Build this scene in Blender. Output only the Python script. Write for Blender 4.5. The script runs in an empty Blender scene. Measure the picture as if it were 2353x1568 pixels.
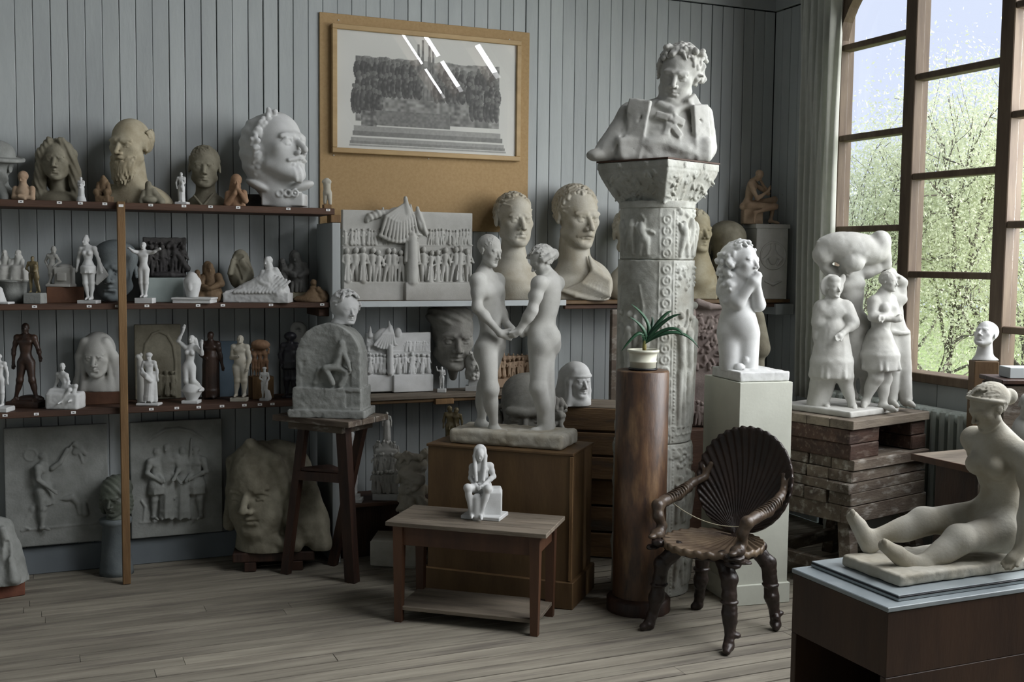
import bpy, math, random
import numpy as np
from mathutils import Matrix, Vector

SC = bpy.context.scene
COL = SC.collection
rnd = random.Random(7)

# ------------------------------------------------------------------ camera
YAW, PITCH, ROLL, FPX = math.radians(23.526), math.radians(4.3206), math.radians(0.6137), 2542.3
CAM = np.array([0.0, 0.0, 1.65])
_cy, _sy, _cp, _sp = math.cos(YAW), math.sin(YAW), math.cos(PITCH), math.sin(PITCH)
FW = np.array([_sy * _cp, _cy * _cp, -_sp])
_r = np.array([_cy, -_sy, 0.0])
_u = np.cross(_r, FW)
RT = _r * math.cos(ROLL) + _u * math.sin(ROLL)
UP = -_r * math.sin(ROLL) + _u * math.cos(ROLL)
FH = np.array([_sy, _cy, 0.0])
RH = np.array([_cy, -_sy, 0.0])
cam_data = bpy.data.cameras.new('camera')
cam_data.sensor_width = 36.0
cam_data.lens = FPX / 2353 * 36.0
cam_data.clip_start = 0.05
cam = bpy.data.objects.new('camera', cam_data)
COL.objects.link(cam)
cam.matrix_world = Matrix(((RT[0], UP[0], -FW[0], CAM[0]), (RT[1], UP[1], -FW[1], CAM[1]),
                           (RT[2], UP[2], -FW[2], CAM[2]), (0, 0, 0, 1)))
SC.camera = cam

# ------------------------------------------------------------------ light and exposure
SC.view_settings.view_transform = 'Standard'
SC.view_settings.look = 'None'
SC.view_settings.gamma = 1.0
SC.view_settings.use_curve_mapping = False
SC.view_settings.exposure = 0.1
SC.cycles.use_denoising = True
SC.cycles.max_bounces = 8
SC.cycles.diffuse_bounces = 5
SC.cycles.transparent_max_bounces = 16
SC.cycles.caustics_reflective = False
SC.cycles.caustics_refractive = False
world = bpy.data.worlds.new('overcast_sky')
SC.world = world
world.use_nodes = True
_bg = world.node_tree.nodes['Background']
_bg.inputs[0].default_value = (0.62, 0.69, 0.86, 1)
_bg.inputs[1].default_value = 1.15


def area_lamp(name, loc, target, sx, sy, power, colr):
    d = bpy.data.lights.new(name, 'AREA')
    d.shape = 'RECTANGLE'
    d.size, d.size_y, d.energy, d.color = sx, sy, power, colr
    o = bpy.data.objects.new(name, d)
    COL.objects.link(o)
    o.location = loc
    v = Vector(target) - Vector(loc)
    o.rotation_euler = v.to_track_quat('-Z', 'Y').to_euler()
    return o


sun_d = bpy.data.lights.new('hazy_sun', 'SUN')
sun_d.energy, sun_d.angle, sun_d.color = 8.5, math.radians(95), (1.0, 0.98, 0.95)
sun = bpy.data.objects.new('hazy_sun', sun_d)
COL.objects.link(sun)
sun.rotation_euler = Vector((-0.62, 0.56, -0.55)).to_track_quat('-Z', 'Y').to_euler()
# daylight through the roof glazing and through the tall windows beside the camera
area_lamp('skylight_daylight', (3.95, 0.3, 4.56), (3.15, 0.3, 3.96), 4.8, 2.3, 700, (0.93, 0.96, 1.0))
area_lamp('window_daylight', (4.95, 2.72, 2.45), (3.0, 2.72, 2.1), 2.3, 1.7, 160, (0.93, 0.96, 1.0))

# ------------------------------------------------------------------ small helpers
def ray(px, py):
    return FW + RT * ((px - 1176.5) / FPX) - UP * ((py - 784.0) / FPX)


def onz(px, py, z=0.0):
    d = ray(px, py)
    return CAM + d * ((z - CAM[2]) / d[2])


def ony(px, py, y):
    d = ray(px, py)
    return CAM + d * (y / d[1])


def onx(px, py, x):
    d = ray(px, py)
    return CAM + d * (x / d[0])


def prj(P):
    v = np.asarray(P, float) - CAM
    d = v @ FW
    return 1176.5 + FPX * (v @ RT) / d, 784 - FPX * (v @ UP) / d, d


def lin(c):
    return tuple(((v / 255) / 12.92 if v / 255 <= 0.04045 else ((v / 255 + 0.055) / 1.055) ** 2.4) for v in c)


MATS = {}


def mat(name, c1, c2=None, rough=0.75, scale=6.0, bump=0.0, bscale=60.0, stretch=(1, 1, 1), spec=0.3,
        detail=6.0, lo=0.35, hi=0.65, c3=None, s3=2.0, metallic=0.0, coords='Object', rand=0.0):
    """procedural material: two or three colours mixed by noise, with fine relief"""
    m = bpy.data.materials.new(name)
    MATS[name] = m
    m.use_nodes = True
    nt = m.node_tree
    b = nt.nodes['Principled BSDF']
    b.inputs['Roughness'].default_value = rough
    b.inputs['Specular IOR Level'].default_value = spec
    b.inputs['Metallic'].default_value = metallic
    tc = nt.nodes.new('ShaderNodeTexCoord')
    mp = nt.nodes.new('ShaderNodeMapping')
    mp.inputs['Scale'].default_value = stretch
    nt.links.new(tc.outputs[coords], mp.inputs[0])
    oi = nt.nodes.new('ShaderNodeObjectInfo')
    ad = nt.nodes.new('ShaderNodeVectorMath')
    ad.operation = 'ADD'
    cm = nt.nodes.new('ShaderNodeMath')
    cm.operation = 'MULTIPLY'
    cm.inputs[1].default_value = 37.0
    nt.links.new(oi.outputs['Random'], cm.inputs[0])
    nt.links.new(mp.outputs[0], ad.inputs[0])
    nt.links.new(cm.outputs[0], ad.inputs[1])

    def mixer(a, bcol, sc, l, h):
        n = nt.nodes.new('ShaderNodeTexNoise')
        n.inputs['Scale'].default_value = sc
        n.inputs['Detail'].default_value = detail
        n.inputs['Roughness'].default_value = 0.6
        nt.links.new(ad.outputs[0], n.inputs['Vector'])
        r = nt.nodes.new('ShaderNodeMapRange')
        r.inputs['From Min'].default_value = l
        r.inputs['From Max'].default_value = h
        nt.links.new(n.outputs['Fac'], r.inputs['Value'])
        mx = nt.nodes.new('ShaderNodeMix')
        mx.data_type = 'RGBA'
        nt.links.new(r.outputs[0], mx.inputs['Factor'])
        for sock, v in ((mx.inputs[6], a), (mx.inputs[7], bcol)):
            if isinstance(v, tuple):
                sock.default_value = (*lin(v), 1)
            else:
                nt.links.new(v, sock)
        return mx.outputs[2]
    out = mixer(c1, c2 or c1, scale, lo, hi)
    if c3:
        out = mixer(out, c3, s3, 0.52, 0.72)
    if rand:
        hs = nt.nodes.new('ShaderNodeHueSaturation')
        mr = nt.nodes.new('ShaderNodeMapRange')
        mr.inputs['To Min'].default_value = 1 - rand
        mr.inputs['To Max'].default_value = 1 + rand
        nt.links.new(oi.outputs['Random'], mr.inputs['Value'])
        nt.links.new(mr.outputs[0], hs.inputs['Value'])
        nt.links.new(out, hs.inputs['Color'])
        out = hs.outputs[0]
    nt.links.new(out, b.inputs['Base Color'])
    if bump:
        n = nt.nodes.new('ShaderNodeTexNoise')
        n.inputs['Scale'].default_value = bscale
        n.inputs['Detail'].default_value = 4
        nt.links.new(ad.outputs[0], n.inputs['Vector'])
        bp = nt.nodes.new('ShaderNodeBump')
        bp.inputs['Strength'].default_value = bump
        bp.inputs['Distance'].default_value = 0.01
        nt.links.new(n.outputs['Fac'], bp.inputs['Height'])
        nt.links.new(bp.outputs[0], b.inputs['Normal'])
    return m


def tag(o, label, cat, group=None, kind=None):
    o['label'] = label
    o['category'] = cat
    if group:
        o['group'] = group
    if kind:
        o['kind'] = kind
    return o


def empty(name, loc=(0, 0, 0), rz=0.0):
    o = bpy.data.objects.new(name, None)
    o.empty_display_size = 0.05
    COL.objects.link(o)
    o.location = loc
    o.rotation_euler = (0, 0, rz)
    return o


def link(name, me, m=None, parent=None, loc=(0, 0, 0), rot=(0, 0, 0)):
    o = bpy.data.objects.new(name, me)
    COL.objects.link(o)
    if m is not None and len(me.materials) == 0:
        me.materials.append(MATS[m] if isinstance(m, str) else m)
    if parent is not None:
        o.parent = parent
    o.location = loc
    o.rotation_euler = rot
    return o


def new_mesh(name, verts, faces, smooth=False):
    me = bpy.data.meshes.new(name)
    me.from_pydata([tuple(map(float, v)) for v in verts], [], [tuple(map(int, f)) for f in faces])
    if smooth:
        me.polygons.foreach_set('use_smooth', [True] * len(me.polygons))
    me.update()
    return me


class MB:
    """collects simple shapes into one mesh"""
    def __init__(s):
        s.v, s.f = [], []

    def add(s, v, f):
        n = len(s.v)
        s.v += [tuple(p) for p in v]
        s.f += [tuple(i + n for i in q) for q in f]
        return s

    def box(s, c, size, bev=0.0, rot=None, jit=0.0):
        """box with chamfered vertical+horizontal edges (24-vertex chamfer box when bev)"""
        hx, hy, hz = size[0] / 2, size[1] / 2, size[2] / 2
        if bev <= 0:
            V = [(sx * hx, sy * hy, sz * hz) for sx in (-1, 1) for sy in (-1, 1) for sz in (-1, 1)]
            F = [(0, 1, 3, 2), (4, 6, 7, 5), (0, 4, 5, 1), (2, 3, 7, 6), (0, 2, 6, 4), (1, 5, 7, 3)]
        else:
            b = min(bev, hx * .9, hy * .9, hz * .9)
            V, idx = [], {}
            for sx in (-1, 1):
                for sy in (-1, 1):
                    for sz in (-1, 1):
                        for ax in range(3):
                            p = [sx * (hx - b), sy * (hy - b), sz * (hz - b)]
                            p[ax] = (sx * hx, sy * hy, sz * hz)[ax]
                            idx[(sx, sy, sz, ax)] = len(V)
                            V.append(tuple(p))
            F = []
            for ax in range(3):
                o1, o2 = [a for a in range(3) if a != ax]
                for sg in (-1, 1):
                    q = []
                    for a, bb in ((-1, -1), (1, -1), (1, 1), (-1, 1)):
                        k = [0, 0, 0]
                        k[ax], k[o1], k[o2] = sg, a, bb
                        q.append(idx[(*k, ax)])
                    F.append(tuple(q))
            for e in range(3):
                o1, o2 = [a for a in range(3) if a != e]
                for a in (-1, 1):
                    for bb in (-1, 1):
                        k0, k1 = [0, 0, 0], [0, 0, 0]
                        k0[e], k1[e] = -1, 1
                        k0[o1] = k1[o1] = a
                        k0[o2] = k1[o2] = bb
                        F.append((idx[(*k0, o1)], idx[(*k1, o1)], idx[(*k1, o2)], idx[(*k0, o2)]))
            for sx in (-1, 1):
                for sy in (-1, 1):
                    for sz in (-1, 1):
                        F.append(tuple(idx[(sx, sy, sz, a)] for a in range(3)))
        if jit:
            V = [tuple(x + rnd.uniform(-jit, jit) for x in v) for v in V]
        if rot is not None:
            V = [tuple(rot @ Vector(v)) for v in V]
        return s.add([(v[0] + c[0], v[1] + c[1], v[2] + c[2]) for v in V], F)

    def beam(s, a, b, w, d, upv=(0, 0, 1), w2=None, d2=None):
        """square timber from a to b; w across, d along the up direction"""
        a, b = Vector(a), Vector(b)
        ax = (b - a).normalized()
        sd = ax.cross(Vector(upv))
        if sd.length < 1e-4:
            sd = ax.cross(Vector((0, 1, 0)))
        sd.normalize()
        u = sd.cross(ax).normalized()
        w2, d2 = w2 or w, d2 or d
        V = []
        for p, ww, dd in ((a, w, d), (b, w2, d2)):
            for i, j in ((-1, -1), (1, -1), (1, 1), (-1, 1)):
                V.append(tuple(p + sd * (i * ww / 2) + u * (j * dd / 2)))
        return s.add(V, [(0, 1, 2, 3), (4, 7, 6, 5), (0, 4, 5, 1), (1, 5, 6, 2), (2, 6, 7, 3), (3, 7, 4, 0)])

    def lathe(s, prof, n=32, c=(0, 0, 0), cap=True):
        V, F = [], []
        for r, z in prof:
            for i in range(n):
                a = 2 * math.pi * i / n
                V.append((c[0] + r * math.cos(a), c[1] + r * math.sin(a), c[2] + z))
        for k in range(len(prof) - 1):
            for i in range(n):
                j = (i + 1) % n
                F.append((k * n + i, k * n + j, (k + 1) * n + j, (k + 1) * n + i))
        if cap:
            F.append(tuple(range(n))[::-1])
            F.append(tuple((len(prof) - 1) * n + i for i in range(n)))
        return s.add(V, F)

    def tube(s, pts, r, n=8, r2=None):
        P = [Vector(p) for p in pts]
        V, F = [], []
        m = len(P)
        for k, p in enumerate(P):
            t = (P[min(k + 1, m - 1)] - P[max(k - 1, 0)]).normalized()
            a = t.cross(Vector((0, 0, 1)))
            if a.length < 0.05:
                a = t.cross(Vector((1, 0, 0)))
            a.normalize()
            b = t.cross(a)
            rr = r if r2 is None else r + (r2 - r) * k / (m - 1)
            for i in range(n):
                w = 2 * math.pi * i / n
                V.append(tuple(p + a * (rr * math.cos(w)) + b * (rr * math.sin(w))))
        for k in range(m - 1):
            for i in range(n):
                j = (i + 1) % n
                F.append((k * n + i, k * n + j, (k + 1) * n + j, (k + 1) * n + i))
        F.append(tuple(range(n))[::-1])
        F.append(tuple((m - 1) * n + i for i in range(n)))
        return s.add(V, F)

    def obj(s, name, m, parent=None, smooth=False, loc=(0, 0, 0), rz=0.0):
        return link(name, new_mesh(name, s.v, s.f, smooth), m, parent, loc, (0, 0, rz))


def bx(name, m, c, size, parent=None, bev=0.0, rz=0.0, loc=None):
    """one box object; c is its centre relative to the object origin"""
    return MB().box(c, size, bev).obj(name, m, parent, loc=loc or (0, 0, 0), rz=rz)
# ------------------------------------------------------------------ materials
mat('wall_paint', (172, 177, 176), (158, 163, 163), rough=.62, scale=3, bump=.12, bscale=40, stretch=(1, 1, .25), rand=.06)
mat('wall_paint_dark', (116, 123, 127), (104, 111, 116), rough=.6, scale=3)
mat('gap_dark', (30, 33, 36), rough=.9)
mat('floor_wood', (150, 144, 130), (118, 112, 101), rough=.7, scale=5, bump=.25, bscale=30, stretch=(.35, 4, 4), rand=.13, c3=(98, 92, 85), s3=4)
mat('plaster', (186, 186, 181), (170, 169, 163), rough=.85, scale=9, bump=.08, bscale=160, rand=.04)
mat('plaster_white', (204, 205, 204), (190, 191, 189), rough=.85, scale=12, bump=.06, bscale=200, rand=.03)
mat('plaster_aged', (184, 181, 170), (160, 153, 136), rough=.85, scale=7, bump=.12, bscale=120, rand=.05)
mat('plaster_yellow', (180, 174, 152), (150, 140, 112), rough=.85, scale=6, bump=.12, bscale=120)
mat('plaster_grey', (146, 148, 144), (122, 124, 120), rough=.88, scale=8, bump=.2, bscale=90, rand=.05)
mat('plaster_olive', (138, 134, 118), (104, 99, 84), rough=.8, scale=8, bump=.12, bscale=100, rand=.05)
mat('plaster_tan', (178, 170, 148), (142, 132, 108), rough=.85, scale=7, bump=.12, bscale=120)
mat('blue_clay', (112, 118, 118), (90, 97, 99), rough=.75, scale=7, bump=.15, bscale=90)
mat('clay_grey', (116, 116, 112), (88, 88, 86), rough=.85, scale=8, bump=.2, bscale=90, rand=.08)
mat('bronze_patina', (104, 110, 98), (62, 64, 58), rough=.55, scale=8, bump=.2, bscale=90, spec=.4)
mat('clay_mid', (146, 145, 138), (112, 110, 105), rough=.8, scale=8, bump=.2, bscale=90)
mat('plaster_stone', (182, 183, 176), (152, 152, 143), rough=.88, scale=10, bump=.14, bscale=150, c3=(150, 148, 137), s3=6)
mat('clay_mauve', (150, 138, 132), (118, 106, 102), rough=.85, scale=8, bump=.2, bscale=90)
mat('pot_cream', (214, 214, 196), (200, 200, 182), rough=.4, scale=5, spec=.5)
mat('soil', (60, 48, 40), (40, 32, 28), rough=.95, scale=30)
mat('stem_yellow', (150, 130, 80), (110, 110, 60), rough=.7, scale=20)
mat('plant_leaf', (44, 84, 56), (30, 64, 44), rough=.45, scale=6, spec=.5, rand=.15)
mat('chair_dark', (48, 36, 30), (29, 22, 19), rough=.42, scale=9, bump=.2, bscale=60, spec=.5)
mat('chair_seat', (112, 96, 77), (74, 60, 47), rough=.42, scale=9, bump=.15, bscale=60, spec=.5)  # sheen on the seat is put into this lighter base colour
mat('chair_arm', (92, 78, 63), (50, 39, 32), rough=.4, scale=14, bump=.2, bscale=60, spec=.5)
mat('cord_white', (190, 184, 160), rough=.8)
mat('clay_dark', (70, 68, 66), (46, 44, 44), rough=.7, scale=9, bump=.2, bscale=90, rand=.08)
mat('terracotta', (158, 128, 102), (126, 97, 74), rough=.8, scale=10, bump=.12, bscale=120, rand=.1)
mat('terracotta_pale', (178, 156, 132), (150, 126, 104), rough=.85, scale=10, bump=.12, bscale=120, rand=.08)
mat('brown_clay', (122, 102, 78), (88, 70, 52), rough=.7, scale=10, bump=.12, bscale=120, rand=.08)
mat('bronze_dark', (66, 46, 34), (38, 27, 22), rough=.45, scale=10, bump=.1, bscale=120, spec=.5, rand=.1)
mat('bronze_black', (44, 44, 50), (30, 29, 33), rough=.45, scale=10, spec=.5)
mat('bronze_gilt', (132, 120, 86), (88, 76, 50), rough=.4, scale=20, spec=.5)
mat('wood_shelf', (84, 62, 49), (62, 45, 36), rough=.65, scale=5, bump=.2, bscale=50, stretch=(.4, 3, 3), rand=.06)
mat('wood_post', (132, 104, 70), (100, 76, 50), rough=.65, scale=5, bump=.2, bscale=50, stretch=(3, 3, .4))
mat('wood_dark', (66, 44, 33), (40, 27, 22), rough=.5, scale=5, bump=.2, bscale=40, stretch=(3, 3, .5), spec=.4, rand=.08)
mat('wood_brown', (102, 80, 52), (82, 62, 40), rough=.55, scale=4, bump=.1, bscale=40, stretch=(2, 2, .5), spec=.35, rand=.05)
mat('wood_red', (86, 58, 40), (62, 41, 30), rough=.5, scale=4, bump=.08, bscale=40, stretch=(2, 2, .4), spec=.4, rand=.06)
mat('wood_grey', (128, 118, 104), (92, 84, 74), rough=.75, scale=5, bump=.25, bscale=50, stretch=(.6, 3, 3), rand=.1)
mat('wood_crate', (138, 112, 84), (100, 78, 58), rough=.8, scale=5, bump=.25, bscale=40, stretch=(.4, 3, 3), rand=.14, c3=(90, 84, 76), s3=5)
mat('wood_block', (78, 58, 48), (52, 39, 33), rough=.7, scale=6, bump=.3, bscale=50, stretch=(.6, 2, 2), rand=.12, c3=(110, 98, 88), s3=20)
mat('wood_stand', (108, 98, 86), (74, 64, 56), rough=.8, scale=6, bump=.3, bscale=50, stretch=(.6, 2, 2), rand=.16, c3=(156, 152, 144), s3=14)
mat('wood_window', (104, 90, 74), (80, 66, 54), rough=.6, scale=6, bump=.1, bscale=50, stretch=(3, 3, .4), rand=.05)
mat('wood_cylinder', (94, 68, 47), (54, 39, 31), rough=.42, scale=7, bump=.12, bscale=30, stretch=(2.5, 2.5, .7), spec=.5, c3=(126, 98, 68), s3=5)
mat('wood_box', (66, 47, 34), (48, 34, 26), rough=.5, scale=4, bump=.08, bscale=40, stretch=(2, 2, .4), spec=.4)
mat('wood_frame', (176, 150, 108), (160, 134, 94), rough=.5, scale=5, stretch=(1, 3, 3))
mat('fibreboard', (168, 142, 104), (158, 132, 94), rough=.9, scale=60, bump=.15, bscale=300)
mat('white_paint', (190, 196, 196), (178, 184, 186), rough=.55, scale=5)
mat('pedestal_paint', (196, 198, 186), (184, 186, 174), rough=.7, scale=4, bump=.05)
mat('radiator_paint', (176, 184, 178), (162, 170, 164), rough=.45, scale=6)
mat('paper_tag', (228, 228, 226), rough=.9)
mat('tag_ink', (70, 70, 74), rough=.9)
mat('curtain_cloth', (232, 234, 228), (220, 222, 216), rough=.9, scale=20, bump=.1, bscale=300)
mat('box_grey', (150, 160, 156), (136, 146, 143), rough=.75, scale=6)
mat('box_brown', (96, 66, 46), (76, 50, 36), rough=.7, scale=6, bump=.1)
mat('brick_red', (112, 72, 56), (88, 54, 42), rough=.9, scale=12, bump=.3)
mat('metal_dark', (48, 48, 50), rough=.4, metallic=.8)
mat('slate_top', (150, 158, 160), (130, 138, 142), rough=.3, scale=5, spec=.5)
mat('blue_panel', (104, 120, 132), (88, 104, 116), rough=.7, scale=5)

YB, XR = 6.10, 4.517       # faces of the back wall and of the window wall
ZC = 3.27                  # cornice height
# ------------------------------------------------------------------ floor
floor = MB().box(((XR - 3.2) / 2, 1.0, -.07), (XR + 3.2, 10.4, .08)).obj('floor', 'gap_dark')
tag(floor, 'worn grey-brown plank floor of the studio', 'floor', kind='structure')
pw = .094
row = 0
y = YB - pw / 2
while y > -4.1:
    x0 = -3.2
    joints = []
    if y > 1.5:
        j = rnd.uniform(-.6, 1.2)
        while j < XR - .3:
            joints.append(j)
            j += rnd.uniform(2.2, 4.2)
    xs = [x0] + joints + [XR]
    for a, b in zip(xs[:-1], xs[1:]):
        MB().box((0, 0, 0), (b - a - .002, pw - rnd.choice((.006, .008, .011)), .03)).obj(
            'plank', 'floor_wood', floor, loc=((a + b) / 2, y, -.015 + rnd.uniform(-.0012, .0008)))
    y -= pw
    row += 1

# ------------------------------------------------------------------ back wall
wall_back = MB().box((.65, YB + .06, 2.4), (7.8, .08, 4.9)).obj('wall_back', 'gap_dark')
tag(wall_back, 'grey-blue painted wall of narrow upright boards behind the shelves', 'wall', kind='structure')
bw = .0815
bmeshes = []
for g in (.0015, .003, .006):
    m0 = MB().box((0, 0, 0), (bw - g, .018, ZC), .0025)
    me = new_mesh('board', m0.v, m0.f)
    me.materials.append(MATS['wall_paint'])
    bmeshes.append(me)
x = XR - bw / 2
while x > -1.0:
    link('board', rnd.choices(bmeshes, (4, 3, 2))[0], None, wall_back, (x, YB + .009 + rnd.uniform(0, .0022), ZC / 2))
    x -= bw
for i, (za, zb) in enumerate(((ZC + .008, ZC + .30), (ZC + .308, ZC + .6), (ZC + .608, ZC + 1.6))):
    bx('cornice_board', 'wall_paint', (1.3, YB + .007, (za + zb) / 2), (6.6, .022, zb - za), wall_back, .003)
bb = MB().box((.75, YB - .012, .07), (7.5, .024, .14), .004).obj('baseboard_back', 'wall_paint_dark')
tag(bb, 'wide painted baseboard along the foot of the back wall', 'baseboard', kind='structure')

# ------------------------------------------------------------------ window wall
wall_right = MB().box((XR + .10, 5.82, 2.4), (.08, .64, 4.9)).box((XR + .10, .7, .47), (.08, 10.0, 1.02)) \
    .box((XR + .10, -1.35, 2.2), (.08, 5.7, 2.5)).obj('wall_right', 'gap_dark')
tag(wall_right, 'grey-blue boarded wall with the tall window', 'wall', kind='structure')
sb = MB().box((0, 0, 0), (.018, bw - .003, ZC), .0025)
sbm = new_mesh('board', sb.v, sb.f)
sbm.materials.append(MATS['wall_paint'])
y = YB - bw / 2
while y > 5.5:
    link('board', sbm, None, wall_right, (XR + .009 + rnd.uniform(0, .002), y, ZC / 2))
    y -= bw
bx('cornice_board', 'wall_paint', (XR + .007, 5.8, ZC + .16), (.022, .6, .30), wall_right, .003)
low = MB().box((0, 0, 0), (.018, .30, .99), .003)
lowm = new_mesh('board', low.v, low.f)
lowm.materials.append(MATS['wall_paint'])
y = 5.48 - .15
while y > 1.0:
    link('board', lowm, None, wall_right, (XR + .012, y, .50))
    y -= .303

win = empty('window_1', (XR, 4.5, 1.03))
tag(win, 'tall brown timber window with staggered panes looking onto trees', 'window', kind='structure')
WO = Vector((XR, 4.5, 1.03))


def wpart(name, c, size, m='wood_window', bev=.004):
    return MB().box((0, 0, 0), size, bev).obj(name, m, win, loc=Vector(c) - WO)


glass = bpy.data.materials.new('window_glass')
MATS['window_glass'] = glass
glass.use_nodes = True
_nt = glass.node_tree
_nt.nodes.clear()
_o = _nt.nodes.new('ShaderNodeOutputMaterial')
_m = _nt.nodes.new('ShaderNodeMixShader')
_t = _nt.nodes.new('ShaderNodeBsdfTransparent')
_g = _nt.nodes.new('ShaderNodeBsdfGlossy')
_g.inputs['Roughness'].default_value = .02
_m.inputs[0].default_value = .035
_nt.links.new(_t.outputs[0], _m.inputs[1])
_nt.links.new(_g.outputs[0], _m.inputs[2])
_nt.links.new(_m.outputs[0], _o.inputs[0])

ZS, ZT = 1.045, 3.36
DP = .10                         # depth of the window timbers
mull = [5.49 - .005, 4.865, 4.195, 3.525, 2.855, 2.185, 1.515]
for i, yc in enumerate(mull):
    wpart('mullion', (XR + DP / 2, yc, (ZS + ZT) / 2), (DP, .088, ZT - ZS + .05))
for i in range(len(mull) - 1):
    ya, yb = mull[i] - .044, mull[i + 1] + .044
    zz = [2.93, 2.39, 1.842] if i % 2 == 0 else [2.67, 2.123, 1.58]
    if i % 2 == 0:
        zz.append(1.31)
    for z in zz:
        wpart('muntin', (XR + DP * .42, (ya + yb) / 2, z), (DP * .75, ya - yb, .036))
    lv = [ZS] + sorted(zz) + [ZT]
    for za, zb in zip(lv[:-1], lv[1:]):
        wpart('pane', (XR + DP * .55, (ya + yb) / 2, (za + zb) / 2), (.003, ya - yb - .002, zb - za - .036), 'window_glass', 0)
yb = mull[-1]
wpart('sill', (XR + DP / 2 - .02, (5.53 + yb) / 2, ZS - .03), (DP + .06, 5.53 - yb, .05))
wpart('head_rail', (XR + DP / 2, (5.53 + yb) / 2, ZT + .04), (DP, 5.53 - yb, .09))
# curved brace at the head of the jamb
arc = []
for i in range(9):
    t = i / 8
    p = (XR - .02, 5.44 - .56 * t ** 1.35, 2.98 + .62 * t ** .85)
    arc.append(p)
brm = MB()
for a, b in zip(arc[:-1], arc[1:]):
    brm.beam(a, b, .09, .07, upv=(1, 0, 0))
tb = brm.obj('trim_1', 'wood_window')
tag(tb, 'curved timber corner brace at the top of the window behind the curtain', 'brace', kind='structure')

hk = onx(1797, 448, XR - .006)
MB().tube([(0, .012, .008), (-.004, -.004, .006), (-.006, -.012, 0), (-.004, -.002, -.006), (0, .010, -.006)], .0025, 6).obj('wall_hook', 'white_paint', wall_right, True, loc=tuple(hk))

# ------------------------------------------------------------------ roof slope with glazing, ceiling, far walls (light tightness)
sl_dx, sl_dz = -1.75, 2.345          # 53 degree roof slope rising inward from the window wall
p0 = Vector((XR + .1, 0, 3.40))


def slope_pt(t, yy, off=0.0):
    nrm = Vector((-sl_dz, 0, sl_dx)).normalized()
    return Vector((p0.x + sl_dx * t, yy, p0.z + sl_dz * t)) - nrm * off


roof = MB()
OPEN = [(2.55, 1.95), (1.50, 1.08), (.43, .0), (-.15, -.55)]
strips = [(6.2, 2.55, 0, 1)] + [(OPEN[i][1], OPEN[i + 1][0], 0, 1) for i in range(3)] + [(-.55, -4.2, 0, 1), (2.6, -.6, .86, 1.0), (2.6, -.6, -.05, .03)]
for ya, yb, ta, tb2 in strips:
    q = [slope_pt(ta, ya), slope_pt(ta, yb), slope_pt(tb2, yb), slope_pt(tb2, ya)]
    q2 = [slope_pt(ta, ya, .06), slope_pt(ta, yb, .06), slope_pt(tb2, yb, .06), slope_pt(tb2, ya, .06)]
    roof.add(q + q2, [(0, 1, 2, 3), (7, 6, 5, 4), (0, 4, 5, 1), (1, 5, 6, 2), (2, 6, 7, 3), (3, 7, 4, 0)])
top = slope_pt(1, 0)
roof.box(((top.x - 3.3) / 2 + .03, 1.0, top.z + .03), (top.x + 3.3, 10.5, .06))
ro = roof.obj('ceiling', 'wood_shelf')
tag(ro, 'dark studio ceiling with glazed roof slope above the window wall', 'ceiling', kind='structure')
sky = empty('window_2', tuple(slope_pt(0, 0)))
tag(sky, 'glazed roof slope of the studio with slanting glazing bars', 'skylight', kind='structure')
for ya, yb in OPEN:
    for yy in (ya, yb):
        a, b = slope_pt(.02, yy, -.02) - sky.location, slope_pt(.87, yy, -.02) - sky.location
        MB().beam(a, b, .05, .07).obj('glazing_bar', 'wood_window', sky)
    for t in (.04, .20, .42, .64, .86):
        a, b = slope_pt(t, ya, -.01) - sky.location, slope_pt(t, yb, -.01) - sky.location
        MB().beam(a, b, .05, .05).obj('cross_bar', 'wood_window', sky)
wl = MB().box((-3.25, 1.0, 2.8), (.1, 10.4, 5.8)).obj('wall_left', 'wall_paint')
tag(wl, 'painted wall at the far left of the studio', 'wall', kind='structure')
wf = MB().box((.7, -4.25, 2.8), (8.0, .1, 5.8)).obj('wall_front', 'white_paint')
tag(wf, 'pale painted wall behind the camera', 'wall', kind='structure')

# ------------------------------------------------------------------ curtain
cv, cf = [], []
n, nzz = 90, 24
for k in range(nzz + 1):
    z = .80 + (3.5 - .80) * k / nzz
    for i in range(n + 1):
        t = i / n
        pinch = 1 - .12 * math.sin(math.pi * (1 - k / nzz)) - (.05 if z < 1.2 else 0)
        yy = 5.72 - (.37 * pinch) * t - .05 * (1 - k / nzz) * (1 - t)
        xx = XR - .085 + .032 * math.sin(t * 34 + .5 * math.sin(z * 1.3)) + .014 * math.sin(t * 71 + z)
        cv.append((xx, yy, z))
for k in range(nzz):
    for i in range(n):
        a = k * (n + 1) + i
        cf.append((a, a + 1, a + n + 2, a + n + 1))
cme = new_mesh('curtain', cv, cf, True)
ct = MATS['curtain_cloth'].node_tree
_tr = ct.nodes.new('ShaderNodeBsdfTranslucent')
_tr.inputs[0].default_value = (*lin((214, 216, 208)), 1)
_mx = ct.nodes.new('ShaderNodeMixShader')
_mx.inputs[0].default_value = .4
ct.links.new(ct.nodes['Principled BSDF'].outputs[0], _mx.inputs[1])
ct.links.new(_tr.outputs[0], _mx.inputs[2])
ct.links.new(_mx.outputs[0], ct.nodes['Material Output'].inputs[0])
cur = link('curtain', cme, 'curtain_cloth')
so = cur.modifiers.new('thickness', 'SOLIDIFY')
so.thickness = .004
tag(cur, 'long pale curtain hanging in folds at the left of the window', 'curtain')

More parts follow.
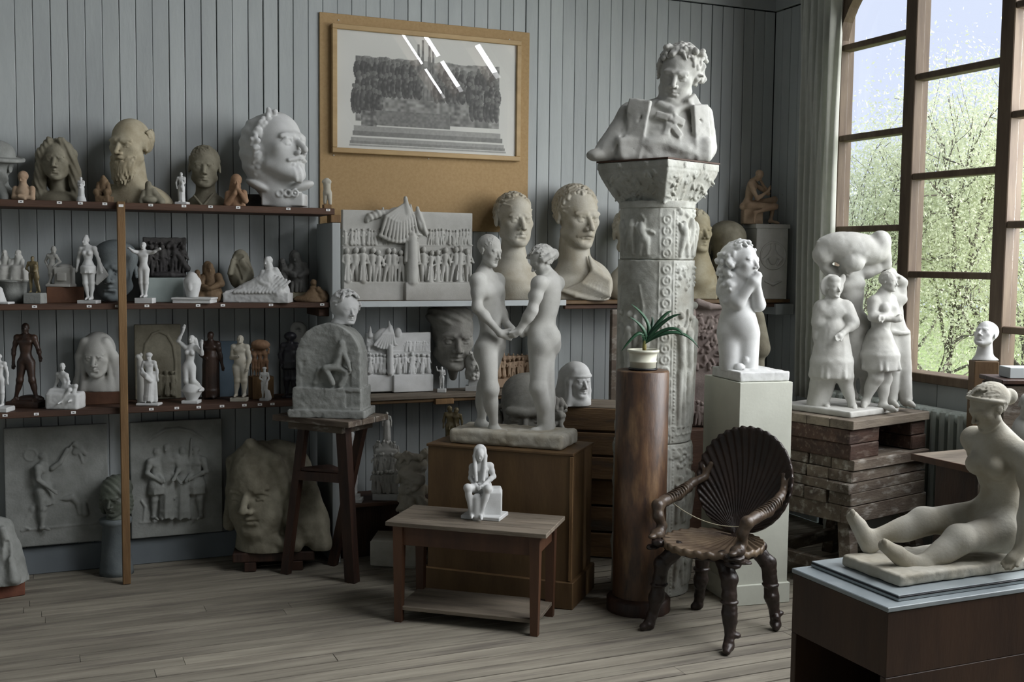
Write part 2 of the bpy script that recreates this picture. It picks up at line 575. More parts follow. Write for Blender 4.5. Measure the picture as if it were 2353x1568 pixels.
# ------------------------------------------------------------------ trees and ground outside
for nm, c in (('leaf', (210, 217, 182)), ('leaf_pale', (224, 229, 204))):
    m = mat(nm, c, tuple(int(v * .9) for v in c), rough=.7, scale=3, spec=.1)
    nt = m.node_tree
    tr = nt.nodes.new('ShaderNodeBsdfTranslucent')
    tr.inputs[0].default_value = (*lin(c), 1)
    mx = nt.nodes.new('ShaderNodeMixShader')
    mx.inputs[0].default_value = .65
    out = nt.nodes['Material Output']
    nt.links.new(nt.nodes['Principled BSDF'].outputs[0], mx.inputs[1])
    nt.links.new(tr.outputs[0], mx.inputs[2])
    nt.links.new(mx.outputs[0], out.inputs[0])
mat('bark', (120, 112, 104), (90, 84, 78), rough=.9, scale=8)
mat('grass', (150, 165, 110), (120, 140, 85), rough=.9, scale=2)
gr = MB().box((26, 14, -1.05), (42, 60, .1)).obj('lawn', 'grass')
tag(gr, 'green lawn outside beyond the window', 'lawn', kind='structure')


def tree(px, dist, topz, spread, seed, label, lm, nleaf=30000):
    r2 = random.Random(seed)
    d = ray(px, 600)
    d = d / math.hypot(d[0], d[1])
    base = np.array([d[0] * dist, d[1] * dist, -1.0])
    t = empty('tree', tuple(base))
    tag(t, label, 'tree', 'trees outside the window')
    mb = MB()
    hgt = topz + 1.0
    tips = []

    def grow(p, v, L, r, lev):
        q = p + v * L
        md = p + v * L * .5 + np.array([r2.uniform(-.04, .04) for _ in range(3)]) * L
        mb.tube([p, md, q], r, 6, r * .6)
        if lev >= 2:
            tips.append(md)
            tips.append(q)
        if lev < 4:
            for _ in range(3 if lev else 7):
                w = v * .75 + np.array([r2.gauss(0, .55), r2.gauss(0, .55), r2.gauss(.1, .4)])
                w /= np.linalg.norm(w)
                grow(p + v * L * r2.uniform(.45, 1.0), w, L * r2.uniform(.5, .75), r * .5, lev + 1)
    grow(np.zeros(3), np.array([r2.uniform(-.06, .06), r2.uniform(-.06, .06), 1.0]), hgt * .55, hgt * .016, 0)
    tp = np.array(tips)
    mz = tp[:, 2].max()
    tp[:, 2] *= hgt / mz
    scl = spread / max(np.abs(tp[:, :2]).max(), 1e-3)
    bv = np.array(mb.v)
    bv[:, 2] *= hgt / mz
    bv[:, :2] *= scl
    tp[:, :2] *= scl
    mb.v = [tuple(v) for v in bv]
    mb.obj('trunk', 'bark', t, True)
    rg = np.random.default_rng(seed)
    c = tp[rg.integers(0, len(tp), nleaf)] + rg.normal(0, .24, (nleaf, 3))
    a = rg.normal(0, 1, (nleaf, 3))
    a /= np.linalg.norm(a, axis=1)[:, None]
    b = np.cross(a, rg.normal(0, 1, (nleaf, 3)))
    b /= np.linalg.norm(b, axis=1)[:, None]
    sz = rg.uniform(.010, .026, nleaf)[:, None]
    V = np.stack([c - a * sz, c + b * sz * .45, c + a * sz, c - b * sz * .45], 1).reshape(-1, 3)
    me = bpy.data.meshes.new('foliage')
    me.vertices.add(len(V))
    me.vertices.foreach_set('co', V.astype(np.float32).ravel())
    me.loops.add(nleaf * 4)
    me.loops.foreach_set('vertex_index', np.arange(nleaf * 4, dtype=np.int32))
    me.polygons.add(nleaf)
    me.polygons.foreach_set('loop_start', np.arange(0, nleaf * 4, 4, dtype=np.int32))
    me.update(calc_edges=True)
    f = link('foliage', me, lm, t)
    f['kind'] = 'stuff'
    return t


tree(1985, 12.5, 3.2, 1.6, 3, 'young leafy tree seen through the leftmost window panes', 'leaf_pale')
tree(2195, 12.5, 3.7, 1.5, 5, 'tallest pale green tree filling the middle window panes', 'leaf_pale')
tree(2390, 12.5, 3.3, 1.6, 8, 'spreading tree behind the right-hand window panes', 'leaf')
tree(2090, 17.5, 3.4, 2.2, 11, 'broad tree further back between the two nearer trees', 'leaf_pale', 32000)
tree(2300, 18.0, 3.3, 2.2, 13, 'broad tree further back at the right of the window', 'leaf', 32000)
tree(1930, 18.5, 3.0, 2.2, 17, 'broad tree further back behind the curtain side of the window', 'leaf', 32000)
# ------------------------------------------------------------------ sculpting kit: signed distances on a grid, meshed by surface nets
def surface_nets(D, org, vox):
    """vertices and quads of the zero surface of D"""
    nx, ny, nz = D.shape
    S = D < 0
    c = S.astype(np.int8)
    cnt = sum(c[i:nx - 1 + i, j:ny - 1 + j, k:nz - 1 + k] for i in (0, 1) for j in (0, 1) for k in (0, 1))
    act = (cnt > 0) & (cnt < 8)
    ids = np.argwhere(act)
    if len(ids) == 0:
        return np.zeros((0, 3)), np.zeros((0, 4), int)
    I, J, K = ids.T
    lut = np.full(act.shape, -1, np.int32)
    lut[I, J, K] = np.arange(len(ids))
    cor = {}
    for i in (0, 1):
        for j in (0, 1):
            for k in (0, 1):
                cor[(i, j, k)] = D[I + i, J + j, K + k]
    acc = np.zeros((len(ids), 3), np.float32)
    num = np.zeros(len(ids), np.float32)
    for a in cor:
        for ax in range(3):
            if a[ax]:
                continue
            b = list(a)
            b[ax] = 1
            va, vb = cor[a], cor[tuple(b)]
            cr = (va < 0) != (vb < 0)
            t = np.where(cr, va / np.where(cr, va - vb, 1), 0)
            p = [np.full(len(ids), float(x), np.float32) for x in a]
            p[ax] = t
            for q in range(3):
                acc[:, q] += np.where(cr, p[q], 0)
            num += cr
    V = (ids + acc / num[:, None]) * vox + org
    quads = []
    for ax in range(3):
        sl = [slice(None)] * 3
        sh = [slice(None)] * 3
        sl[ax] = slice(0, -1)
        sh[ax] = slice(1, None)
        a, b = S[tuple(sl)], S[tuple(sh)]
        e = np.argwhere(a != b)
        o1, o2 = [(1, 2), (2, 0), (0, 1)][ax]
        e = e[(e[:, o1] > 0) & (e[:, o2] > 0) & (e[:, o1] < D.shape[o1] - 1) & (e[:, o2] < D.shape[o2] - 1)]
        ins = S[e[:, 0], e[:, 1], e[:, 2]]
        q = []
        for d1, d2 in ((1, 1), (0, 1), (0, 0), (1, 0)):
            f = e.copy()
            f[:, o1] -= d1
            f[:, o2] -= d2
            q.append(lut[f[:, 0], f[:, 1], f[:, 2]])
        q = np.stack(q, 1)
        q[~ins] = q[~ins][:, ::-1]
        quads.append(q)
    Q = np.concatenate(quads)
    return V, Q[(Q >= 0).all(1)]


def rotm(yaw=0.0, pitch=0.0, roll=0.0):
    """columns: right, depth-away, up.  yaw turns the face to image right, pitch lifts it, roll tilts the crown to image right"""
    a, p, r = map(math.radians, (yaw, pitch, roll))
    f = np.array([math.sin(a) * math.cos(p), -math.cos(a) * math.cos(p), math.sin(p)])
    x = np.array([math.cos(a), math.sin(a), 0.0])
    u = np.cross(f, x)
    u = u if u[2] > 0 or abs(pitch) > 80 else -u
    x2 = x * math.cos(r) - u * math.sin(r)
    u2 = x * math.sin(r) + u * math.cos(r)
    return np.stack([x2, -f, u2], 1)


TMP = bpy.data.scenes.new('workbench')


def thin_out(me, name, ratio):
    """collapse flat regions of a dense cast (on a separate empty scene, so nothing else is re-evaluated)"""
    o = bpy.data.objects.new('tmp', me)
    TMP.collection.objects.link(o)
    d = o.modifiers.new('d', 'DECIMATE')
    d.ratio = ratio
    vl = TMP.view_layers[0]
    vl.update()
    dg = vl.depsgraph
    m2 = bpy.data.meshes.new_from_object(o.evaluated_get(dg), depsgraph=dg)
    bpy.data.objects.remove(o)
    bpy.data.meshes.remove(me)
    m2.name = name
    return m2


class Sculpt:
    """a cast modelled in photo-sized units at its own place: x right, y away, z up, scaled to metres when built"""
    def __init__(s, px0, A, vox=2.0, wall=False):
        s.A = np.asarray(A, float)
        s.wall = wall
        s.sc = prj(s.A)[2] / FPX
        s.vox = vox
        s.ops = []
        s.k = 4.0
        s.rz = 0.0 if wall else -YAW

    def P(s, px, py, d=0.0):
        r = ray(px, py)
        if s.wall:
            Q = CAM + r * (s.A[1] / r[1])
            return np.array([(Q[0] - s.A[0]) / s.sc, d, (Q[2] - s.A[2]) / s.sc])
        t = ((s.A - CAM) @ FH) / (r @ FH)
        Q = CAM + r * t
        return np.array([((Q - s.A) @ RH) / s.sc, d, (Q[2] - s.A[2]) / s.sc])

    # --- primitives, all in local units
    def ell(s, c, r, R=None, k=None, op='u', bump=None):
        c = np.asarray(c, float)
        r = np.asarray(r if np.ndim(r) else (r, r, r), float)
        R = np.eye(3) if R is None else R
        ext = np.sqrt(((R * r[None, :]) ** 2).sum(1))
        s.ops.append(('e', c, r, R, s.k if k is None else k, op, c - ext, c + ext, bump))

    def con(s, a, b, ra, rb=None, k=None, op='u', flat=None, bump=None):
        a, b = np.asarray(a, float), np.asarray(b, float)
        rb = ra if rb is None else rb
        lo = np.minimum(a - ra, b - rb)
        hi = np.maximum(a + ra, b + rb)
        s.ops.append(('c', a, b, (ra, rb), s.k if k is None else k, op, lo, hi, bump))

    def chain(s, pts, rs, k=None, op='u', bump=None):
        if not np.ndim(rs):
            rs = [rs] * len(pts)
        for i in range(len(pts) - 1):
            s.con(pts[i], pts[i + 1], rs[i], rs[i + 1], k, op, bump=bump)

    def box(s, c, h, R=None, rd=1.0, k=None, op='u', bump=None):
        c, h = np.asarray(c, float), np.asarray(h, float)
        R = np.eye(3) if R is None else R
        ext = np.abs(R) @ h
        s.ops.append(('b', c, h, (R, rd), s.k if k is None else k, op, c - ext, c + ext, bump))

    def tor(s, c, R0, r, R=None, k=None, op='u'):
        """ring lying across its local depth axis"""
        c = np.asarray(c, float)
        R = np.eye(3) if R is None else R
        e = np.full(3, R0 + r)
        s.ops.append(('t', c, (R0, r), R, s.k if k is None else k, op, c - e, c + e, None))

    def disc(s, c, R0, hl, R=None, k=None, op='u', rd=1.0):
        """flat-ended cylinder along its local depth axis"""
        c = np.asarray(c, float)
        R = np.eye(3) if R is None else R
        h = np.array([R0, hl, R0])
        ext = np.abs(R) @ h
        s.ops.append(('y', c, (R0, hl, rd), R, s.k if k is None else k, op, c - ext, c + ext, None))

    def rough(s, amp, wl, lo=None, hi=None):
        s.ops.append(('n', amp, wl, lo, hi))

    def cut(s, n, p):
        """remove everything on the side n points to"""
        s.ops.append(('p', np.asarray(n, float), np.asarray(p, float)))

    def field(s, lo, hi):
        vox = s.vox
        n = np.ceil((hi - lo) / vox).astype(int) + 1
        ax = [(lo[i] + vox * np.arange(n[i])).astype(np.float32) for i in range(3)]
        D = np.full(n, 1e3, np.float32)
        for op in s.ops:
            t = op[0]
            if t == 'n':
                amp, wl, l2, h2 = op[1:]
                for m, (f, g) in enumerate(((1.0, 1.0), (.5, .5))):
                    cell = wl * f * .6
                    cs = [int((hi[i] - lo[i]) / cell) + 3 for i in range(3)]
                    N = np.random.default_rng(int(wl * 10) + m).uniform(-1, 1, cs).astype(np.float32)
                    for i in range(3):
                        u = (ax[i] - lo[i]) / cell
                        j = u.astype(int)
                        w = u - j
                        w = (w * w * (3 - 2 * w)).astype(np.float32)
                        sh = [1, 1, 1]
                        sh[i] = -1
                        w = w.reshape(sh)
                        N = np.take(N, j, i) * (1 - w) + np.take(N, j + 1, i) * w
                    D += (amp * g) * N
                continue
            if t == 'p':
                nn, pp = op[1:]
                nn = nn / np.linalg.norm(nn)
                pl = (nn[0] * (ax[0] - pp[0]))[:, None, None] + (nn[1] * (ax[1] - pp[1]))[None, :, None] + (nn[2] * (ax[2] - pp[2]))[None, None, :]
                D = np.maximum(D, pl)
                continue
            k, kind, l2, h2, bump = op[4], op[5], op[6], op[7], op[8]
            mg = k + 2.5 * vox + (abs(bump[0]) if bump else 0)
            i0 = np.clip(np.floor((l2 - mg - lo) / vox).astype(int), 0, n)
            i1 = np.clip(np.ceil((h2 + mg - lo) / vox).astype(int) + 1, 0, n)
            if (i1 <= i0).any():
                continue
            sl = tuple(slice(i0[i], i1[i]) for i in range(3))
            X = ax[0][sl[0]][:, None, None]
            Y = ax[1][sl[1]][None, :, None]
            Z = ax[2][sl[2]][None, None, :]
            if t == 'c':
                a, b, (ra, rb) = op[1:4]
                ab = b - a
                L = max(float(ab @ ab), 1e-6)
                x, y, z = X - a[0], Y - a[1], Z - a[2]
                h = np.clip((x * ab[0] + y * ab[1] + z * ab[2]) / L, 0, 1)
                d = np.sqrt((x - h * ab[0]) ** 2 + (y - h * ab[1]) ** 2 + (z - h * ab[2]) ** 2) - (ra + (rb - ra) * h)
            else:
                c = op[1]
                R = op[3][0] if t == 'b' else op[3]
                x, y, z = X - c[0], Y - c[1], Z - c[2]
                u = x * R[0, 0] + y * R[1, 0] + z * R[2, 0]
                v = x * R[0, 1] + y * R[1, 1] + z * R[2, 1]
                w = x * R[0, 2] + y * R[1, 2] + z * R[2, 2]
                if t == 'e':
                    r = op[2]
                    k0 = np.sqrt((u / r[0]) ** 2 + (v / r[1]) ** 2 + (w / r[2]) ** 2)
                    k1 = np.sqrt((u / r[0] ** 2) ** 2 + (v / r[1] ** 2) ** 2 + (w / r[2] ** 2) ** 2)
                    d = k0 * (k0 - 1) / np.maximum(k1, 1e-6)
                elif t == 'y':
                    R0, hl, rd = op[2]
                    qa, qb = np.sqrt(u * u + w * w) - (R0 - rd), np.abs(v) - (hl - rd)
                    d = np.sqrt(np.maximum(qa, 0) ** 2 + np.maximum(qb, 0) ** 2) + np.minimum(np.maximum(qa, qb), 0) - rd
                elif t == 't':
                    R0, rr = op[2]
                    d = np.sqrt((np.sqrt(u * u + w * w) - R0) ** 2 + v * v) - rr
                else:
                    rd = op[3][1]
                    h = op[2] - rd
                    qx, qy, qz = np.abs(u) - h[0], np.abs(v) - h[1], np.abs(w) - h[2]
                    d = np.sqrt(np.maximum(qx, 0) ** 2 + np.maximum(qy, 0) ** 2 + np.maximum(qz, 0) ** 2) \
                        + np.minimum(np.maximum(np.maximum(qx, qy), qz), 0) - rd
            if bump:
                amp, fv = bump[0], bump[1]
                d = d + amp * np.sin(X * fv[0] + Y * fv[1] + Z * fv[2] + (bump[2] if len(bump) > 2 else 0))
            A = D[sl]
            if kind == 'u':
                hh = np.maximum(k - np.abs(A - d), 0) / max(k, 1e-3)
                D[sl] = np.minimum(A, d) - hh * hh * (k * 0.25)
            else:
                d = -d
                hh = np.maximum(k - np.abs(A - d), 0) / max(k, 1e-3)
                D[sl] = np.maximum(A, d) + hh * hh * (k * 0.25)
        return D

    def mesh(s, name):
        los = [o[6] for o in s.ops if o[0] in 'ecbty' and o[5] == 'u']
        his = [o[7] for o in s.ops if o[0] in 'ecbty' and o[5] == 'u']
        lo = np.min(los, 0) - 3 * s.vox - 3
        hi = np.max(his, 0) + 3 * s.vox + 3
        D = s.field(lo, hi)
        V, Q = surface_nets(D, lo, s.vox)
        me = bpy.data.meshes.new(name)
        V = (V * s.sc).astype(np.float32)
        me.vertices.add(len(V))
        me.vertices.foreach_set('co', V.ravel())
        me.loops.add(Q.size)
        me.loops.foreach_set('vertex_index', Q.ravel().astype(np.int32))
        me.polygons.add(len(Q))
        me.polygons.foreach_set('loop_start', np.arange(0, Q.size, 4, dtype=np.int32))
        me.polygons.foreach_set('use_smooth', np.ones(len(Q), bool))
        me.update(calc_edges=True)
        if len(Q) > 3000:
            me = thin_out(me, name, .46)
        return me

    def obj(s, name, m, parent=None):
        me = s.mesh(name)
        if parent is None:
            return link(name, me, m, None, tuple(s.A), (0, 0, s.rz))
        o = link(name, me, m, parent)
        if parent.type == 'EMPTY' and not parent.get('_aligned'):
            o.location = tuple(Matrix.Rotation(-parent.rotation_euler.z, 3, 'Z') @ (Vector(s.A) - parent.location))
            o.rotation_euler = (0, 0, s.rz - parent.rotation_euler.z)
        return o


def head(S, c, h, yaw=0, pitch=0, roll=0, eyes=True, neck=0.0, jaw=1.0, wide=1.0, nose=1.0, ears=True, brow=1.0, k=None):
    """a modelled head: c its centre (local units), h chin to crown; returns a mapper from head units to local units"""
    R = rotm(yaw, pitch, roll)
    c = np.asarray(c, float)
    kk = h * 0.045 if k is None else k

    def T(x, f, u):
        return c + h * (R[:, 0] * x - R[:, 1] * f + R[:, 2] * u)

    def E(x, f, u, rx, rf, ru, op='u', k=kk, bump=None):
        S.ell(T(x, f, u), np.array([rx, rf, ru]) * h, R, k, op, bump)
    w = wide
    E(0, -.06, .14, .325 * w, .40, .36)
    E(0, .10, -.10, .275 * w, .265, .375, k=h * .08)
    for sx in (-1, 1):
        S.con(T(sx * .215 * w, .02, -.24), T(sx * .07, .25, -.40 * jaw), .085 * h, .075 * h, h * .08)
        E(sx * .185 * w, .21, -.06, .085, .09, .075, k=h * .07)
    E(0, .285, -.415 * jaw, .085, .07, .065)
    if h > 26 and eyes:
        E(0, .30, .09, .20 * w, .055 * brow, .045, k=h * .05)
        for sx in (-1, 1):
            E(sx * .14 * w, .375, .005, .085, .066, .048, 's', h * .045)
            S.ell(T(sx * .135 * w, .280, .0), h * .068, None, h * .008)
            if h > 60:
                S.chain([T(sx * .06, .325, .004), T(sx * .10 * w, .352, .036), T(sx * .165 * w, .338, .036), T(sx * .21 * w, .288, .002)], [.012 * h, .018 * h, .018 * h, .013 * h], h * .008)
                S.chain([T(sx * .065, .322, -.012), T(sx * .11 * w, .340, -.043), T(sx * .165 * w, .326, -.040), T(sx * .205 * w, .285, -.006)], [.010 * h, .013 * h, .013 * h, .010 * h], h * .008)
                S.con(T(sx * .06, .355, .075), T(sx * .21 * w, .30, .075), .026 * h * brow, .018 * h * brow, h * .03)
        S.con(T(0, .335, .05), T(0, .355 + .09 * nose, -.13), .032 * h, .04 * h, h * .035)
        E(0, .365 + .08 * nose, -.148, .040, .044, .036, k=h * .02)
        for sx in (-1, 1):
            E(sx * .055, .355 + .03 * nose, -.162, .034, .05, .034, k=h * .02)
            if h > 60:
                E(sx * .03, .40 + .04 * nose, -.195, .016, .025, .014, 's', h * .008)
        S.con(T(-.095, .295, -.262), T(0, .358, -.242), .02 * h, .027 * h, h * .015)
        S.con(T(.095, .295, -.262), T(0, .358, -.242), .02 * h, .027 * h, h * .015)
        S.con(T(-.07, .305, -.305), T(.07, .305, -.305), .032 * h, .032 * h, h * .015)
        E(0, .33, -.302, .05, .028, .026, k=h * .015)
        S.chain([T(-.10, .315, -.275), T(0, .385, -.272), T(.10, .315, -.275)], .010 * h, h * .012, 's')
        E(0, .335, -.352, .06, .03, .018, 's', h * .04)
    elif eyes:
        for sx in (-1, 1):
            E(sx * .14, .36, .02, .09, .08, .05, 's', h * .06)
        S.con(T(0, .33, .03), T(0, .42, -.14), .04 * h, .055 * h, h * .05)
        E(0, .34, -.27, .09, .05, .035)
    if ears:
        for sx in (-1, 1):
            E(sx * .335 * w, -.05, .0, .035, .070, .105, k=h * .015)
            if h > 60:
                E(sx * .375 * w, -.03, .015, .022, .038, .058, 's', h * .01)
                S.ell(T(sx * .345 * w, -.01, -.09), .026 * h, None, h * .01)
    if neck:
        S.con(T(0, -.08, -.28), T(0, -.13, -.28 - neck), .185 * h, .20 * h, h * .1)
    return T, E, R


def curls(S, T, h, n, r0, r1, fx, seed, k=None):
    """locks of hair: small rolls scattered over a region given by fx(random) -> head coordinates"""
    r2 = random.Random(seed)
    for i in range(n):
        a = np.array(fx(r2))
        b = a + np.array([r2.uniform(-.07, .07), r2.uniform(-.05, .05), r2.uniform(-.09, .04)])
        r = r2.uniform(r0, r1) * h
        S.con(T(*a), T(*b), r, r * .7, h * .015 if k is None else k)


def scalp(S, T, h, n, seed, r0=.016, r1=.026, front=.26, low=-.12, length=.17, off=1.0, k=None, comb=(0, -.7, -.5), wild=.35, side=0.0):
    """locks lying on the skull; front = how far they reach over the forehead, low = lowest height, comb = their direction"""
    r2 = random.Random(seed)
    m = 0
    while m < n:
        d = np.array([r2.gauss(0, 1), r2.gauss(0, 1), r2.gauss(.3, 1)])
        d /= np.linalg.norm(d)
        p = np.array([0, -.08, .15]) + d * np.array([.325, .40, .36]) * off
        line = front - max(0, .36 - p[2]) * .62          # hairline falls back towards the ears
        if p[2] < low or p[1] > line or (side and (abs(p[0]) < side or p[2] > .3)):
            continue
        t = np.array(comb) + np.array([p[0] * .8 + r2.uniform(-wild, wild), r2.uniform(-wild, wild), r2.uniform(-wild, wild)])
        t = t - d * (t @ d)
        t /= max(np.linalg.norm(t), .1)
        L = length * r2.uniform(.6, 1.2)
        q = p + t * L
        dq = (q - np.array([0, -.08, .15])) / np.array([.325, .40, .36])
        q = np.array([0, -.08, .15]) + dq / np.linalg.norm(dq) * np.array([.325, .40, .36]) * off * .985
        r = r2.uniform(r0, r1) * h
        S.con(T(*p), T(*q), r, r * .6, h * .008 if k is None else k)
        m += 1


def hair_short(S, E, T, h, back=.0, lift=.0, front=.24, seed=1, comb=(.5, -.5, -.3), n=None):
    """short hair: a raised cap with a clear hairline, combed in fine locks"""
    E(0, -.14 - back, .175 + lift, .322, .355, .335, k=h * .012)
    scalp(S, T, h, n or (260 if h > 60 else 90), seed, .018, .028, front, -.05, .17, 1.045, None, comb)


def beard(S, T, h, n, seed, long=.2, low=-.44):
    """full beard of fine locks hanging from the jaw"""
    r2 = random.Random(seed)
    for i in range(n):
        x = r2.uniform(-.25, .25)
        u = r2.uniform(low, -.20 - abs(x) * .1)
        if u > -.31 and abs(x) < .12:
            continue
        f = .36 - 1.9 * x * x - abs(u + .33) * .25
        a = np.array([x, f, u])
        b = a + np.array([r2.uniform(-.05, .05) - x * .2, r2.uniform(-.02, .03), -long * r2.uniform(.5, 1.1)])
        r = r2.uniform(.018, .032) * h
        S.con(T(*a), T(*b), r, r * .55, h * .010)
    for sx in (-1, 1):
        for j in range(7):
            S.con(T(sx * .01, .375, -.212 - j * .004), T(sx * (.10 + .015 * j), .31 - .01 * j, -.235 - .012 * j), .024 * h, .012 * h, h * .01)


def frame_from(neck, pelvis, shl, shr):
    u = neck - pelvis
    u = u / np.linalg.norm(u)
    x = shr - shl
    x = x - u * (x @ u)
    x = x / max(np.linalg.norm(x), 1e-6)
    y = np.cross(u, x)
    return np.stack([x, y, u], 1)


def human(S, H, hd, nk, pv, shl, shr, al, ar, ll, lr, look=(0, 0, 0), fem=False, fat=1.0, hips=None, hands=True, hh=.135,
          toes=None, headfn=None, skipfeet=False, belly=0.0):
    """a standing, sitting or moving body: joints in local units, al/ar = elbow, wrist; ll/lr = hip, knee, ankle"""
    k = H * .022
    nk, pv, shl, shr = map(np.asarray, (nk, pv, shl, shr))
    F = frame_from(nk, pv, shl, shr)
    f = fat
    mid = (nk + pv) / 2
    ch = nk * .72 + pv * .28
    L = np.linalg.norm(nk - pv)
    sw = max(np.linalg.norm(shr - shl), .16 * H)
    S.ell(ch, (sw * .40, .062 * H * f, L * .34), F, k * 1.5)
    S.ell(mid * .8 + pv * .2, ((.062 if fem else .068) * H * f, .052 * H * f, L * .30), F, k * 2)
    S.ell(pv + F[:, 2] * .02 * H, ((.092 if fem else .082) * H * f, .064 * H * f, .07 * H), F, k * 2)
    for sgn, sh in ((-1, shl), (1, shr)):
        S.ell(pv + F[:, 0] * sgn * .04 * H + F[:, 1] * .038 * H - F[:, 2] * .035 * H, (.05 * H * f, .048 * H * f, .055 * H), F, k)
        if fem:
            S.ell(ch + F[:, 0] * sgn * .042 * H - F[:, 1] * .052 * H * f - F[:, 2] * .015 * H, (.036 * H, .036 * H, .037 * H), F, k)
        else:
            S.ell(ch + F[:, 0] * sgn * .043 * H - F[:, 1] * .040 * H * f + F[:, 2] * .01 * H, (.048 * H, .026 * H, .035 * H), F, k)
        S.con(nk - F[:, 2] * .005 * H, sh, .03 * H * f, .034 * H * f, k * 1.6)
        S.ell(sh, .036 * H * f, None, k)
    if belly:
        S.ell(mid * .5 + pv * .5 - F[:, 1] * .03 * H, (.07 * H * f, .06 * H * belly, .08 * H), F, k * 2)
    for sh, arm in ((shl, al), (shr, ar)):
        if arm is None:
            continue
        e, w = np.asarray(arm[0]), np.asarray(arm[1])
        S.con(sh, e, .033 * H * f, .025 * H * f, k)
        m = sh * .55 + e * .45
        S.ell(m, .031 * H * f, None, k)
        S.con(e, w, .026 * H * f, .0175 * H * f, k)
        S.ell(e * .7 + w * .3, .026 * H * f, None, k)
        if hands:
            d = (w - e) / max(np.linalg.norm(w - e), 1e-6)
            tip = np.asarray(arm[2]) if len(arm) > 2 else w + d * .085 * H
            dd = tip - w
            S.con(w, w + dd * .5, .017 * H, .021 * H, k * .6)
            pr = np.cross(dd, F[:, 1])
            pr = pr / max(np.linalg.norm(pr), 1e-6)
            for q in (-1.5, -.5, .5, 1.5):
                S.con(w + dd * .45 + pr * q * .010 * H, w + dd * (1.0 - abs(q - .3) * .07) + pr * q * .011 * H, .0085 * H, .0065 * H, H * .004)
            S.con(w + dd * .15 + pr * .014 * H, w + dd * .6 + pr * .03 * H - F[:, 1] * .008 * H, .0085 * H, .0065 * H, H * .006)
    for i, leg in enumerate((ll, lr)):
        if leg is None:
            continue
        hp, kn, an = map(np.asarray, leg[:3])
        S.con(hp, kn, .062 * H * f, .038 * H * f, k * 1.3)
        S.con(kn, an, .037 * H * f, .0215 * H * f, k)
        S.ell(kn, .040 * H * f, None, k)
        bk = np.cross(an - kn, F[:, 0])
        bk = bk / max(np.linalg.norm(bk), 1e-6)
        if bk @ F[:, 1] < 0:
            bk = -bk
        S.ell(kn * .68 + an * .32 + bk * .012 * H, (.036 * H * f, .036 * H * f, .07 * H), frame_from(kn, an, an - F[:, 0], an + F[:, 0]), k)
        if not skipfeet:
            t = np.asarray(leg[3]) if len(leg) > 3 else an + (-F[:, 1] * .11 - F[:, 2] * .025) * H
            S.ell(an - F[:, 2] * .01 * H + (an - t) * .12, (.024 * H, .03 * H, .024 * H), None, k)
            S.con(an - F[:, 2] * .008 * H, an * .35 + t * .65, .023 * H, .018 * H, k)
            S.con(an * .35 + t * .65, t, .02 * H, .014 * H, k * .6)
    hd = np.asarray(hd)
    S.con(nk, hd * .75 + nk * .25, .031 * H * f, .028 * H * f, k)
    hfn = headfn or head
    return hfn(S, hd, hh * H, *look) + (F,)


def robe(S, a, b, ra, rb, folds=8, amp=.06, k=None, flat=1.0):
    """hanging cloth from a to b with vertical folds"""
    a, b = np.asarray(a, float), np.asarray(b, float)
    up = (a - b) / np.linalg.norm(a - b)
    S.con(a, b + up * rb * .95, ra, rb * .9, k)
    RY = np.array([[1, 0, 0], [0, 0, -1], [0, 1, 0]], float)
    S.disc(b + up * rb * .42, rb * .93, rb * .42, RY, rb * .25, rd=rb * .1)
    for i in range(folds):
        t = 2 * math.pi * (i + .3 * math.sin(i * 2.4)) / folds
        o = np.array([math.cos(t), math.sin(t) * flat, 0])
        re = rb * (amp * 1.5 + .02 * math.sin(i * 1.7))
        S.con(a + o * ra * .9, b + o * (rb * .95 - re * .3) + up * re, ra * .10, re, max(S.vox * 2, rb * .08))


def crowd(S, x0, x1, yb, hgt, n, d, seed, var=.12, dep=3.0, hatf=.3):
    """a row of small relief figures between photo columns x0..x1 standing on row yb"""
    r2 = random.Random(seed)
    for i in range(n):
        x = x0 + (x1 - x0) * (i + .5 + r2.uniform(-.25, .25)) / n
        h = hgt * r2.uniform(1 - var, 1.0)
        lean = r2.uniform(-.06, .06) * h
        P = lambda dx, up, dd=0: S.P(x + dx * h + lean * up, yb - up * h, d - dd)
        hr = .075 * h
        dd_ = r2.uniform(-.3, .6) * dep
        d0, d = d, d - dd_
        S.ell(P(r2.uniform(-.02, .02), .925, dep * .5), (hr, hr, hr * 1.2), None, .6)
        S.con(P(0, .74), P(0, .52), .095 * h, .075 * h, 1.0)
        S.con(P(-.07, .77), P(.07, .77), .045 * h, .045 * h, 1.0)
        sk = r2.random()
        if sk < .45:
            S.con(P(0, .5), P(0, .06), .09 * h, .13 * h, 1.5)
        else:
            S.con(P(-.045, .5), P(-.06 + r2.uniform(-.05, .03), .03), .062 * h, .04 * h, 1.2)
            S.con(P(.045, .5), P(.06 + r2.uniform(-.03, .05), .03), .062 * h, .04 * h, 1.2)
        for sg in (-1, 1):
            ex, ez = sg * r2.uniform(.13, .2), r2.uniform(.5, .62)
            hx, hz = sg * r2.uniform(-.06, .2), r2.uniform(.42, .75)
            S.con(P(sg * .1, .77), P(ex, ez, dep * .3), .04 * h, .033 * h, 1.0)
            S.con(P(ex, ez, dep * .3), P(hx, hz, dep * .5), .033 * h, .026 * h, 1.0)
        if r2.random() < hatf:
            S.con(P(-.1, .97, dep * .3), P(.1, .97, dep * .3), .025 * h, .025 * h, .6)
        if sk < .45:
            for q in (-.06, 0, .06):
                S.con(P(q, .48, .08 * h), P(q * 1.7, .06, .11 * h), .014 * h, .022 * h, .6)
        d = d0
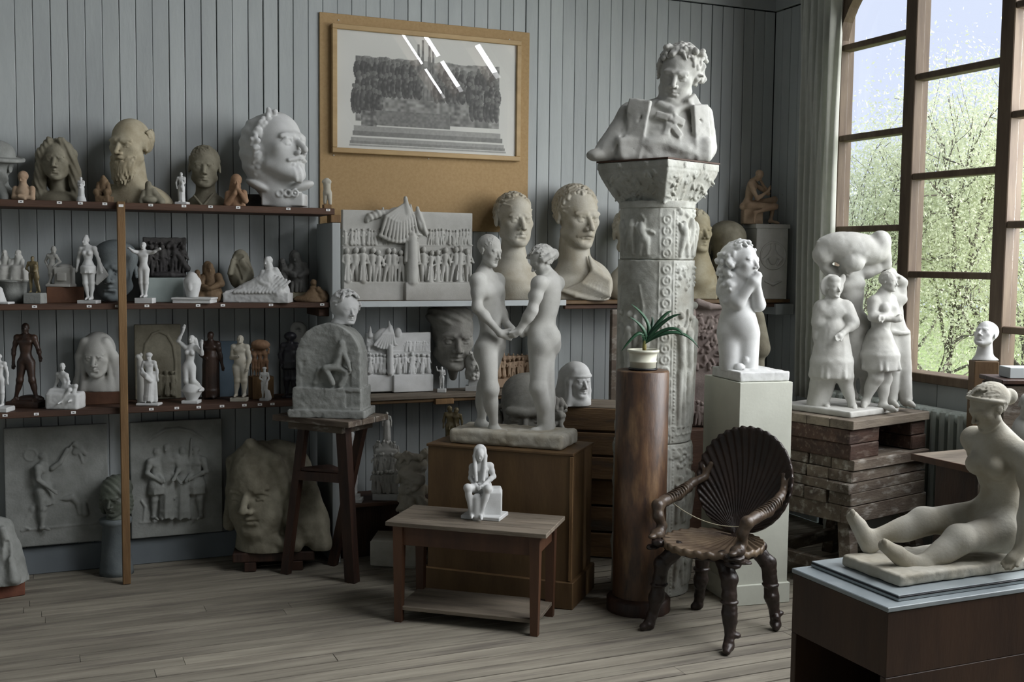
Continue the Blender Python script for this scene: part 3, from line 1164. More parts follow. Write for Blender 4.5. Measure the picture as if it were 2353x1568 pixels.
# ------------------------------------------------------------------ shelving along the back wall
ZA, ZB2, ZD = 1.898, 1.402, .886          # tops of the three left shelves
YS = 5.76                                  # their front edge
YD = YB - .03
shv = empty('shelving_unit', (.4, 5.9, 0))
tag(shv, 'dark wooden open shelving crowded with busts and statuettes on the left wall', 'shelf')
SO = Vector((.4, 5.9, 0))
XE = 1.5


def spart(root, o, name, m, lo, hi, bev=.003):
    c = [(a + b) / 2 for a, b in zip(lo, hi)]
    return MB().box((0, 0, 0), [b - a for a, b in zip(lo, hi)], bev).obj(name, m, root, loc=Vector(c) - o)


s1 = spart(shv, SO, 'shelf_board', 'wood_shelf', (-1.1, YS, ZA - .034), (XE - .02, YD, ZA))
s2 = spart(shv, SO, 'shelf_board', 'wood_shelf', (-1.1, YS, ZB2 - .028), (1.452, YD, ZB2))
s3 = spart(shv, SO, 'shelf_board', 'wood_shelf', (-1.1, YS, ZD - .03), (1.44, YD, ZD))
spart(shv, SO, 'post', 'wood_post', (.392, YS - .034, 0), (.43, YS - .002, ZA + .004))
spart(shv, SO, 'upright', 'wall_paint', (1.457, YS - .03, 0), (1.503, YD, ZA - .075))
spart(shv, SO, 'bearer_block', 'wood_post', (1.45, YS - .035, ZA - .075), (1.505, YS + .05, ZA - .035))
spart(shv, SO, 'cleat', 'wood_shelf', (1.40, YS + .03, ZB2 - .075), (1.456, YD, ZB2 - .03))
tagm = MB().box((0, 0, 0), (.022, .002, .012)).v, MB().box((0, 0, 0), (.022, .002, .012)).f
tme = new_mesh('number_tag', *tagm)
tme.materials.append(MATS['paper_tag'])
ime = MB().box((0, 0, 0), (.009, .001, .004))
ime = new_mesh('number_mark', ime.v, ime.f)
ime.materials.append(MATS['tag_ink'])


def tags(shelf, pxs, y, zt, drop):
    for px in pxs:
        q = ony(px, 600, y)
        o = link('number_tag', tme, None, shelf, Vector((q[0], y - .0015, zt - drop)) - shelf.location - shelf.parent.location)
        link('number_mark', ime, None, o, (0.0, -.0014, 0))


tags(s1, (51, 139, 187, 243, 348, 424, 485, 548, 663, 754), YS, ZA, .009)
tags(s2, (77, 203, 268, 336, 454, 511, 622, 740), YS, ZB2, .011)
tags(s3, (3, 76, 162, 343, 402, 453, 507, 559, 595, 624), YS, ZD, .013)
tg = link('number_tag', tme, None, [c for c in shv.children if c.name.startswith('post')][0], (0, -.018, .93))

wsh = empty('wall_shelf', (2.9, 5.95, 0))
tag(wsh, 'long plank shelf with a white front edge under the large flag relief', 'shelf')
WSO = Vector((2.9, 5.95, 0))
ZW = 1.402
YW = 5.80
spart(wsh, WSO, 'shelf_board', 'wood_brown', (1.51, YW, ZW - .022), (4.47, YD, ZW))
spart(wsh, WSO, 'front_edge', 'white_paint', (1.51, YW - .018, ZW - .028), (2.86, YW - .001, ZW + .004), .002)
spart(wsh, WSO, 'bearer', 'wood_shelf', (2.87, YW + .02, ZW - .05), (4.40, YW + .05, ZW - .024))
spart(wsh, WSO, 'bracket', 'wall_paint', (4.36, YW + .0, ZW - .10), (4.50, YD, ZW - .03))
spart(wsh, WSO, 'upright', 'white_paint', (2.775, YW + .02, .0), (2.81, YD, ZW - .03))
lsh = empty('low_shelf', (2.2, 5.95, 0))
tag(lsh, 'narrow plank shelf below the white-edged shelf with the small flag relief', 'shelf')
LSO = Vector((2.2, 5.95, 0))
ZL = .88
lb = spart(lsh, LSO, 'shelf_board', 'wood_grey', (1.51, YW, ZL - .022), (2.77, YD, ZL))
spart(lsh, LSO, 'bearer', 'wood_brown', (1.51, YW + .01, ZL - .042), (2.77, YW + .03, ZL - .022))
spart(lsh, LSO, 'cleat', 'wood_post', (2.06, YW - .01, ZL - .055), (2.17, YW + .035, ZL - .024))
bsh = empty('bottom_shelf', (1.9, 5.9, 0))
tag(bsh, 'dark lowest plank shelf near the floor behind the stool', 'shelf')
ZF = .307
spart(bsh, Vector((1.9, 5.9, 0)), 'shelf_board', 'wood_shelf', (1.53, 5.75, ZF - .02), (2.5, YD, ZF))
spart(bsh, Vector((1.9, 5.9, 0)), 'support', 'wood_dark', (1.53, 5.80, 0), (2.5, 5.84, ZF - .02))
pl = MB().box((0, 0, .45), (.075, .03, .90), .004).obj('old_board', 'wood_stand', loc=(3.20, 5.78, .40), rz=0)
pl.location = (3.17, 5.74, 0)
pl.scale = (1, 1, 1.5)
tag(pl, 'dark old upright board standing behind the ornate column at its left', 'board')

# ------------------------------------------------------------------ pinboard and framed photograph
q0, q1, q2 = ony(732, 28, YB), ony(1216, 77, YB), ony(1090, 530, YB)
pb = MB().box((0, 0, 0), (q1[0] - q0[0] - .004, .012, q0[2] - 1.80), .002).obj('pinboard', 'fibreboard', loc=((q0[0] + q1[0]) / 2, YB - .007, (q0[2] + 1.80) / 2))
tag(pb, 'tan fibreboard panel fixed to the wall behind the framed photograph', 'board')
YF = YB - .045
a0, a1, a2, a3 = ony(761, 51, YF), ony(1197, 95, YF), ony(766, 349, YF), ony(1197, 372, YF)
fx0, fx1 = (a0[0] + a2[0]) / 2, (a1[0] + a3[0]) / 2
fz1, fz0 = (a0[2] + a1[2]) / 2, (a2[2] + a3[2]) / 2
fcx, fcz = (fx0 + fx1) / 2, (fz0 + fz1) / 2
fr = empty('framed_photograph', (fcx, YF, fcz))
tag(fr, 'large framed grey photograph of a crowded sculpture monument on the pinboard', 'picture')
fw_, fh_ = fx1 - fx0, fz1 - fz0
t = .028
MB().box((0, 0, 0), (fw_, .03, t), .003).obj('frame_rail', 'wood_frame', fr, loc=(0, .012, fh_ / 2 - t / 2))
MB().box((0, 0, 0), (fw_, .03, t), .003).obj('frame_rail', 'wood_frame', fr, loc=(0, .012, -fh_ / 2 + t / 2))
for sx in (-1, 1):
    MB().box((0, 0, 0), (t, .03, fh_ - 2 * t), .003).obj('frame_stile', 'wood_frame', fr, loc=(sx * (fw_ / 2 - t / 2), .012, 0))
# the flat print: monument drawn as procedural tones
pm = bpy.data.materials.new('monument_print')
MATS['monument_print'] = pm
pm.use_nodes = True
nt = pm.node_tree
bs = nt.nodes['Principled BSDF']
bs.inputs['Roughness'].default_value = .6
at = nt.nodes.new('ShaderNodeVertexColor')
at.layer_name = 'print'
nt.links.new(at.outputs['Color'], bs.inputs['Base Color'])
W_, H_ = fw_ - 2 * t, fh_ - 2 * t
NX, NZ = 330, 200
gx, gz = np.meshgrid(np.linspace(0, 1, NX), np.linspace(0, 1, NZ), indexing='ij')   # gz up
rg = np.random.default_rng(4)


def smooth_noise(nx, nz, sd):
    g = np.random.default_rng(sd).random((nx + 2, nz + 2))
    u, v = gx * nx, gz * nz
    i, j = np.minimum(u.astype(int), nx - 1), np.minimum(v.astype(int), nz - 1)
    fu, fv = u - i, v - j
    fu, fv = fu * fu * (3 - 2 * fu), fv * fv * (3 - 2 * fv)
    return (g[i, j] * (1 - fu) + g[i + 1, j] * fu) * (1 - fv) + (g[i, j + 1] * (1 - fu) + g[i + 1, j + 1] * fu) * fv


tone = np.full((NX, NZ), .77) + .03 * smooth_noise(5, 4, 1)
mon = (gx > .10) & (gx < .90) & (gz > .24) & (gz < .78 + .02 * smooth_noise(30, 1, 2))
tone = np.where(mon, .40 + .25 * (smooth_noise(60, 40, 3) - .5) + .12 * smooth_noise(14, 10, 5), tone)
for bxx, bw2, bz0, bz1 in ((.44, .012, .45, .93), (.463, .012, .45, .97), (.50, .013, .45, .93), (.52, .01, .45, .88)):
    tone = np.where((np.abs(gx - bxx) < bw2 * (1.25 - gz * .8)) & (gz > bz0) & (gz < bz1), .30 + .2 * smooth_noise(80, 30, 9), tone)
r2 = random.Random(12)
for rowz, hh_, n_, x0_, x1_ in ((.60, .20, 18, .10, .42), (.58, .19, 15, .56, .89), (.46, .22, 17, .09, .45), (.44, .22, 16, .52, .90), (.31, .26, 9, .08, .24), (.30, .24, 7, .74, .90)):
    for i in range(n_):
        x = x0_ + (x1_ - x0_) * (i + r2.random()) / n_
        h = hh_ * r2.uniform(.8, 1.05)
        w = .020 * r2.uniform(.8, 1.2)
        body = ((gx - x) / w) ** 2 + ((gz - (rowz + h * .38)) / (h * .42)) ** 2 < 1
        hd_ = ((gx - x) / .011) ** 2 + ((gz - (rowz + h * .86)) / .020) ** 2 < 1
        lit = np.clip((gx - x) / w * .5 + .5, 0, 1)
        tone = np.where(body, .22 + .40 * lit * smooth_noise(90, 50, 20 + i), tone)
        tone = np.where(hd_, .26 + .26 * lit, tone)
slab = (gx > .20) & (gx < .62) & (gz > .21 + .0 * gx) & (gz < .34)
tone = np.where(slab, .42 + .12 * (smooth_noise(90, 60, 31) - .5), tone)
tone = np.where((gx > .13) & (gx < .21) & (gz > .2) & (gz < .33), .26 + .3 * smooth_noise(70, 50, 33), tone)
for z0_, z1_, v_ in ((.155, .20, .55), (.115, .155, .44), (.07, .10, .55), (.045, .07, .47), (.025, .04, .56)):
    tone = np.where((gx > .10 - (.2 - z0_) * .2) & (gx < .90 + (.2 - z0_) * .25) & (gz > z0_) & (gz < z1_), v_ + .06 * (smooth_noise(120, 60, 40) - .5), tone)
pv_ = np.stack([gx * W_ - W_ / 2, np.zeros_like(gx), gz * H_ - H_ / 2], -1).reshape(-1, 3)
idx = np.arange(NX * NZ).reshape(NX, NZ)
pf = np.stack([idx[:-1, :-1], idx[1:, :-1], idx[1:, 1:], idx[:-1, 1:]], -1).reshape(-1, 4)
pme = bpy.data.meshes.new('print')
pme.vertices.add(len(pv_))
pme.vertices.foreach_set('co', pv_.astype(np.float32).ravel())
pme.loops.add(pf.size)
pme.loops.foreach_set('vertex_index', pf.ravel().astype(np.int32))
pme.polygons.add(len(pf))
pme.polygons.foreach_set('loop_start', np.arange(0, pf.size, 4, dtype=np.int32))
pme.update(calc_edges=True)
ca = pme.color_attributes.new('print', 'FLOAT_COLOR', 'POINT')
tv = tone.reshape(-1) ** 2.0
cc = np.stack([tv * 1.0, tv * 1.0, tv * .93, np.ones_like(tv)], -1).astype(np.float32)
ca.data.foreach_set('color', cc.ravel())
link('print', pme, 'monument_print', fr, (0, .012, 0))
gl = bpy.data.materials.new('picture_glass')
MATS['picture_glass'] = gl
gl.use_nodes = True
nt = gl.node_tree
nt.nodes.clear()
o_ = nt.nodes.new('ShaderNodeOutputMaterial')
m_ = nt.nodes.new('ShaderNodeMixShader')
t_ = nt.nodes.new('ShaderNodeBsdfTransparent')
g_ = nt.nodes.new('ShaderNodeBsdfGlossy')
g_.inputs['Roughness'].default_value = .01
m_.inputs[0].default_value = .06
nt.links.new(t_.outputs[0], m_.inputs[1])
nt.links.new(g_.outputs[0], m_.inputs[2])
nt.links.new(m_.outputs[0], o_.inputs[0])
link('glass', new_mesh('glass', [(-W_ / 2, 0, -H_ / 2), (W_ / 2, 0, -H_ / 2), (W_ / 2, 0, H_ / 2), (-W_ / 2, 0, H_ / 2)], [(0, 1, 2, 3)]),
     'picture_glass', fr, (0, .004, 0))
for px, py in ((778, 46), (1171, 91), (767, 357), (985, 365)):
    q = ony(px, py, YB - .016)
    MB().lathe([(.004, -.004), (.004, 0), (.002, .003)], 8).obj('screw', 'paper_tag', pb, loc=Vector(q) - pb.location).rotation_euler = (math.pi / 2, 0, 0)

# ------------------------------------------------------------------ free-standing furniture
def oriented(root_name, corner, ang, label, cat, group=None):
    """empty at a front corner: local +x along the front edge, +y into depth"""
    e = empty(root_name, (corner[0], corner[1], 0), ang)
    return tag(e, label, cat, group)


# small table in front of the pedestal
A_T = math.radians(-39.3)
tbl = oriented('side_table', (1.437, 4.706), A_T, 'low worn wooden table with a lower shelf holding the seated statuette', 'table')
TW, TD, TH = .745, .36, .462
for i in range(4):
    MB().box((0, 0, 0), (TW, TD / 4 - .0015, .02), .002).obj('top_board', 'wood_grey', tbl, loc=(TW / 2, TD * (i + .5) / 4, TH - .01))
for lx, ly in ((.055, .035), (TW - .055, .035), (.055, TD - .045), (TW - .055, TD - .045)):
    MB().beam((lx, ly, 0), (lx, ly, TH - .02), .034, .034, (0, 1, 0), .046, .046).obj('leg', 'wood_red', tbl)
MB().box((0, 0, 0), (TW - .11, .018, .085), .002).obj('apron', 'wood_red', tbl, loc=(TW / 2, .035, TH - .065))
MB().box((0, 0, 0), (TW - .11, .018, .085), .002).obj('apron', 'wood_red', tbl, loc=(TW / 2, TD - .045, TH - .065))
for lx in (.055, TW - .055):
    MB().box((0, 0, 0), (.018, TD - .09, .085), .002).obj('apron', 'wood_red', tbl, loc=(lx, TD / 2, TH - .065))
MB().box((0, 0, 0), (TW - .085, TD - .06, .018), .002).obj('lower_shelf', 'wood_grey', tbl, loc=(TW / 2, TD / 2, .062))

# brown pedestal of the couple
A_P = math.radians(-43)
e1, e2 = np.array([math.cos(A_P), math.sin(A_P)]), np.array([-math.sin(A_P), math.cos(A_P)])
PW, PD, PH = .74, .36, .74
pfr = np.array([2.30, 4.56])
ped = oriented('pedestal', pfr - e1 * PW, A_P, 'large brown fibreboard pedestal under the plaster couple', 'pedestal')
bx('body', 'wood_brown', (PW / 2, PD / 2, PH / 2), (PW - .006, PD - .006, PH - .012), ped, .004)
bx('top_panel', 'wood_brown', (PW / 2, PD / 2, PH - .006), (PW + .006, PD + .006, .012), ped, .002)
bx('plinth', 'wood_brown', (PW / 2, PD / 2, .065), (PW + .028, PD + .028, .13), ped, .004)
bx('corner_strip', 'wood_post', (PW - .004, -.002, PH / 2 + .06), (.016, .008, PH - .15), ped, .001)

# modelling stool
stl = empty('modelling_stool', (1.39, 5.50, 0), math.radians(-52))
tag(stl, 'tall dark three-legged modelling stand carrying the grey stele', 'stool')
ZST = .842
TS = .40
for i in range(3):
    MB().box((0, 0, 0), (TS + .08, (TS - .06) / 3 - .003, .03), .003).obj('top_board', 'wood_stand', stl, loc=(0, -(TS - .06) / 2 + (TS - .06) * (i + .5) / 3, ZST - .015))
bx('top_rail', 'wood_stand', (0, 0, ZST - .05), (TS - .06, .26, .04), stl, .003)
MS = stl.matrix_basis.inverted() if False else Matrix.Rotation(math.radians(52), 4, 'Z') @ Matrix.Translation(Vector((-1.39, -5.50, 0)))
for (wx, wy), (tx, ty), w in (((1.185, 5.63), (-.15, -.02), .045), ((1.465, 5.36), (.14, -.08), .06), ((1.45, 5.70), (.12, .12), .045)):
    f = MS @ Vector((wx, wy, 0))
    MB().beam((f.x, f.y, 0), (tx, ty, ZST - .03), w, w * .8, (0, 1, 0)).obj('leg', 'wood_dark', stl)
la = MS @ Vector((1.245, 5.60, .52))
lb_ = MS @ Vector((1.46, 5.415, .52))
lc = MS @ Vector((1.42, 5.63, .52))
for a, b in ((la, lb_), (lb_, lc), (lc, la)):
    MB().beam(a, b, .03, .045).obj('rail', 'wood_dark', stl)
MB().add([tuple(la + Vector((0, 0, .026))), tuple(lb_ + Vector((0, 0, .026))), tuple(lc + Vector((0, 0, .026))), tuple(la + Vector((0, 0, .04))), tuple(lb_ + Vector((0, 0, .04))), tuple(lc + Vector((0, 0, .04)))],
         [(0, 2, 1), (3, 4, 5), (0, 1, 4, 3), (1, 2, 5, 4), (2, 0, 3, 5)]).obj('footrest', 'wood_dark', stl)

# white square pedestal of the kneeling child
A_W = math.radians(-7.6)
wp = oriented('white_pedestal', (3.051, 4.315), A_W, 'square off-white painted pedestal under the kneeling child', 'pedestal')
WH = 1.072
bx('body', 'pedestal_paint', (.139, .19, WH / 2), (.278, .38, WH), wp, .002)
bx('plinth', 'pedestal_paint', (.139, .19, .05), (.30, .40, .10), wp, .003)

# brown turned cylinder with the plant
cyl = empty('wooden_cylinder', (2.605, 4.455, 0))
tag(cyl, 'polished brown wooden cylinder stand with the potted plant on top', 'plant stand')
MB().lathe([(.1225, 0), (.1225, 1.128), (.118, 1.134), (0.0, 1.134)], 48, cap=False).obj('drum', 'wood_cylinder', cyl, True)
MB().lathe([(.150, 0), (.150, .055), (.138, .068), (.123, .072)], 48, cap=False).obj('foot_ring', 'wood_dark', cyl, True)

# crates behind the column
crt = empty('crate_stack', (3.02, 5.45, 0), math.radians(-40))
A_C = math.radians(-35)
for ci, (cx, cy_, z0, hh, w, lab) in enumerate(((2.93, 5.46, 0.0, .44, .50, 'lower rough wooden slatted crate under the veiled plaster head'),
                                               (2.90, 5.42, .445, .40, .44, 'upper rough wooden slatted crate under the veiled plaster head'))):
    c = empty('wooden_crate', (cx, cy_, z0), A_C)
    tag(c, lab, 'crate')
    d = .34
    nsl = 3
    for sgn in (-1, 1):
        for k in range(nsl):
            hs = hh / nsl
            MB().box((0, 0, 0), (w, .016, hs - .014), .003).obj('slat', 'wood_crate', c, loc=(0, sgn * d / 2, hs * (k + .5)))
            MB().box((0, 0, 0), (.016, d - .018, hs - .014), .003).obj('slat', 'wood_crate', c, loc=(sgn * (w / 2 - .008), 0, hs * (k + .5)))
    for k in range(3):
        MB().box((0, 0, 0), (w, d / 3 - .006, .014), .003).obj('slat', 'wood_grey' if ci else 'wood_crate', c, loc=(0, -d / 2 + d * (k + .5) / 3, hh - .007))
    for sx in (-1, 1):
        for sy in (-1, 1):
            MB().box((0, 0, 0), (.035, .035, hh - .02), .003).obj('corner_post', 'wood_crate', c, loc=(sx * (w / 2 - .034), sy * (d / 2 - .026), hh / 2 - .005))
bpy.data.objects.remove(crt)
ZCR = .845

# stack of modelling boards and low stand under the family group
stk = oriented('banker_stand', (3.664, 4.236), math.radians(14), 'low splayed wooden banker stand under the pile of modelling boards', 'stand')
SW, SD = .66, .56
for lx, ly, fx, fy in ((.08, .08, .02, .0), (SW - .08, .08, SW - .02, .0), (.08, SD - .08, .0, SD + .02), (SW - .08, SD - .08, SW - .02, SD + .02)):
    MB().beam((fx, fy, 0), (lx, ly, .40), .065, .065, (0, 1, 0)).obj('leg', 'wood_stand', stk)
for c, sz in (((SW / 2, .03, .12), (SW - .04, .05, .06)), ((SW / 2, SD - .03, .12), (SW - .04, .05, .06)), ((.03, SD / 2, .12), (.05, SD - .1, .06)), ((SW - .03, SD / 2, .12), (.05, SD - .1, .06))):
    MB().box((0, 0, 0), sz, .004).obj('rail', 'wood_stand', stk, loc=c)
for c, sz in (((SW / 2, .03, .40), (SW, .055, .085)), ((SW / 2, SD - .03, .40), (SW, .055, .085)), ((.03, SD / 2, .40), (.055, SD - .11, .085)), ((SW - .03, SD / 2, .40), (.055, SD - .11, .085))):
    MB().box((0, 0, 0), sz, .004).obj('top_rail', 'wood_stand', stk, loc=c)
z = .4435
labs = ['lowest heavy board in the pile under the family group', 'second board from below in the pile under the family group',
        'third board from below, with gaps, in the pile under the family group', 'fourth board from below in the pile under the family group']
for i, (h, ins, ang) in enumerate(((.065, .0, 14), (.05, .0, 14), (.06, .01, 15), (.055, .0, 13))):
    b = empty('modelling_board', (3.664 + ins, 4.236 + ins, z), math.radians(ang))
    tag(b, labs[i], 'board', 'boards piled under the family group')
    for k in range(4):
        wk = (SD - .01) / 4
        MB().box((0, 0, 0), (SW - rnd.uniform(0, .03), wk - .004, h - .002), .004, jit=.002).obj('plank', 'wood_stand', b, loc=(SW / 2 + rnd.uniform(-.02, .01), wk * (k + .5), h / 2))
    z += h
cr4 = Matrix.Rotation(math.radians(14), 3, 'Z')
for i, (lx, ly, sx, sy, lab) in enumerate(((.13, SD / 2, .24, SD - .04, 'left dark wooden block, lower of the pair under the top board'), (.13, SD / 2, .25, SD - .05, 'left dark wooden block, upper of the pair under the top board'),
                                          (SW - .06, .16, .13, .28, 'right dark wooden block, lower of the pair under the top board'), (SW - .07, .16, .13, .28, 'right dark wooden block, upper of the pair under the top board'))):
    p = cr4 @ Vector((lx, ly, 0))
    o = MB().box((0, 0, 0), (sx, sy, .073), .005, jit=.002).obj('wooden_block', 'wood_block', loc=(3.664 + p.x, 4.236 + p.y, z + .038 + .075 * (i % 2)), rz=math.radians(14))
    tag(o, lab, 'block', 'blocks under the top board')
z += .152
tb_ = empty('top_board', (3.664, 4.236, z), math.radians(14))
tag(tb_, 'plaster-stained thick top board carrying the family group', 'board')
TBH = .87 - z
for k in range(4):
    MB().box((0, 0, 0), (SW, SD / 4 - .002, TBH), .003).obj('plank', 'wood_grey', tb_, loc=(SW / 2, SD * (k + .5) / 4, TBH / 2))

# desk under the window
dk = empty('desk', (4.0, 3.62, 0), math.radians(2))
tag(dk, 'dark desk with a pale top behind the reclining nude', 'desk')
bx('desk_top', 'wood_grey', (.0, .07, .745), (.46, .52, .022), dk, .003)
bx('top_edge', 'wood_red', (-.232, .07, .742), (.008, .52, .03), dk, .001)
bx('carcass', 'wood_dark', (.04, .07, .365), (.34, .42, .73), dk, .004)

# post with the small head
PX, PY = 4.13, 3.78

# cabinet of the reclining nude
cab = empty('plinth_box', (2.07, 2.235, 0))
tag(cab, 'large reddish-brown box plinth with a pale top under the reclining nude', 'plinth')
CWD, CDP = .86, .40
bx('body', 'wood_box', (CWD / 2, CDP / 2, .63), (CWD, CDP, .18), cab, .002)
bx('front_panel', 'wood_box', (CWD / 2, .011, .27), (CWD, .022, .54), cab, .002)
bx('back_panel', 'wood_box', (CWD / 2, CDP - .011, .27), (CWD, .022, .54), cab, .002)
bx('partition', 'wood_box', (.42, CDP / 2, .27), (.02, CDP - .046, .54), cab, .002)
bx('side_panel', 'wood_box', (CWD - .011, CDP / 2, .27), (.022, CDP - .046, .54), cab, .002)
bx('bottom_panel', 'wood_box', (.21, CDP / 2, .10), (.40, CDP - .046, .02), cab, .002)
bx('top_panel', 'slate_top', (CWD / 2, CDP / 2, .727), (CWD + .006, CDP + .006, .014), cab, .002)
bx('glass_sheet', 'slate_top', (CWD / 2 + .03, CDP / 2 + .01, .739), (CWD - .06, CDP - .035, .008), cab, .001)
bx('sheet_edge', 'metal_dark', (CWD / 2 + .03, CDP / 2 + .01, .7455), (CWD - .058, CDP - .033, .004), cab, .001)
bx('upper_sheet', 'slate_top', (CWD / 2 + .03, CDP / 2 + .01, .7495), (CWD - .062, CDP - .037, .004), cab, .001)
ZBX = .752

# radiator below the window
rad = empty('radiator', (XR - .09, 4.7, 0))
tag(rad, 'pale painted column radiator below the window', 'radiator')
nsec = 20
sm = MB().box((0, 0, 0), (.10, .038, .62), .012)
sme = new_mesh('section', sm.v, sm.f)
sme.materials.append(MATS['radiator_paint'])
for i in range(nsec):
    link('section', sme, None, rad, (0, .75 - i * .062, .56))
MB().tube([(0, .80, .84), (0, -.48, .84)], .036, 12).obj('top_pipe', 'radiator_paint', rad, True)
MB().tube([(0, .80, .26), (0, -.48, .26)], .03, 12).obj('bottom_pipe', 'radiator_paint', rad, True)
for yy in (.6, -.3):
    bx('foot', 'radiator_paint', (0, yy, .12), (.08, .03, .24), rad, .004)
# ------------------------------------------------------------------ helpers for placing casts
def at_y(px, y, z):
    q = ony(px, 600 if abs(z - 1.65) < 1 else 1200, y)
    for _ in range(3):
        p = prj((q[0], y, z))
        q = q + np.array([(px - p[0]) * p[2] / FPX, 0, 0])
    return np.array([q[0], y, z])


def cast(px, y, z, vox=1.6, wall=False):
    S = Sculpt(px, at_y(px, y, z), vox, wall)
    S.px0 = px
    S.base = prj(S.A)[1]
    return S


def done(S, name, m, label, cat, group=None):
    S.cut((0, 0, -1), (0, 0, 0.0))
    o = S.obj(name, m)
    return tag(o, label, cat, group)


STD = dict(hd=(0, .932, 0), nk=(0, .845, .005), pv=(0, .53, 0), shl=(-.105, .815, 0), shr=(.105, .815, 0),
           al=[(-.15, .66, .01), (-.155, .53, -.03)], ar=[(.15, .66, .01), (.155, .53, -.03)],
           ll=[(-.048, .50, 0), (-.055, .28, -.01), (-.06, .045, .01)], lr=[(.048, .50, 0), (.055, .28, -.01), (.06, .045, .01)])


def pose(S, px, base, H, look=(0, 0, 0), mirror=False, turn=0.0, dz=0.0, **kw):
    """a figure from fractions of its height; turn rotates it about the upright axis (degrees, to image right)"""
    o0 = S.P(px, base, dz)
    a = math.radians(turn)
    opts = {k: kw.pop(k) for k in list(kw) if k in ('fem', 'fat', 'hands', 'hh', 'skipfeet', 'belly', 'headfn')}
    J = dict(STD)
    J.update(kw)

    def Q(t):
        x, u, d = (tuple(t) + (0.0,))[:3]
        if mirror:
            x = -x
        X = x * math.cos(a) - d * math.sin(a)
        D = x * math.sin(a) + d * math.cos(a)
        return o0 + np.array([X, D, u]) * H
    ar = {k: Q(J[k]) for k in ('hd', 'nk', 'pv', 'shl', 'shr')}
    for k in ('al', 'ar', 'll', 'lr'):
        ar[k] = None if J[k] is None else [Q(t) for t in J[k]]
    if mirror:
        ar['shl'], ar['shr'], ar['al'], ar['ar'], ar['ll'], ar['lr'] = ar['shr'], ar['shl'], ar['ar'], ar['al'], ar['lr'], ar['ll']
    r = human(S, H, look=look, **ar, **opts)
    return r, Q


def slab(S, px0, px1, py0, py1, d0, d1, rd=1.0, k=1.0):
    a, b = S.P(px0, py1, d0), S.P(px1, py0, d1)
    S.box((a + b) / 2, np.abs(b - a) / 2, None, rd, k)


def shoulders(S, c, w, dep, hgt, R=None):
    S.ell(c, (w, dep, hgt), R, hgt * .3)


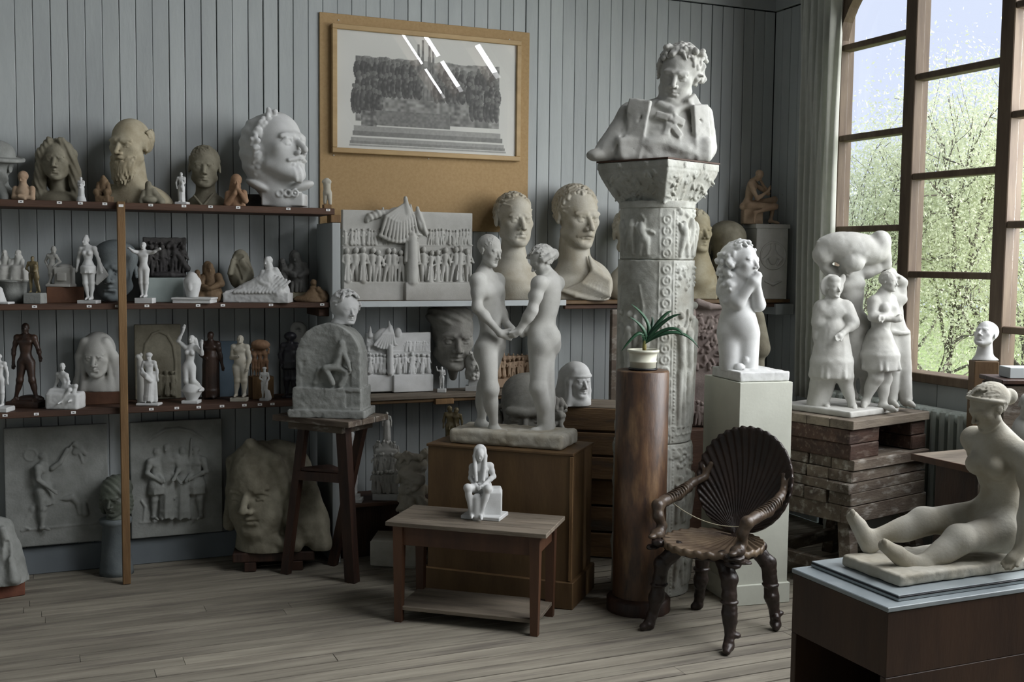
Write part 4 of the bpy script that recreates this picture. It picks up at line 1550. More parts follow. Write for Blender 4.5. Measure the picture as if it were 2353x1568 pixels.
# ================================================================== top shelf
def top_shelf():
    # bust in a hat
    S = cast(-4, 5.93, ZA, 1.8)
    h = 96
    T, E, R = head(S, S.P(-8, 388, 0), h, -12, -4, 0, neck=.3)
    E(0, -.06, .34, .40, .42, .34, k=2)
    S.ell(T(0, .0, .26), (.66 * h, .58 * h, .075 * h), rotm(-12, -6, 9), 3)
    S.tor(T(0, 0, .27), .60 * h, .05 * h, rotm(-12, -6, 9) @ np.array([[1, 0, 0], [0, 0, -1], [0, 1, 0]]), 3)
    S.ell(S.P(-8, 462, 6), (72, 34, 34), None, 12)
    for sx in (-1, 1):
        S.con(S.P(-8 + sx * 14, 425, -18), S.P(-8 + sx * 34, 462, -30), 10, 13, 3)
    done(S, 'hat_bust', 'plaster_grey', 'grey clay bust wearing a broad curled-brim hat at the left end of the top shelf', 'bust')
    # long-haired bust
    S = cast(132, 5.93, ZA, 1.8)
    h = 96
    T, E, R = head(S, S.P(132, 369, 0), h, 10, 0, 0, neck=.32, ears=False)
    E(0, -.10, .17, .37, .41, .37, k=2, bump=(.8, (.5, .1, .25)))
    for sx in (-1, 1):
        S.chain([T(sx * .13, .20, .46), T(sx * .335, .10, .15), T(sx * .37, .0, -.25), T(sx * .42, -.02, -.55), T(sx * .46, -.05, -.86)],
                [8, 12, 14, 15, 12], 5, bump=(.9, (.55, 0, .2)))
    E(0, -.25, -.35, .36, .2, .45, k=8)
    S.ell(S.P(132, 465, 4), (58, 32, 26), None, 12)
    done(S, 'long_haired_bust', 'plaster_olive', 'grey clay bust of a young person with long straight hair on the top shelf', 'bust')
    # bearded old man
    S = cast(300, 5.93, ZA, 1.9)
    h = 122
    T, E, R = head(S, S.P(298, 334, 0), h, -14, -3, 2, neck=.35, brow=1.5)
    for sx in (-1, 1):
        E(sx * .30, -.12, .05, .06, .18, .18, k=3)
    scalp(S, T, h, 130, 5, .02, .035, .06, -.2, .13, 1.1, None, (0, -.6, -.5), .6, .24)
    E(0, .17, -.44, .22, .16, .20, k=5)
    beard(S, T, h, 150, 11, .24, -.50)
    S.con(S.P(302, 380, 8), S.P(304, 440, 10), 27, 34, 8)
    S.ell(S.P(306, 478, 8), (92, 40, 58), None, 18)
    S.box(S.P(240, 462, 26), (24, 12, 40), None, 3, 4)
    S.con(S.P(352, 400, -6), S.P(384, 448, -24), 3, 3, 2, 's')
    done(S, 'bearded_bust', 'plaster_tan', 'big tan plaster bust of a bald man with a full beard on the top shelf', 'bust')
    # boy
    S = cast(472, 5.94, ZA, 1.7)
    h = 99
    T, E, R = head(S, S.P(470, 386, 0), h, 14, 2, 0, neck=.35)
    hair_short(S, E, T, h, .0, .0, .25, 2, (.6, .2, -.5))
    S.con(S.P(472, 425, 4), S.P(472, 470, 8), 20, 25, 6)
    S.ell(S.P(474, 478, 8), (50, 30, 34), None, 10)
    S.con(S.P(452, 452, -20), S.P(472, 474, -28), 3, 3, 2)
    S.con(S.P(496, 446, -18), S.P(476, 474, -28), 3, 3, 2)
    done(S, 'boy_bust', 'plaster_olive', 'grey-brown bust of a short-haired boy beside the giant white head', 'bust')
    # giant white head in profile
    S = cast(640, 5.89, ZA, 2.0)
    h = 172
    T, E, R = head(S, S.P(640, 342, -6), h, 56, 12, 0, ears=False, nose=1.35, brow=1.3)
    S.ell(S.P(600, 352, 10), (50, 62, 84), rotm(0, 0, -8), 8, bump=(1.4, (.1, .05, .22)))
    S.con(S.P(620, 400, 6), S.P(650, 455, 10), 46, 44, 14)
    r2 = random.Random(3)
    pts = [(632, 262), (622, 275), (612, 290), (606, 308), (600, 325), (598, 345), (602, 365), (606, 384), (600, 400)]
    for x, y in pts:
        for _ in range(4):
            S.con(S.P(x + r2.uniform(-8, 8), y + r2.uniform(-6, 6), -64 + abs(y - 330) * .4), S.P(x + r2.uniform(-10, 6), y + r2.uniform(4, 16), -60 + abs(y - 330) * .4), r2.uniform(4, 8), 4, 2.5)
    S.ell(T(0, .29, -.42), (.10 * h, .075 * h, .12 * h), R, 5, bump=(1.2, (.3, .3, .1)))
    S.chain([T(-.15, .31, -.245), T(0, .375, -.215), T(.15, .31, -.245)], [4, 5.5, 4], 4)
    S.con(T(-.02, .36, -.262), T(.02, .37, -.262), 3, 3, 2, 's')
    S.ell(S.P(602, 428, -14), (36, 28, 13), rotm(0, 0, 22), 4)
    S.ell(S.P(690, 430, -8), (34, 26, 12), rotm(0, 0, -16), 4)
    S.con(S.P(625, 440, -8), S.P(668, 440, -8), 22, 22, 6)
    slab(S, 606, 702, 446, 474, -28, 30, 4, 6)
    for x in (650, 668, 684):
        S.tor(S.P(x, 446, -34), 7, 3, None, 1.5)
    done(S, 'colossal_white_portrait', 'plaster_white', 'giant white plaster head with goatee facing right at the end of the top shelf', 'head')
    S = cast(598, 5.99, ZA, 1.8)
    slab(S, 566, 628, 448, 478, -22, 22, 3)
    tag(S.obj('black_block', 'clay_dark'), 'black block standing behind the collar of the giant white head', 'block')

    # --- small figures along the front of the top shelf
    yf = YS + .055
    S = cast(52, yf, ZA, 1.2)
    b = S.base
    T, E, R = head(S, S.P(52, 408, 0), 28, -8, -20)
    S.con(S.P(52, 420, 2), S.P(54, 440, 2), 7, 17, 5)
    S.ell(S.P(54, 446, 2), (22, 14, 18), None, 5)
    S.chain([S.P(36, 434, 0), S.P(36, 454, -8), S.P(62, 457, -13)], [7, 6, 4.5], 2)
    S.chain([S.P(74, 434, 0), S.P(77, 456, -6), S.P(50, 452, -14)], [7, 6, 4.5], 2)
    E(0, -.12, .1, .40, .44, .42, k=1)
    done(S, 'praying_half_figure', 'terracotta_pale', 'small terracotta half figure with folded arms beside the hat bust', 'statuette')
    S = cast(187, yf, ZA, 1.1)
    H = S.base - 408
    (r, Q) = pose(S, 187, S.base - 3, H - 3, (10, 0, 0), al=[(-.13, .66, 0), (-.02, .66, -.1)], ar=[(.13, .66, 0), (.02, .58, -.1)], hh=.17, fat=1.25)
    robe(S, Q((0, .6)), Q((0, .03)), .09 * H, .14 * H, 8, .05)
    S.con(Q((0, -.02)), Q((0, .02)), .2 * H, .19 * H, 1)
    done(S, 'draped_statuette', 'plaster_white', 'tiny white draped standing statuette right of the long-haired bust', 'statuette')
    S = cast(240, yf, ZA, 1.1)
    H = 72
    S_b = S.base
    T, E, R = head(S, S.P(238, 409, -2), 13, 10, -25)
    S.con(S.P(239, 418, 0), S.P(240, 440, 2), 10, 15, 4)
    S.chain([S.P(228, 424, -2), S.P(228, 440, -12), S.P(238, 446, -16)], [6, 5, 4], 2)
    S.chain([S.P(248, 424, -2), S.P(254, 440, -10), S.P(250, 446, -16)], [6, 5, 4], 2)
    S.chain([S.P(234, 442, 0), S.P(228, 442, -18), S.P(232, 456, -16)], [8, 7, 5], 2)
    S.chain([S.P(246, 442, 0), S.P(252, 442, -18), S.P(250, 456, -16)], [8, 7, 5], 2)
    slab(S, 226, 257, 451, S_b + 1, -22, 14, 2, 2)
    S.rough(.5, 9)
    done(S, 'seated_clay_sketch', 'brown_clay', 'small brown clay sketch of a seated figure before the bearded bust', 'statuette')
    S = cast(343, yf, ZA, 1.1)
    T, E, R = head(S, S.P(342, 424, -4), 15, 10, -10, ears=False)
    E(0, -.1, -.1, .5, .5, .6, k=1)
    S.con(S.P(342, 434, -2), S.P(344, 458, 4), 8, 17, 4)
    S.con(S.P(352, 440, 0), S.P(372, 464, -4), 8, 9, 4)
    S.con(S.P(332, 442, -4), S.P(328, 464, -8), 6, 8, 3)
    S.ell(S.P(346, 460, -4), (20, 16, 10), None, 3)
    done(S, 'hooded_kneeling_figure', 'plaster_olive', 'small hooded kneeling figure before the shoulder of the bearded bust', 'statuette')
    S = cast(419, yf, ZA, 1.1)
    H = S.base - 397
    (r, Q) = pose(S, 417, S.base - 5, H - 5, (10, 0, 0), al=[(-.17, .66, 0), (-.12, .5, -.1)], ar=[(.13, .66, -.03), (.05, .55, -.12)], fat=1.1, hh=.15)
    S.ell(Q((.07, .5, -.1)), (.055 * H, .06 * H, .13 * H), None, 2)
    S.ell(Q((.06, .66, -.1)), .05 * H, None, 1)
    robe(S, Q((0, .5)), Q((.02, .03)), .08 * H, .10 * H, 6, .05)
    slab(S, 405, 433, S.base - 6, S.base + 1, -14, 12, 1)
    done(S, 'standing_pair_statuette', 'plaster_white', 'tiny white statuette of a figure holding a child left of the boy bust', 'statuette')
    S = cast(545, yf, ZA, 1.2)
    T, E, R = head(S, S.P(544, 418, -2), 31, 22, -8)
    E(0, -.12, .16, .40, .44, .42, k=1)
    S.con(T(-.2, -.25, .0), T(-.3, -.3, -.7), 7, 7, 3)
    S.con(S.P(543, 432, 4), S.P(543, 472, 6), 9, 20, 6)
    S.ell(S.P(543, 452, 4), (24, 14, 16), None, 6)
    S.chain([S.P(525, 446, 0), S.P(524, 470, -10), S.P(544, 446, -16), S.P(548, 432, -14)], [8, 7, 5, 4], 2)
    S.chain([S.P(560, 444, 0), S.P(567, 462, -12), S.P(551, 436, -16)], [8, 6.5, 4], 2)
    S.ell(S.P(549, 431, -15), (4, 5, 7), None, 1)
    done(S, 'terracotta_prayer', 'terracotta', 'terracotta half figure praying with hands at the mouth below the giant head', 'statuette')
    S = cast(751, yf, ZA, 1.1)
    H = 78
    S.con(S.P(751, 418, 0), S.P(752, 440, 0), 9, 8, 4)
    S.ell(S.P(746, 418, -2), (6, 6, 5), None, 2)
    S.ell(S.P(756, 418, -2), (6, 6, 5), None, 2)
    S.ell(S.P(752, 443, 0), (10, 8, 8), None, 4)
    S.con(S.P(748, 446, 0), S.P(747, 466, 0), 6, 4, 2)
    S.con(S.P(757, 446, 0), S.P(759, 468, -2), 6, 4, 2)
    o = empty('torso_statuette', tuple(S.A))
    tag(o, 'small headless cream torso on a block at the right end of the top shelf', 'statuette')
    S.obj('torso', 'plaster_aged', o)
    bx('block', 'wood_post', (0, 0, .011), (.042, .04, .022), o, .002)


# ================================================================== middle shelf
def middle_shelf():
    z = ZB2
    yf, ym, yb = YS + .07, YS + .16, YS + .24
    # sliver of a white cast at the left end
    S = cast(-2, yf, z, 1.3)
    S.con(S.P(-4, 668, 0), S.P(-4, 690, 0), 10, 17, 4)
    slab(S, -26, 27, S.base - 5, S.base + 1, -18, 16, 1, 3)
    done(S, 'cast_fragment', 'plaster_white', 'white cast foot on a thin base at the far left of the middle shelf', 'statuette')
    # bucket with two seated figures
    bz = (prj(at_y(31, ym, z))[1] - 645) * prj(at_y(31, ym, z))[2] / FPX
    e = empty('paint_bucket', tuple(at_y(31, ym, z)))
    tag(e, 'stained pale bucket-shaped stand under the seated pair on the middle shelf', 'bucket')
    MB().lathe([(.056, 0), (.060, bz * .5), (.066, bz - .006), (.069, bz - .006), (.069, bz)], 32).obj('bucket_body', 'plaster_grey', e, True)
    S = cast(29, ym, z + bz, 1.2)
    b = S.base
    for i, (x, hx, yaw) in enumerate(((14, 12, 20), (42, 43, -25))):
        head(S, S.P(hx, b - 62, -4), 18, yaw, -5)
        S.con(S.P(hx, b - 52, 0), S.P(x, b - 26, 2), 9, 13, 4)
        S.chain([S.P(x - 10, b - 46, -2), S.P(x - 14, b - 32, -10), S.P(x, b - 28, -18)], [5, 4.5, 4], 2)
        S.chain([S.P(x + 10, b - 46, -2), S.P(x + 13, b - 32, -10), S.P(x + 2, b - 28, -18)], [5, 4.5, 4], 2)
        robe(S, S.P(x, b - 24, -10), S.P(x, b - 2, -12), 13, 16, 7, .06)
    slab(S, 0, 58, b - 24, b + 1, -14, 18, 3, 4)
    slab(S, -2, 60, b - 3, b + 1, -26, 22, 1, 1)
    done(S, 'seated_pair', 'plaster', 'pale plaster group of two seated draped figures on the bucket stand', 'statuette')
    # small bronze pair on a block
    S0 = at_y(81, yf, z)
    e = empty('bronze_pair', tuple(S0))
    tag(e, 'small bronze-brown standing pair on a pale stone block on the middle shelf', 'statuette')
    hb = .052
    MB().box((0, 0, hb / 2), (.088, .07, hb), .004, jit=.001).obj('block', 'plaster_grey', e, rz=-YAW)
    S = cast(80, yf, z + hb, 1.2)
    b = S.base
    H = b - 589
    (r, Q) = pose(S, 76, b, H, (-10, 0, 0), al=[(-.17, .66, 0), (-.07, .6, -.1)], ar=[(.15, .68, -.03), (.12, .62, -.12)], lr=[(.05, .5, 0), (.1, .27, -.02), (.13, .04, 0)])
    S.ell(Q((.12, .74, -.12)), .06 * H, None, 2)
    S.con(Q((.12, .68, -.1)), Q((.14, .42, -.06)), .06 * H, .07 * H, 3)
    S.con(Q((.13, .42, -.06)), Q((.2, .04, -.04)), .05 * H, .03 * H, 2)
    S.obj('pair', 'bronze_gilt', e)
    # brown box and the leaning figure
    hb = .079
    a = at_y(150, ym + .02, z)
    o = MB().box((0, 0, hb / 2), (.172, .10, hb), .002).obj('brown_box', 'box_brown', loc=tuple(a))
    tag(o, 'reddish-brown box used as a stand beside the white woman on the middle shelf', 'box')
    S = cast(136, ym + .02, z + hb, 1.2)
    b = S.base
    slab(S, 113, 168, b - 6, b + 1, -20, 20, 1, 1)
    slab(S, 130, 166, b - 44, b - 5, -14, 18, 1.5, 1)
    S.con(S.P(134, b - 44, 2), S.P(164, b - 38, 2), 4, 3, 3)
    S.ell(S.P(150, b - 46, 0), (16, 12, 6), None, 3)
    slab(S, 138, 158, b - 32, b - 14, -20, -13, 1, 0.5)
    H = b - 567
    human(S, H, S.P(125, 575, -4), S.P(121, 585, 0), S.P(120, 612, 0), S.P(111, 587, 0), S.P(130, 588, -4), [S.P(103, 600, 4), S.P(110, 612, -2)],
          [S.P(140, 602, -4), S.P(132, 608, -8)], [S.P(117, 614, 0), S.P(117, 630, -4), S.P(116, b - 8, 0)], [S.P(123, 614, 0), S.P(122, 630, -6), S.P(115, b - 6, -8)], (25, -30, 0), hh=.2, fat=1.15)
    done(S, 'leaning_youth', 'plaster', 'white youth leaning over a monument block on top of the brown box', 'statuette')
    # woman with drapery
    e = empty('draped_woman', tuple(at_y(205, yf, z)))
    tag(e, 'tall white statuette of a woman in a pleated tunic holding out her cloak', 'statuette')
    bx('base', 'plaster_white', (0, 0, .008), (.092, .07, .016), e, .001, -YAW)
    S = cast(205, yf, z + .016, 1.2)
    b = S.base
    H = b - 545
    (r, Q) = pose(S, 204, b, H, (-20, 5, 0), fem=True, hd=(-.035, .93, 0), al=[(-.155, .66, .01), (-.17, .50, -.02), (-.19, .44, -.02)],
                  ar=[(.16, .64, .02), (.2, .50, -.01)], ll=[(-.05, .5, 0), (-.04, .27, -.02), (-.01, .04, 0)], lr=[(.05, .5, 0), (.055, .27, 0), (.045, .04, 0)], hh=.15)
    robe(S, Q((0, .56)), Q((0, .425)), .075 * H, .12 * H, 11, .05)
    S.tor(Q((0, .57)), .07 * H, .012 * H, np.array([[1, 0, 0], [0, 0, -1], [0, 1, 0]]), 1)
    for i in range(7):
        t = i / 6
        S.con(Q((.16 + .03 * t, .62 - .06 * t, .03)), Q((.13 + .16 * t, .26 + .14 * t, .02)), 3, 3.5, 1.5)
    S.ell(Q((-.03, 1.0, .02)), .035 * H, None, 1.5)
    S.obj('figure', 'plaster_white', e)
    # dark head mask
    S = cast(262, yb - .02, z, 1.7)
    h = 140
    T, E, R = head(S, S.P(263, 624, 0), h, 6, 0, 0, brow=1.4)
    E(0, -.05, .22, .36, .38, .30, k=4)
    done(S, 'dark_clay_bust', 'blue_clay', 'dark blue-grey clay head behind the wooden post on the middle shelf', 'head')
    # nude with spread arms
    e = empty('nude_with_spread_arms', tuple(at_y(334, yf, z)))
    tag(e, 'white male statuette with outstretched arms beside the wooden post', 'statuette')
    bx('base', 'plaster_white', (0, 0, .013), (.088, .06, .026), e, .001, -YAW)
    S = cast(333, yf, z + .026, 1.2)
    b = S.base
    H = b - 557
    (r, Q) = pose(S, 331, b, H, (0, 12, 0), al=[(-.15, .83, -.08), (-.16, .88, -.24), (-.165, .9, -.30)], ar=[(.19, .82, -.03), (.29, .87, -.06), (.345, .885, -.08)],
                  ll=[(-.045, .5, 0), (-.045, .27, -.01), (-.03, .045, 0)], lr=[(.045, .5, 0), (.045, .27, -.01), (.03, .045, 0)], hh=.145)
    S.obj('figure', 'plaster_white', e)
    # dark relief on a grey box
    hb = .125
    a = at_y(372, ym + .04, z)
    o = MB().box((0, 0, hb / 2), (.20, .11, hb), .002).obj('grey_box', 'box_grey', loc=tuple(a))
    tag(o, 'plain grey-green box under the dark relief on the middle shelf', 'box')
    S = cast(375, ym + .06, z + hb, 1.4, True)
    b = S.base
    slab(S, 330, 428, 547, b + 1, 0, 10, 2, 2)
    crowd(S, 335, 425, b - 6, 72, 6, -2, 5, dep=6)
    crowd(S, 338, 420, b - 40, 44, 6, -1, 6, dep=4)
    S.con(S.P(392, 562, -4), S.P(430, b - 20, -2), 6, 8, 3)
    S.ell(S.P(385, b - 6, -6), (38, 10, 8), None, 4)
    S.rough(1.2, 14)
    done(S, 'dark_relief', 'clay_dark', 'small dark clay relief of struggling figures on the grey box', 'relief')
    # urn shaped head on a stepped plinth
    e = empty('urn_monument', tuple(at_y(448, yf, z)))
    tag(e, 'white urn-shaped monument model on a stepped plinth on the middle shelf', 'statuette')
    bx('lower_step', 'plaster_white', (0, 0, .009), (.19, .13, .018), e, .001, -YAW)
    bx('upper_step', 'plaster_white', (0, 0, .023), (.20, .14, .010), e, .001, -YAW)
    S = cast(446, yf, z + .028, 1.2)
    b = S.base
    S.con(S.P(442, b, 0), S.P(442, b - 32, 0), 13, 20, 2)
    S.con(S.P(441, b - 36, 0), S.P(441, 638, 0), 14, 13, 2)
    S.ell(S.P(441, b - 25, -18), (5, 4, 10), None, 3)
    S.cut((0, 0, -1), (0, 0, 0))
    S.obj('urn', 'plaster_white', e)
    # brown mother and child
    S = cast(485, ym, z, 1.3)
    b = S.base
    head(S, S.P(484, 617, -4), 24, 12, -20)
    S.ell(S.P(476, 620, 4), (12, 14, 20), None, 3)
    S.con(S.P(484, 628, 2), S.P(486, 668, 4), 10, 22, 6)
    S.chain([S.P(468, 638, 0), S.P(462, 656, -10), S.P(484, 662, -22)], [9, 7, 5], 3)
    S.chain([S.P(502, 636, 0), S.P(510, 652, -8), S.P(490, 662, -22)], [9, 8, 5], 3)
    head(S, S.P(456, 629, -8), 19, 40, 5)
    S.con(S.P(456, 640, -4), S.P(460, 672, -6), 8, 12, 4)
    S.ell(S.P(488, 678, -4), (26, 20, 16), None, 5)
    S.ell(S.P(466, 684, -10), (16, 14, 12), None, 4)
    S.con(S.P(500, 686, -8), S.P(478, b - 4, -14), 10, 8, 4)
    S.rough(.7, 12)
    done(S, 'clay_mother_and_child', 'brown_clay', 'brown clay group of a mother with a child behind the white urn', 'statuette')
    # egg shaped stone figure on a brown block
    hb = .072
    a = at_y(560, ym + .04, z)
    o = MB().box((0, 0, hb / 2), (.085, .09, hb), .003).obj('wooden_block', 'wood_brown', loc=tuple(a), rz=-YAW)
    tag(o, 'brown wooden block under the egg-shaped stone figure', 'block')
    S = cast(555, ym + .04, z + hb, 1.5)
    b = S.base
    S.ell(S.P(554, b - 30, 0), (29, 22, 34), None, 4)
    S.ell(S.P(553, b - 58, 0), (21, 18, 30), None, 8)
    S.con(S.P(540, b - 62, -18), S.P(534, b - 34, -22), 5, 6, 4)
    S.chain([S.P(560, b - 64, -16), S.P(572, b - 40, -14), S.P(560, b - 12, -18)], [6, 8, 8], 5)
    S.con(S.P(548, b - 52, -18), S.P(560, b - 20, -24), 2.5, 2.5, 3, 's')
    S.con(S.P(546, b - 70, -16), S.P(558, b - 74, -16), 6, 6, 3, 's')
    S.rough(.8, 16)
    done(S, 'crouching_stone_figure', 'plaster_olive', 'egg-shaped grey stone carving of a crouching figure on the middle shelf', 'statuette')
    # white reclining draped figure
    S = cast(595, yf + .015, z, 1.4)
    b = S.base
    slab(S, 518, 668, b - 21, b + 1, -26, 30, 2, 2)
    head(S, S.P(617, 602, -4), 27, -25, -5)
    S.con(S.P(618, 614, 0), S.P(624, 660, 2), 9, 28, 8)
    S.con(S.P(634, 622, 0), S.P(652, 668, 0), 8, 14, 5)
    S.con(S.P(620, 640, -8), S.P(560, b - 28, -8), 16, 13, 8)
    S.con(S.P(590, b - 30, -6), S.P(538, b - 22, -8), 14, 9, 6)
    S.con(S.P(545, b - 24, -12), S.P(526, b - 22, -18), 7, 5, 4)
    r2 = random.Random(2)
    for i in range(13):
        x = 560 + i * 8
        S.con(S.P(x + 12, b - 60 + abs(i - 8) * 3, -14), S.P(x - 14, b - 24, -26), 3.5, 4.5, 2)
    S.chain([S.P(606, 626, -4), S.P(604, 648, -18), S.P(622, 656, -22)], [7, 6, 5], 3)
    S.ell(S.P(645, 680, -8), (20, 22, 22), None, 6)
    S.rough(.8, 11)
    done(S, 'reclining_draped_figure', 'plaster_white', 'white plaster model of a draped figure sitting with outstretched legs on a slab', 'statuette')
    # two brown figures on a pale block
    hb = .048
    a = at_y(688, ym + .05, z)
    o = MB().box((0, 0, hb / 2), (.12, .09, hb), .002).obj('cream_block', 'plaster_yellow', loc=tuple(a), rz=-YAW)
    tag(o, 'cream block under the grey-brown mother and child group', 'block')
    S = cast(684, ym + .05, z + hb, 1.3)
    b = S.base
    head(S, S.P(681, 592, -4), 27, -8, -15)
    S.ell(S.P(676, 594, 6), (13, 14, 20), None, 3)
    S.con(S.P(684, 604, 2), S.P(686, 634, 4), 11, 19, 6)
    S.chain([S.P(670, 612, 0), S.P(664, 628, -8), S.P(680, 634, -18)], [8, 6, 5], 3)
    S.chain([S.P(699, 610, 0), S.P(706, 626, -6), S.P(692, 634, -18)], [8, 7, 5], 3)
    S.con(S.P(686, 636, 0), S.P(688, b - 2, 2), 19, 17, 5)
    head(S, S.P(650, 603, -6), 20, 35, 0)
    S.con(S.P(651, 612, -2), S.P(656, 640, -2), 8, 12, 4)
    S.con(S.P(656, 640, -2), S.P(662, b - 2, 0), 12, 10, 4)
    S.con(S.P(658, 622, -8), S.P(680, 630, -18), 5, 4, 3)
    for x in (674, 684, 694):
        S.con(S.P(x, b - 22, -14), S.P(x, b - 2, -16), 4, 4, 2)
    S.rough(.6, 10)
    done(S, 'mother_and_child_group', 'clay_grey', 'grey-brown group of a standing mother and child at the right of the middle shelf', 'statuette')
    # brown mound
    S = cast(716, yf + .01, z, 1.3)
    b = S.base
    S.con(S.P(720, 664, 0), S.P(718, b - 4, 0), 9, 30, 8)
    S.ell(S.P(700, b - 6, -4), (26, 18, 9), None, 6)
    S.ell(S.P(744, b - 10, -4), (12, 14, 16), None, 5)
    S.ell(S.P(721, 650, -2), 7.5, None, 2)
    S.con(S.P(733, 664, -6), S.P(750, b - 8, -8), 6, 6, 4)
    S.rough(1.1, 9)
    done(S, 'brown_mound_sketch', 'brown_clay', 'small brown mound-shaped clay sketch at the right end of the middle shelf', 'statuette')


top_shelf()
middle_shelf()
# ================================================================== lower shelf
def wallcut(S, yw):
    S.cut((-math.sin(YAW), math.cos(YAW), 0), np.array([-math.sin(YAW), math.cos(YAW), 0]) * (yw - S.A[1]) / S.sc)


def lower_shelf():
    z = ZD
    yf, ym, yb = YS + .07, YS + .16, YS + .25
    # bronze man in the dark
    S = cast(58, ym + .03, z, 1.4)
    b = S.base - 10
    H = b - 742
    (r, Q) = pose(S, 62, b, H, (10, 0, 0), al=[(-.15, .66, 0), (-.16, .5, 0)], ar=[(.16, .66, 0), (.21, .58, -.08)],
                  ll=[(-.05, .5, 0), (-.075, .28, -.02), (-.14, .05, 0)], lr=[(.05, .5, 0), (.08, .28, -.02), (.12, .05, 0)])
    slab(S, 22, 98, b - 4, b + 12, -24, 24, 3, 4)
    S.ell(Q((.03, .04, .05)), (30, 14, 10), None, 4)
    done(S, 'bronze_standing_man', 'bronze_dark', 'dark bronze standing man with one arm bent at the left of the lower shelf', 'statuette')
    # white figure cut by the frame
    e = empty('walking_nude', tuple(at_y(2, yf - .02, z)))
    tag(e, 'white male statuette cut by the left edge on the lower shelf', 'statuette')
    bx('base', 'plaster_white', (0, 0, .012), (.10, .09, .024), e, .004, -YAW)
    S = cast(0, yf - .02, z + .024, 1.3)
    b = S.base
    H = b - 813
    pose(S, 0, b, H, (-30, 0, 0), al=[(-.15, .66, 0), (-.14, .5, -.05)], ar=[(.145, .64, .02), (.16, .48, -.02), (.165, .41, -.03)], ll=[(-.05, .5, 0), (-.06, .28, -.03), (-.06, .04, -.02)], lr=[(.05, .5, 0), (.05, .27, 0), (.03, .04, .03)])
    S.obj('figure', 'plaster_white', e)
    # seated nude on a rock
    S = cast(147, yf, z, 1.3)
    b = S.base
    S.box(S.P(150, b - 18, 2), (38, 26, 20), None, 7, 5)
    S.box(S.P(140, b - 30, 4), (26, 22, 17), None, 8, 6)
    human(S, 118, S.P(143, 843, 0), S.P(142, 857, 2), S.P(152, 888, 2), S.P(131, 860, 4), S.P(154, 862, -2), [S.P(128, 878, 8), S.P(120, 896, 8), S.P(116, 900, 6)],
          [S.P(158, 878, 0), S.P(158, 890, -8)], [S.P(148, 892, 0), S.P(168, 894, -20), S.P(150, 920, -22)], [S.P(158, 892, -2), S.P(180, 886, -16), S.P(172, 916, -20)], (15, 20, -10), hh=.16)
    S.rough(.4, 10)
    done(S, 'seated_nude_on_rock', 'plaster_white', 'small white nude leaning back on a rock in front of the veiled bust', 'statuette')
    # veiled bust on a brown base
    hb = .062
    a = at_y(232, yb - .02, z)
    o = MB().box((0, 0, hb / 2), (.225, .15, hb), .003).obj('brown_block', 'box_brown', loc=tuple(a))
    tag(o, 'flat brown base block under the veiled bust on the lower shelf', 'block')
    S = cast(228, yb - .02, z + hb, 1.6)
    b = S.base
    h = 96
    T, E, R = head(S, S.P(226, 818, -6), h, 6, -6, 0, neck=.35, ears=False, brow=.4)
    E(0, -.08, .14, .40, .42, .43, k=3)
    for sx in (-1, 1):
        S.chain([T(sx * .24, .12, .36), T(sx * .37, .06, .0), T(sx * .40, .02, -.4), T(sx * .50, .02, -.8), T(sx * .62, 0, -1.15)], [11, 12, 11, 13, 14], 5)
        S.chain([T(sx * .3, .1, -.1), T(sx * .31, .14, -.5), T(sx * .36, .16, -.9)], [6, 6, 7], 3)
    S.ell(S.P(228, b - 6, 2), (54, 26, 34), None, 10)
    E(0, -.2, -.3, .40, .22, .5, k=8)
    S.cut((0, 0, -1), (0, 0, 0))
    S.cut((1, .2, -.2), S.P(281, b, 0))
    tag(S.obj('veiled_bust', 'plaster'), 'pale plaster bust of a woman with a long smooth veil on the lower shelf', 'bust')
    # man in a cape, white
    e = empty('caped_man', tuple(at_y(343, yf - .01, z)))
    tag(e, 'white statuette of a bearded man in a long robe, in front of the arched relief', 'statuette')
    bx('base', 'plaster_white', (.0, 0, .006), (.115, .07, .012), e, .003, -YAW)
    S = cast(343, yf - .01, z + .012, 1.2)
    b = S.base
    H = b - 812
    (r, Q) = pose(S, 344, b, H, (-15, -8, 0), al=[(-.15, .68, -.02), (-.06, .6, -.1)], ar=[(.15, .66, .02), (.165, .5, 0), (.17, .43, 0)], hh=.16, fat=1.05)
    S.chain([Q((-.12, .6, -.06)), Q((-.02, .52, -.1)), Q((.05, .45, -.08))], [.05 * H, .05 * H, .04 * H], 3)
    robe(S, Q((.02, .5)), Q((-.02, .04)), .085 * H, .115 * H, 8, .06)
    S.con(Q((.1, .6, .02)), Q((.11, .05, .02)), .04 * H, .05 * H, 3)
    S.ell(Q((-.0, .97, .0)), (.07 * H, .07 * H, .05 * H), None, 1)
    S.obj('figure', 'plaster_white', e)
    S = cast(320, ym, z, 1.3)
    b = S.base
    S.con(S.P(321, 824, 0), S.P(323, 840, 0), 6, 9, 3)
    S.con(S.P(322, 846, 0), S.P(326, b, 0), 7, 10, 3)
    S.ell(S.P(318, 820, -2), 6, None, 2)
    S.ell(S.P(324, 816, 0), (4, 4, 5), None, 1)
    done(S, 'small_standing_pair', 'plaster', 'small white pair of figures half hidden behind the robed man', 'statuette')
    # arched relief panel
    S = cast(362, YD - .045, z, 1.6, True)
    b = S.base
    slab(S, 311, 415, 745, b + 1, 0, 12, 1.5)
    S.chain([S.P(330, b - 8, 0), S.P(328, 830, 0), S.P(334, 792, 0), S.P(350, 768, 0), S.P(366, 762, 0), S.P(384, 770, 0), S.P(398, 794, 0), S.P(403, 830, 0), S.P(403, b - 8, 0)], 3, 1.5)
    crowd(S, 338, 402, b - 10, 62, 6, -1, 8, dep=3)
    done(S, 'arched_relief', 'plaster_olive', 'olive-brown relief panel with an arch and a row of figures on the lower shelf', 'relief')
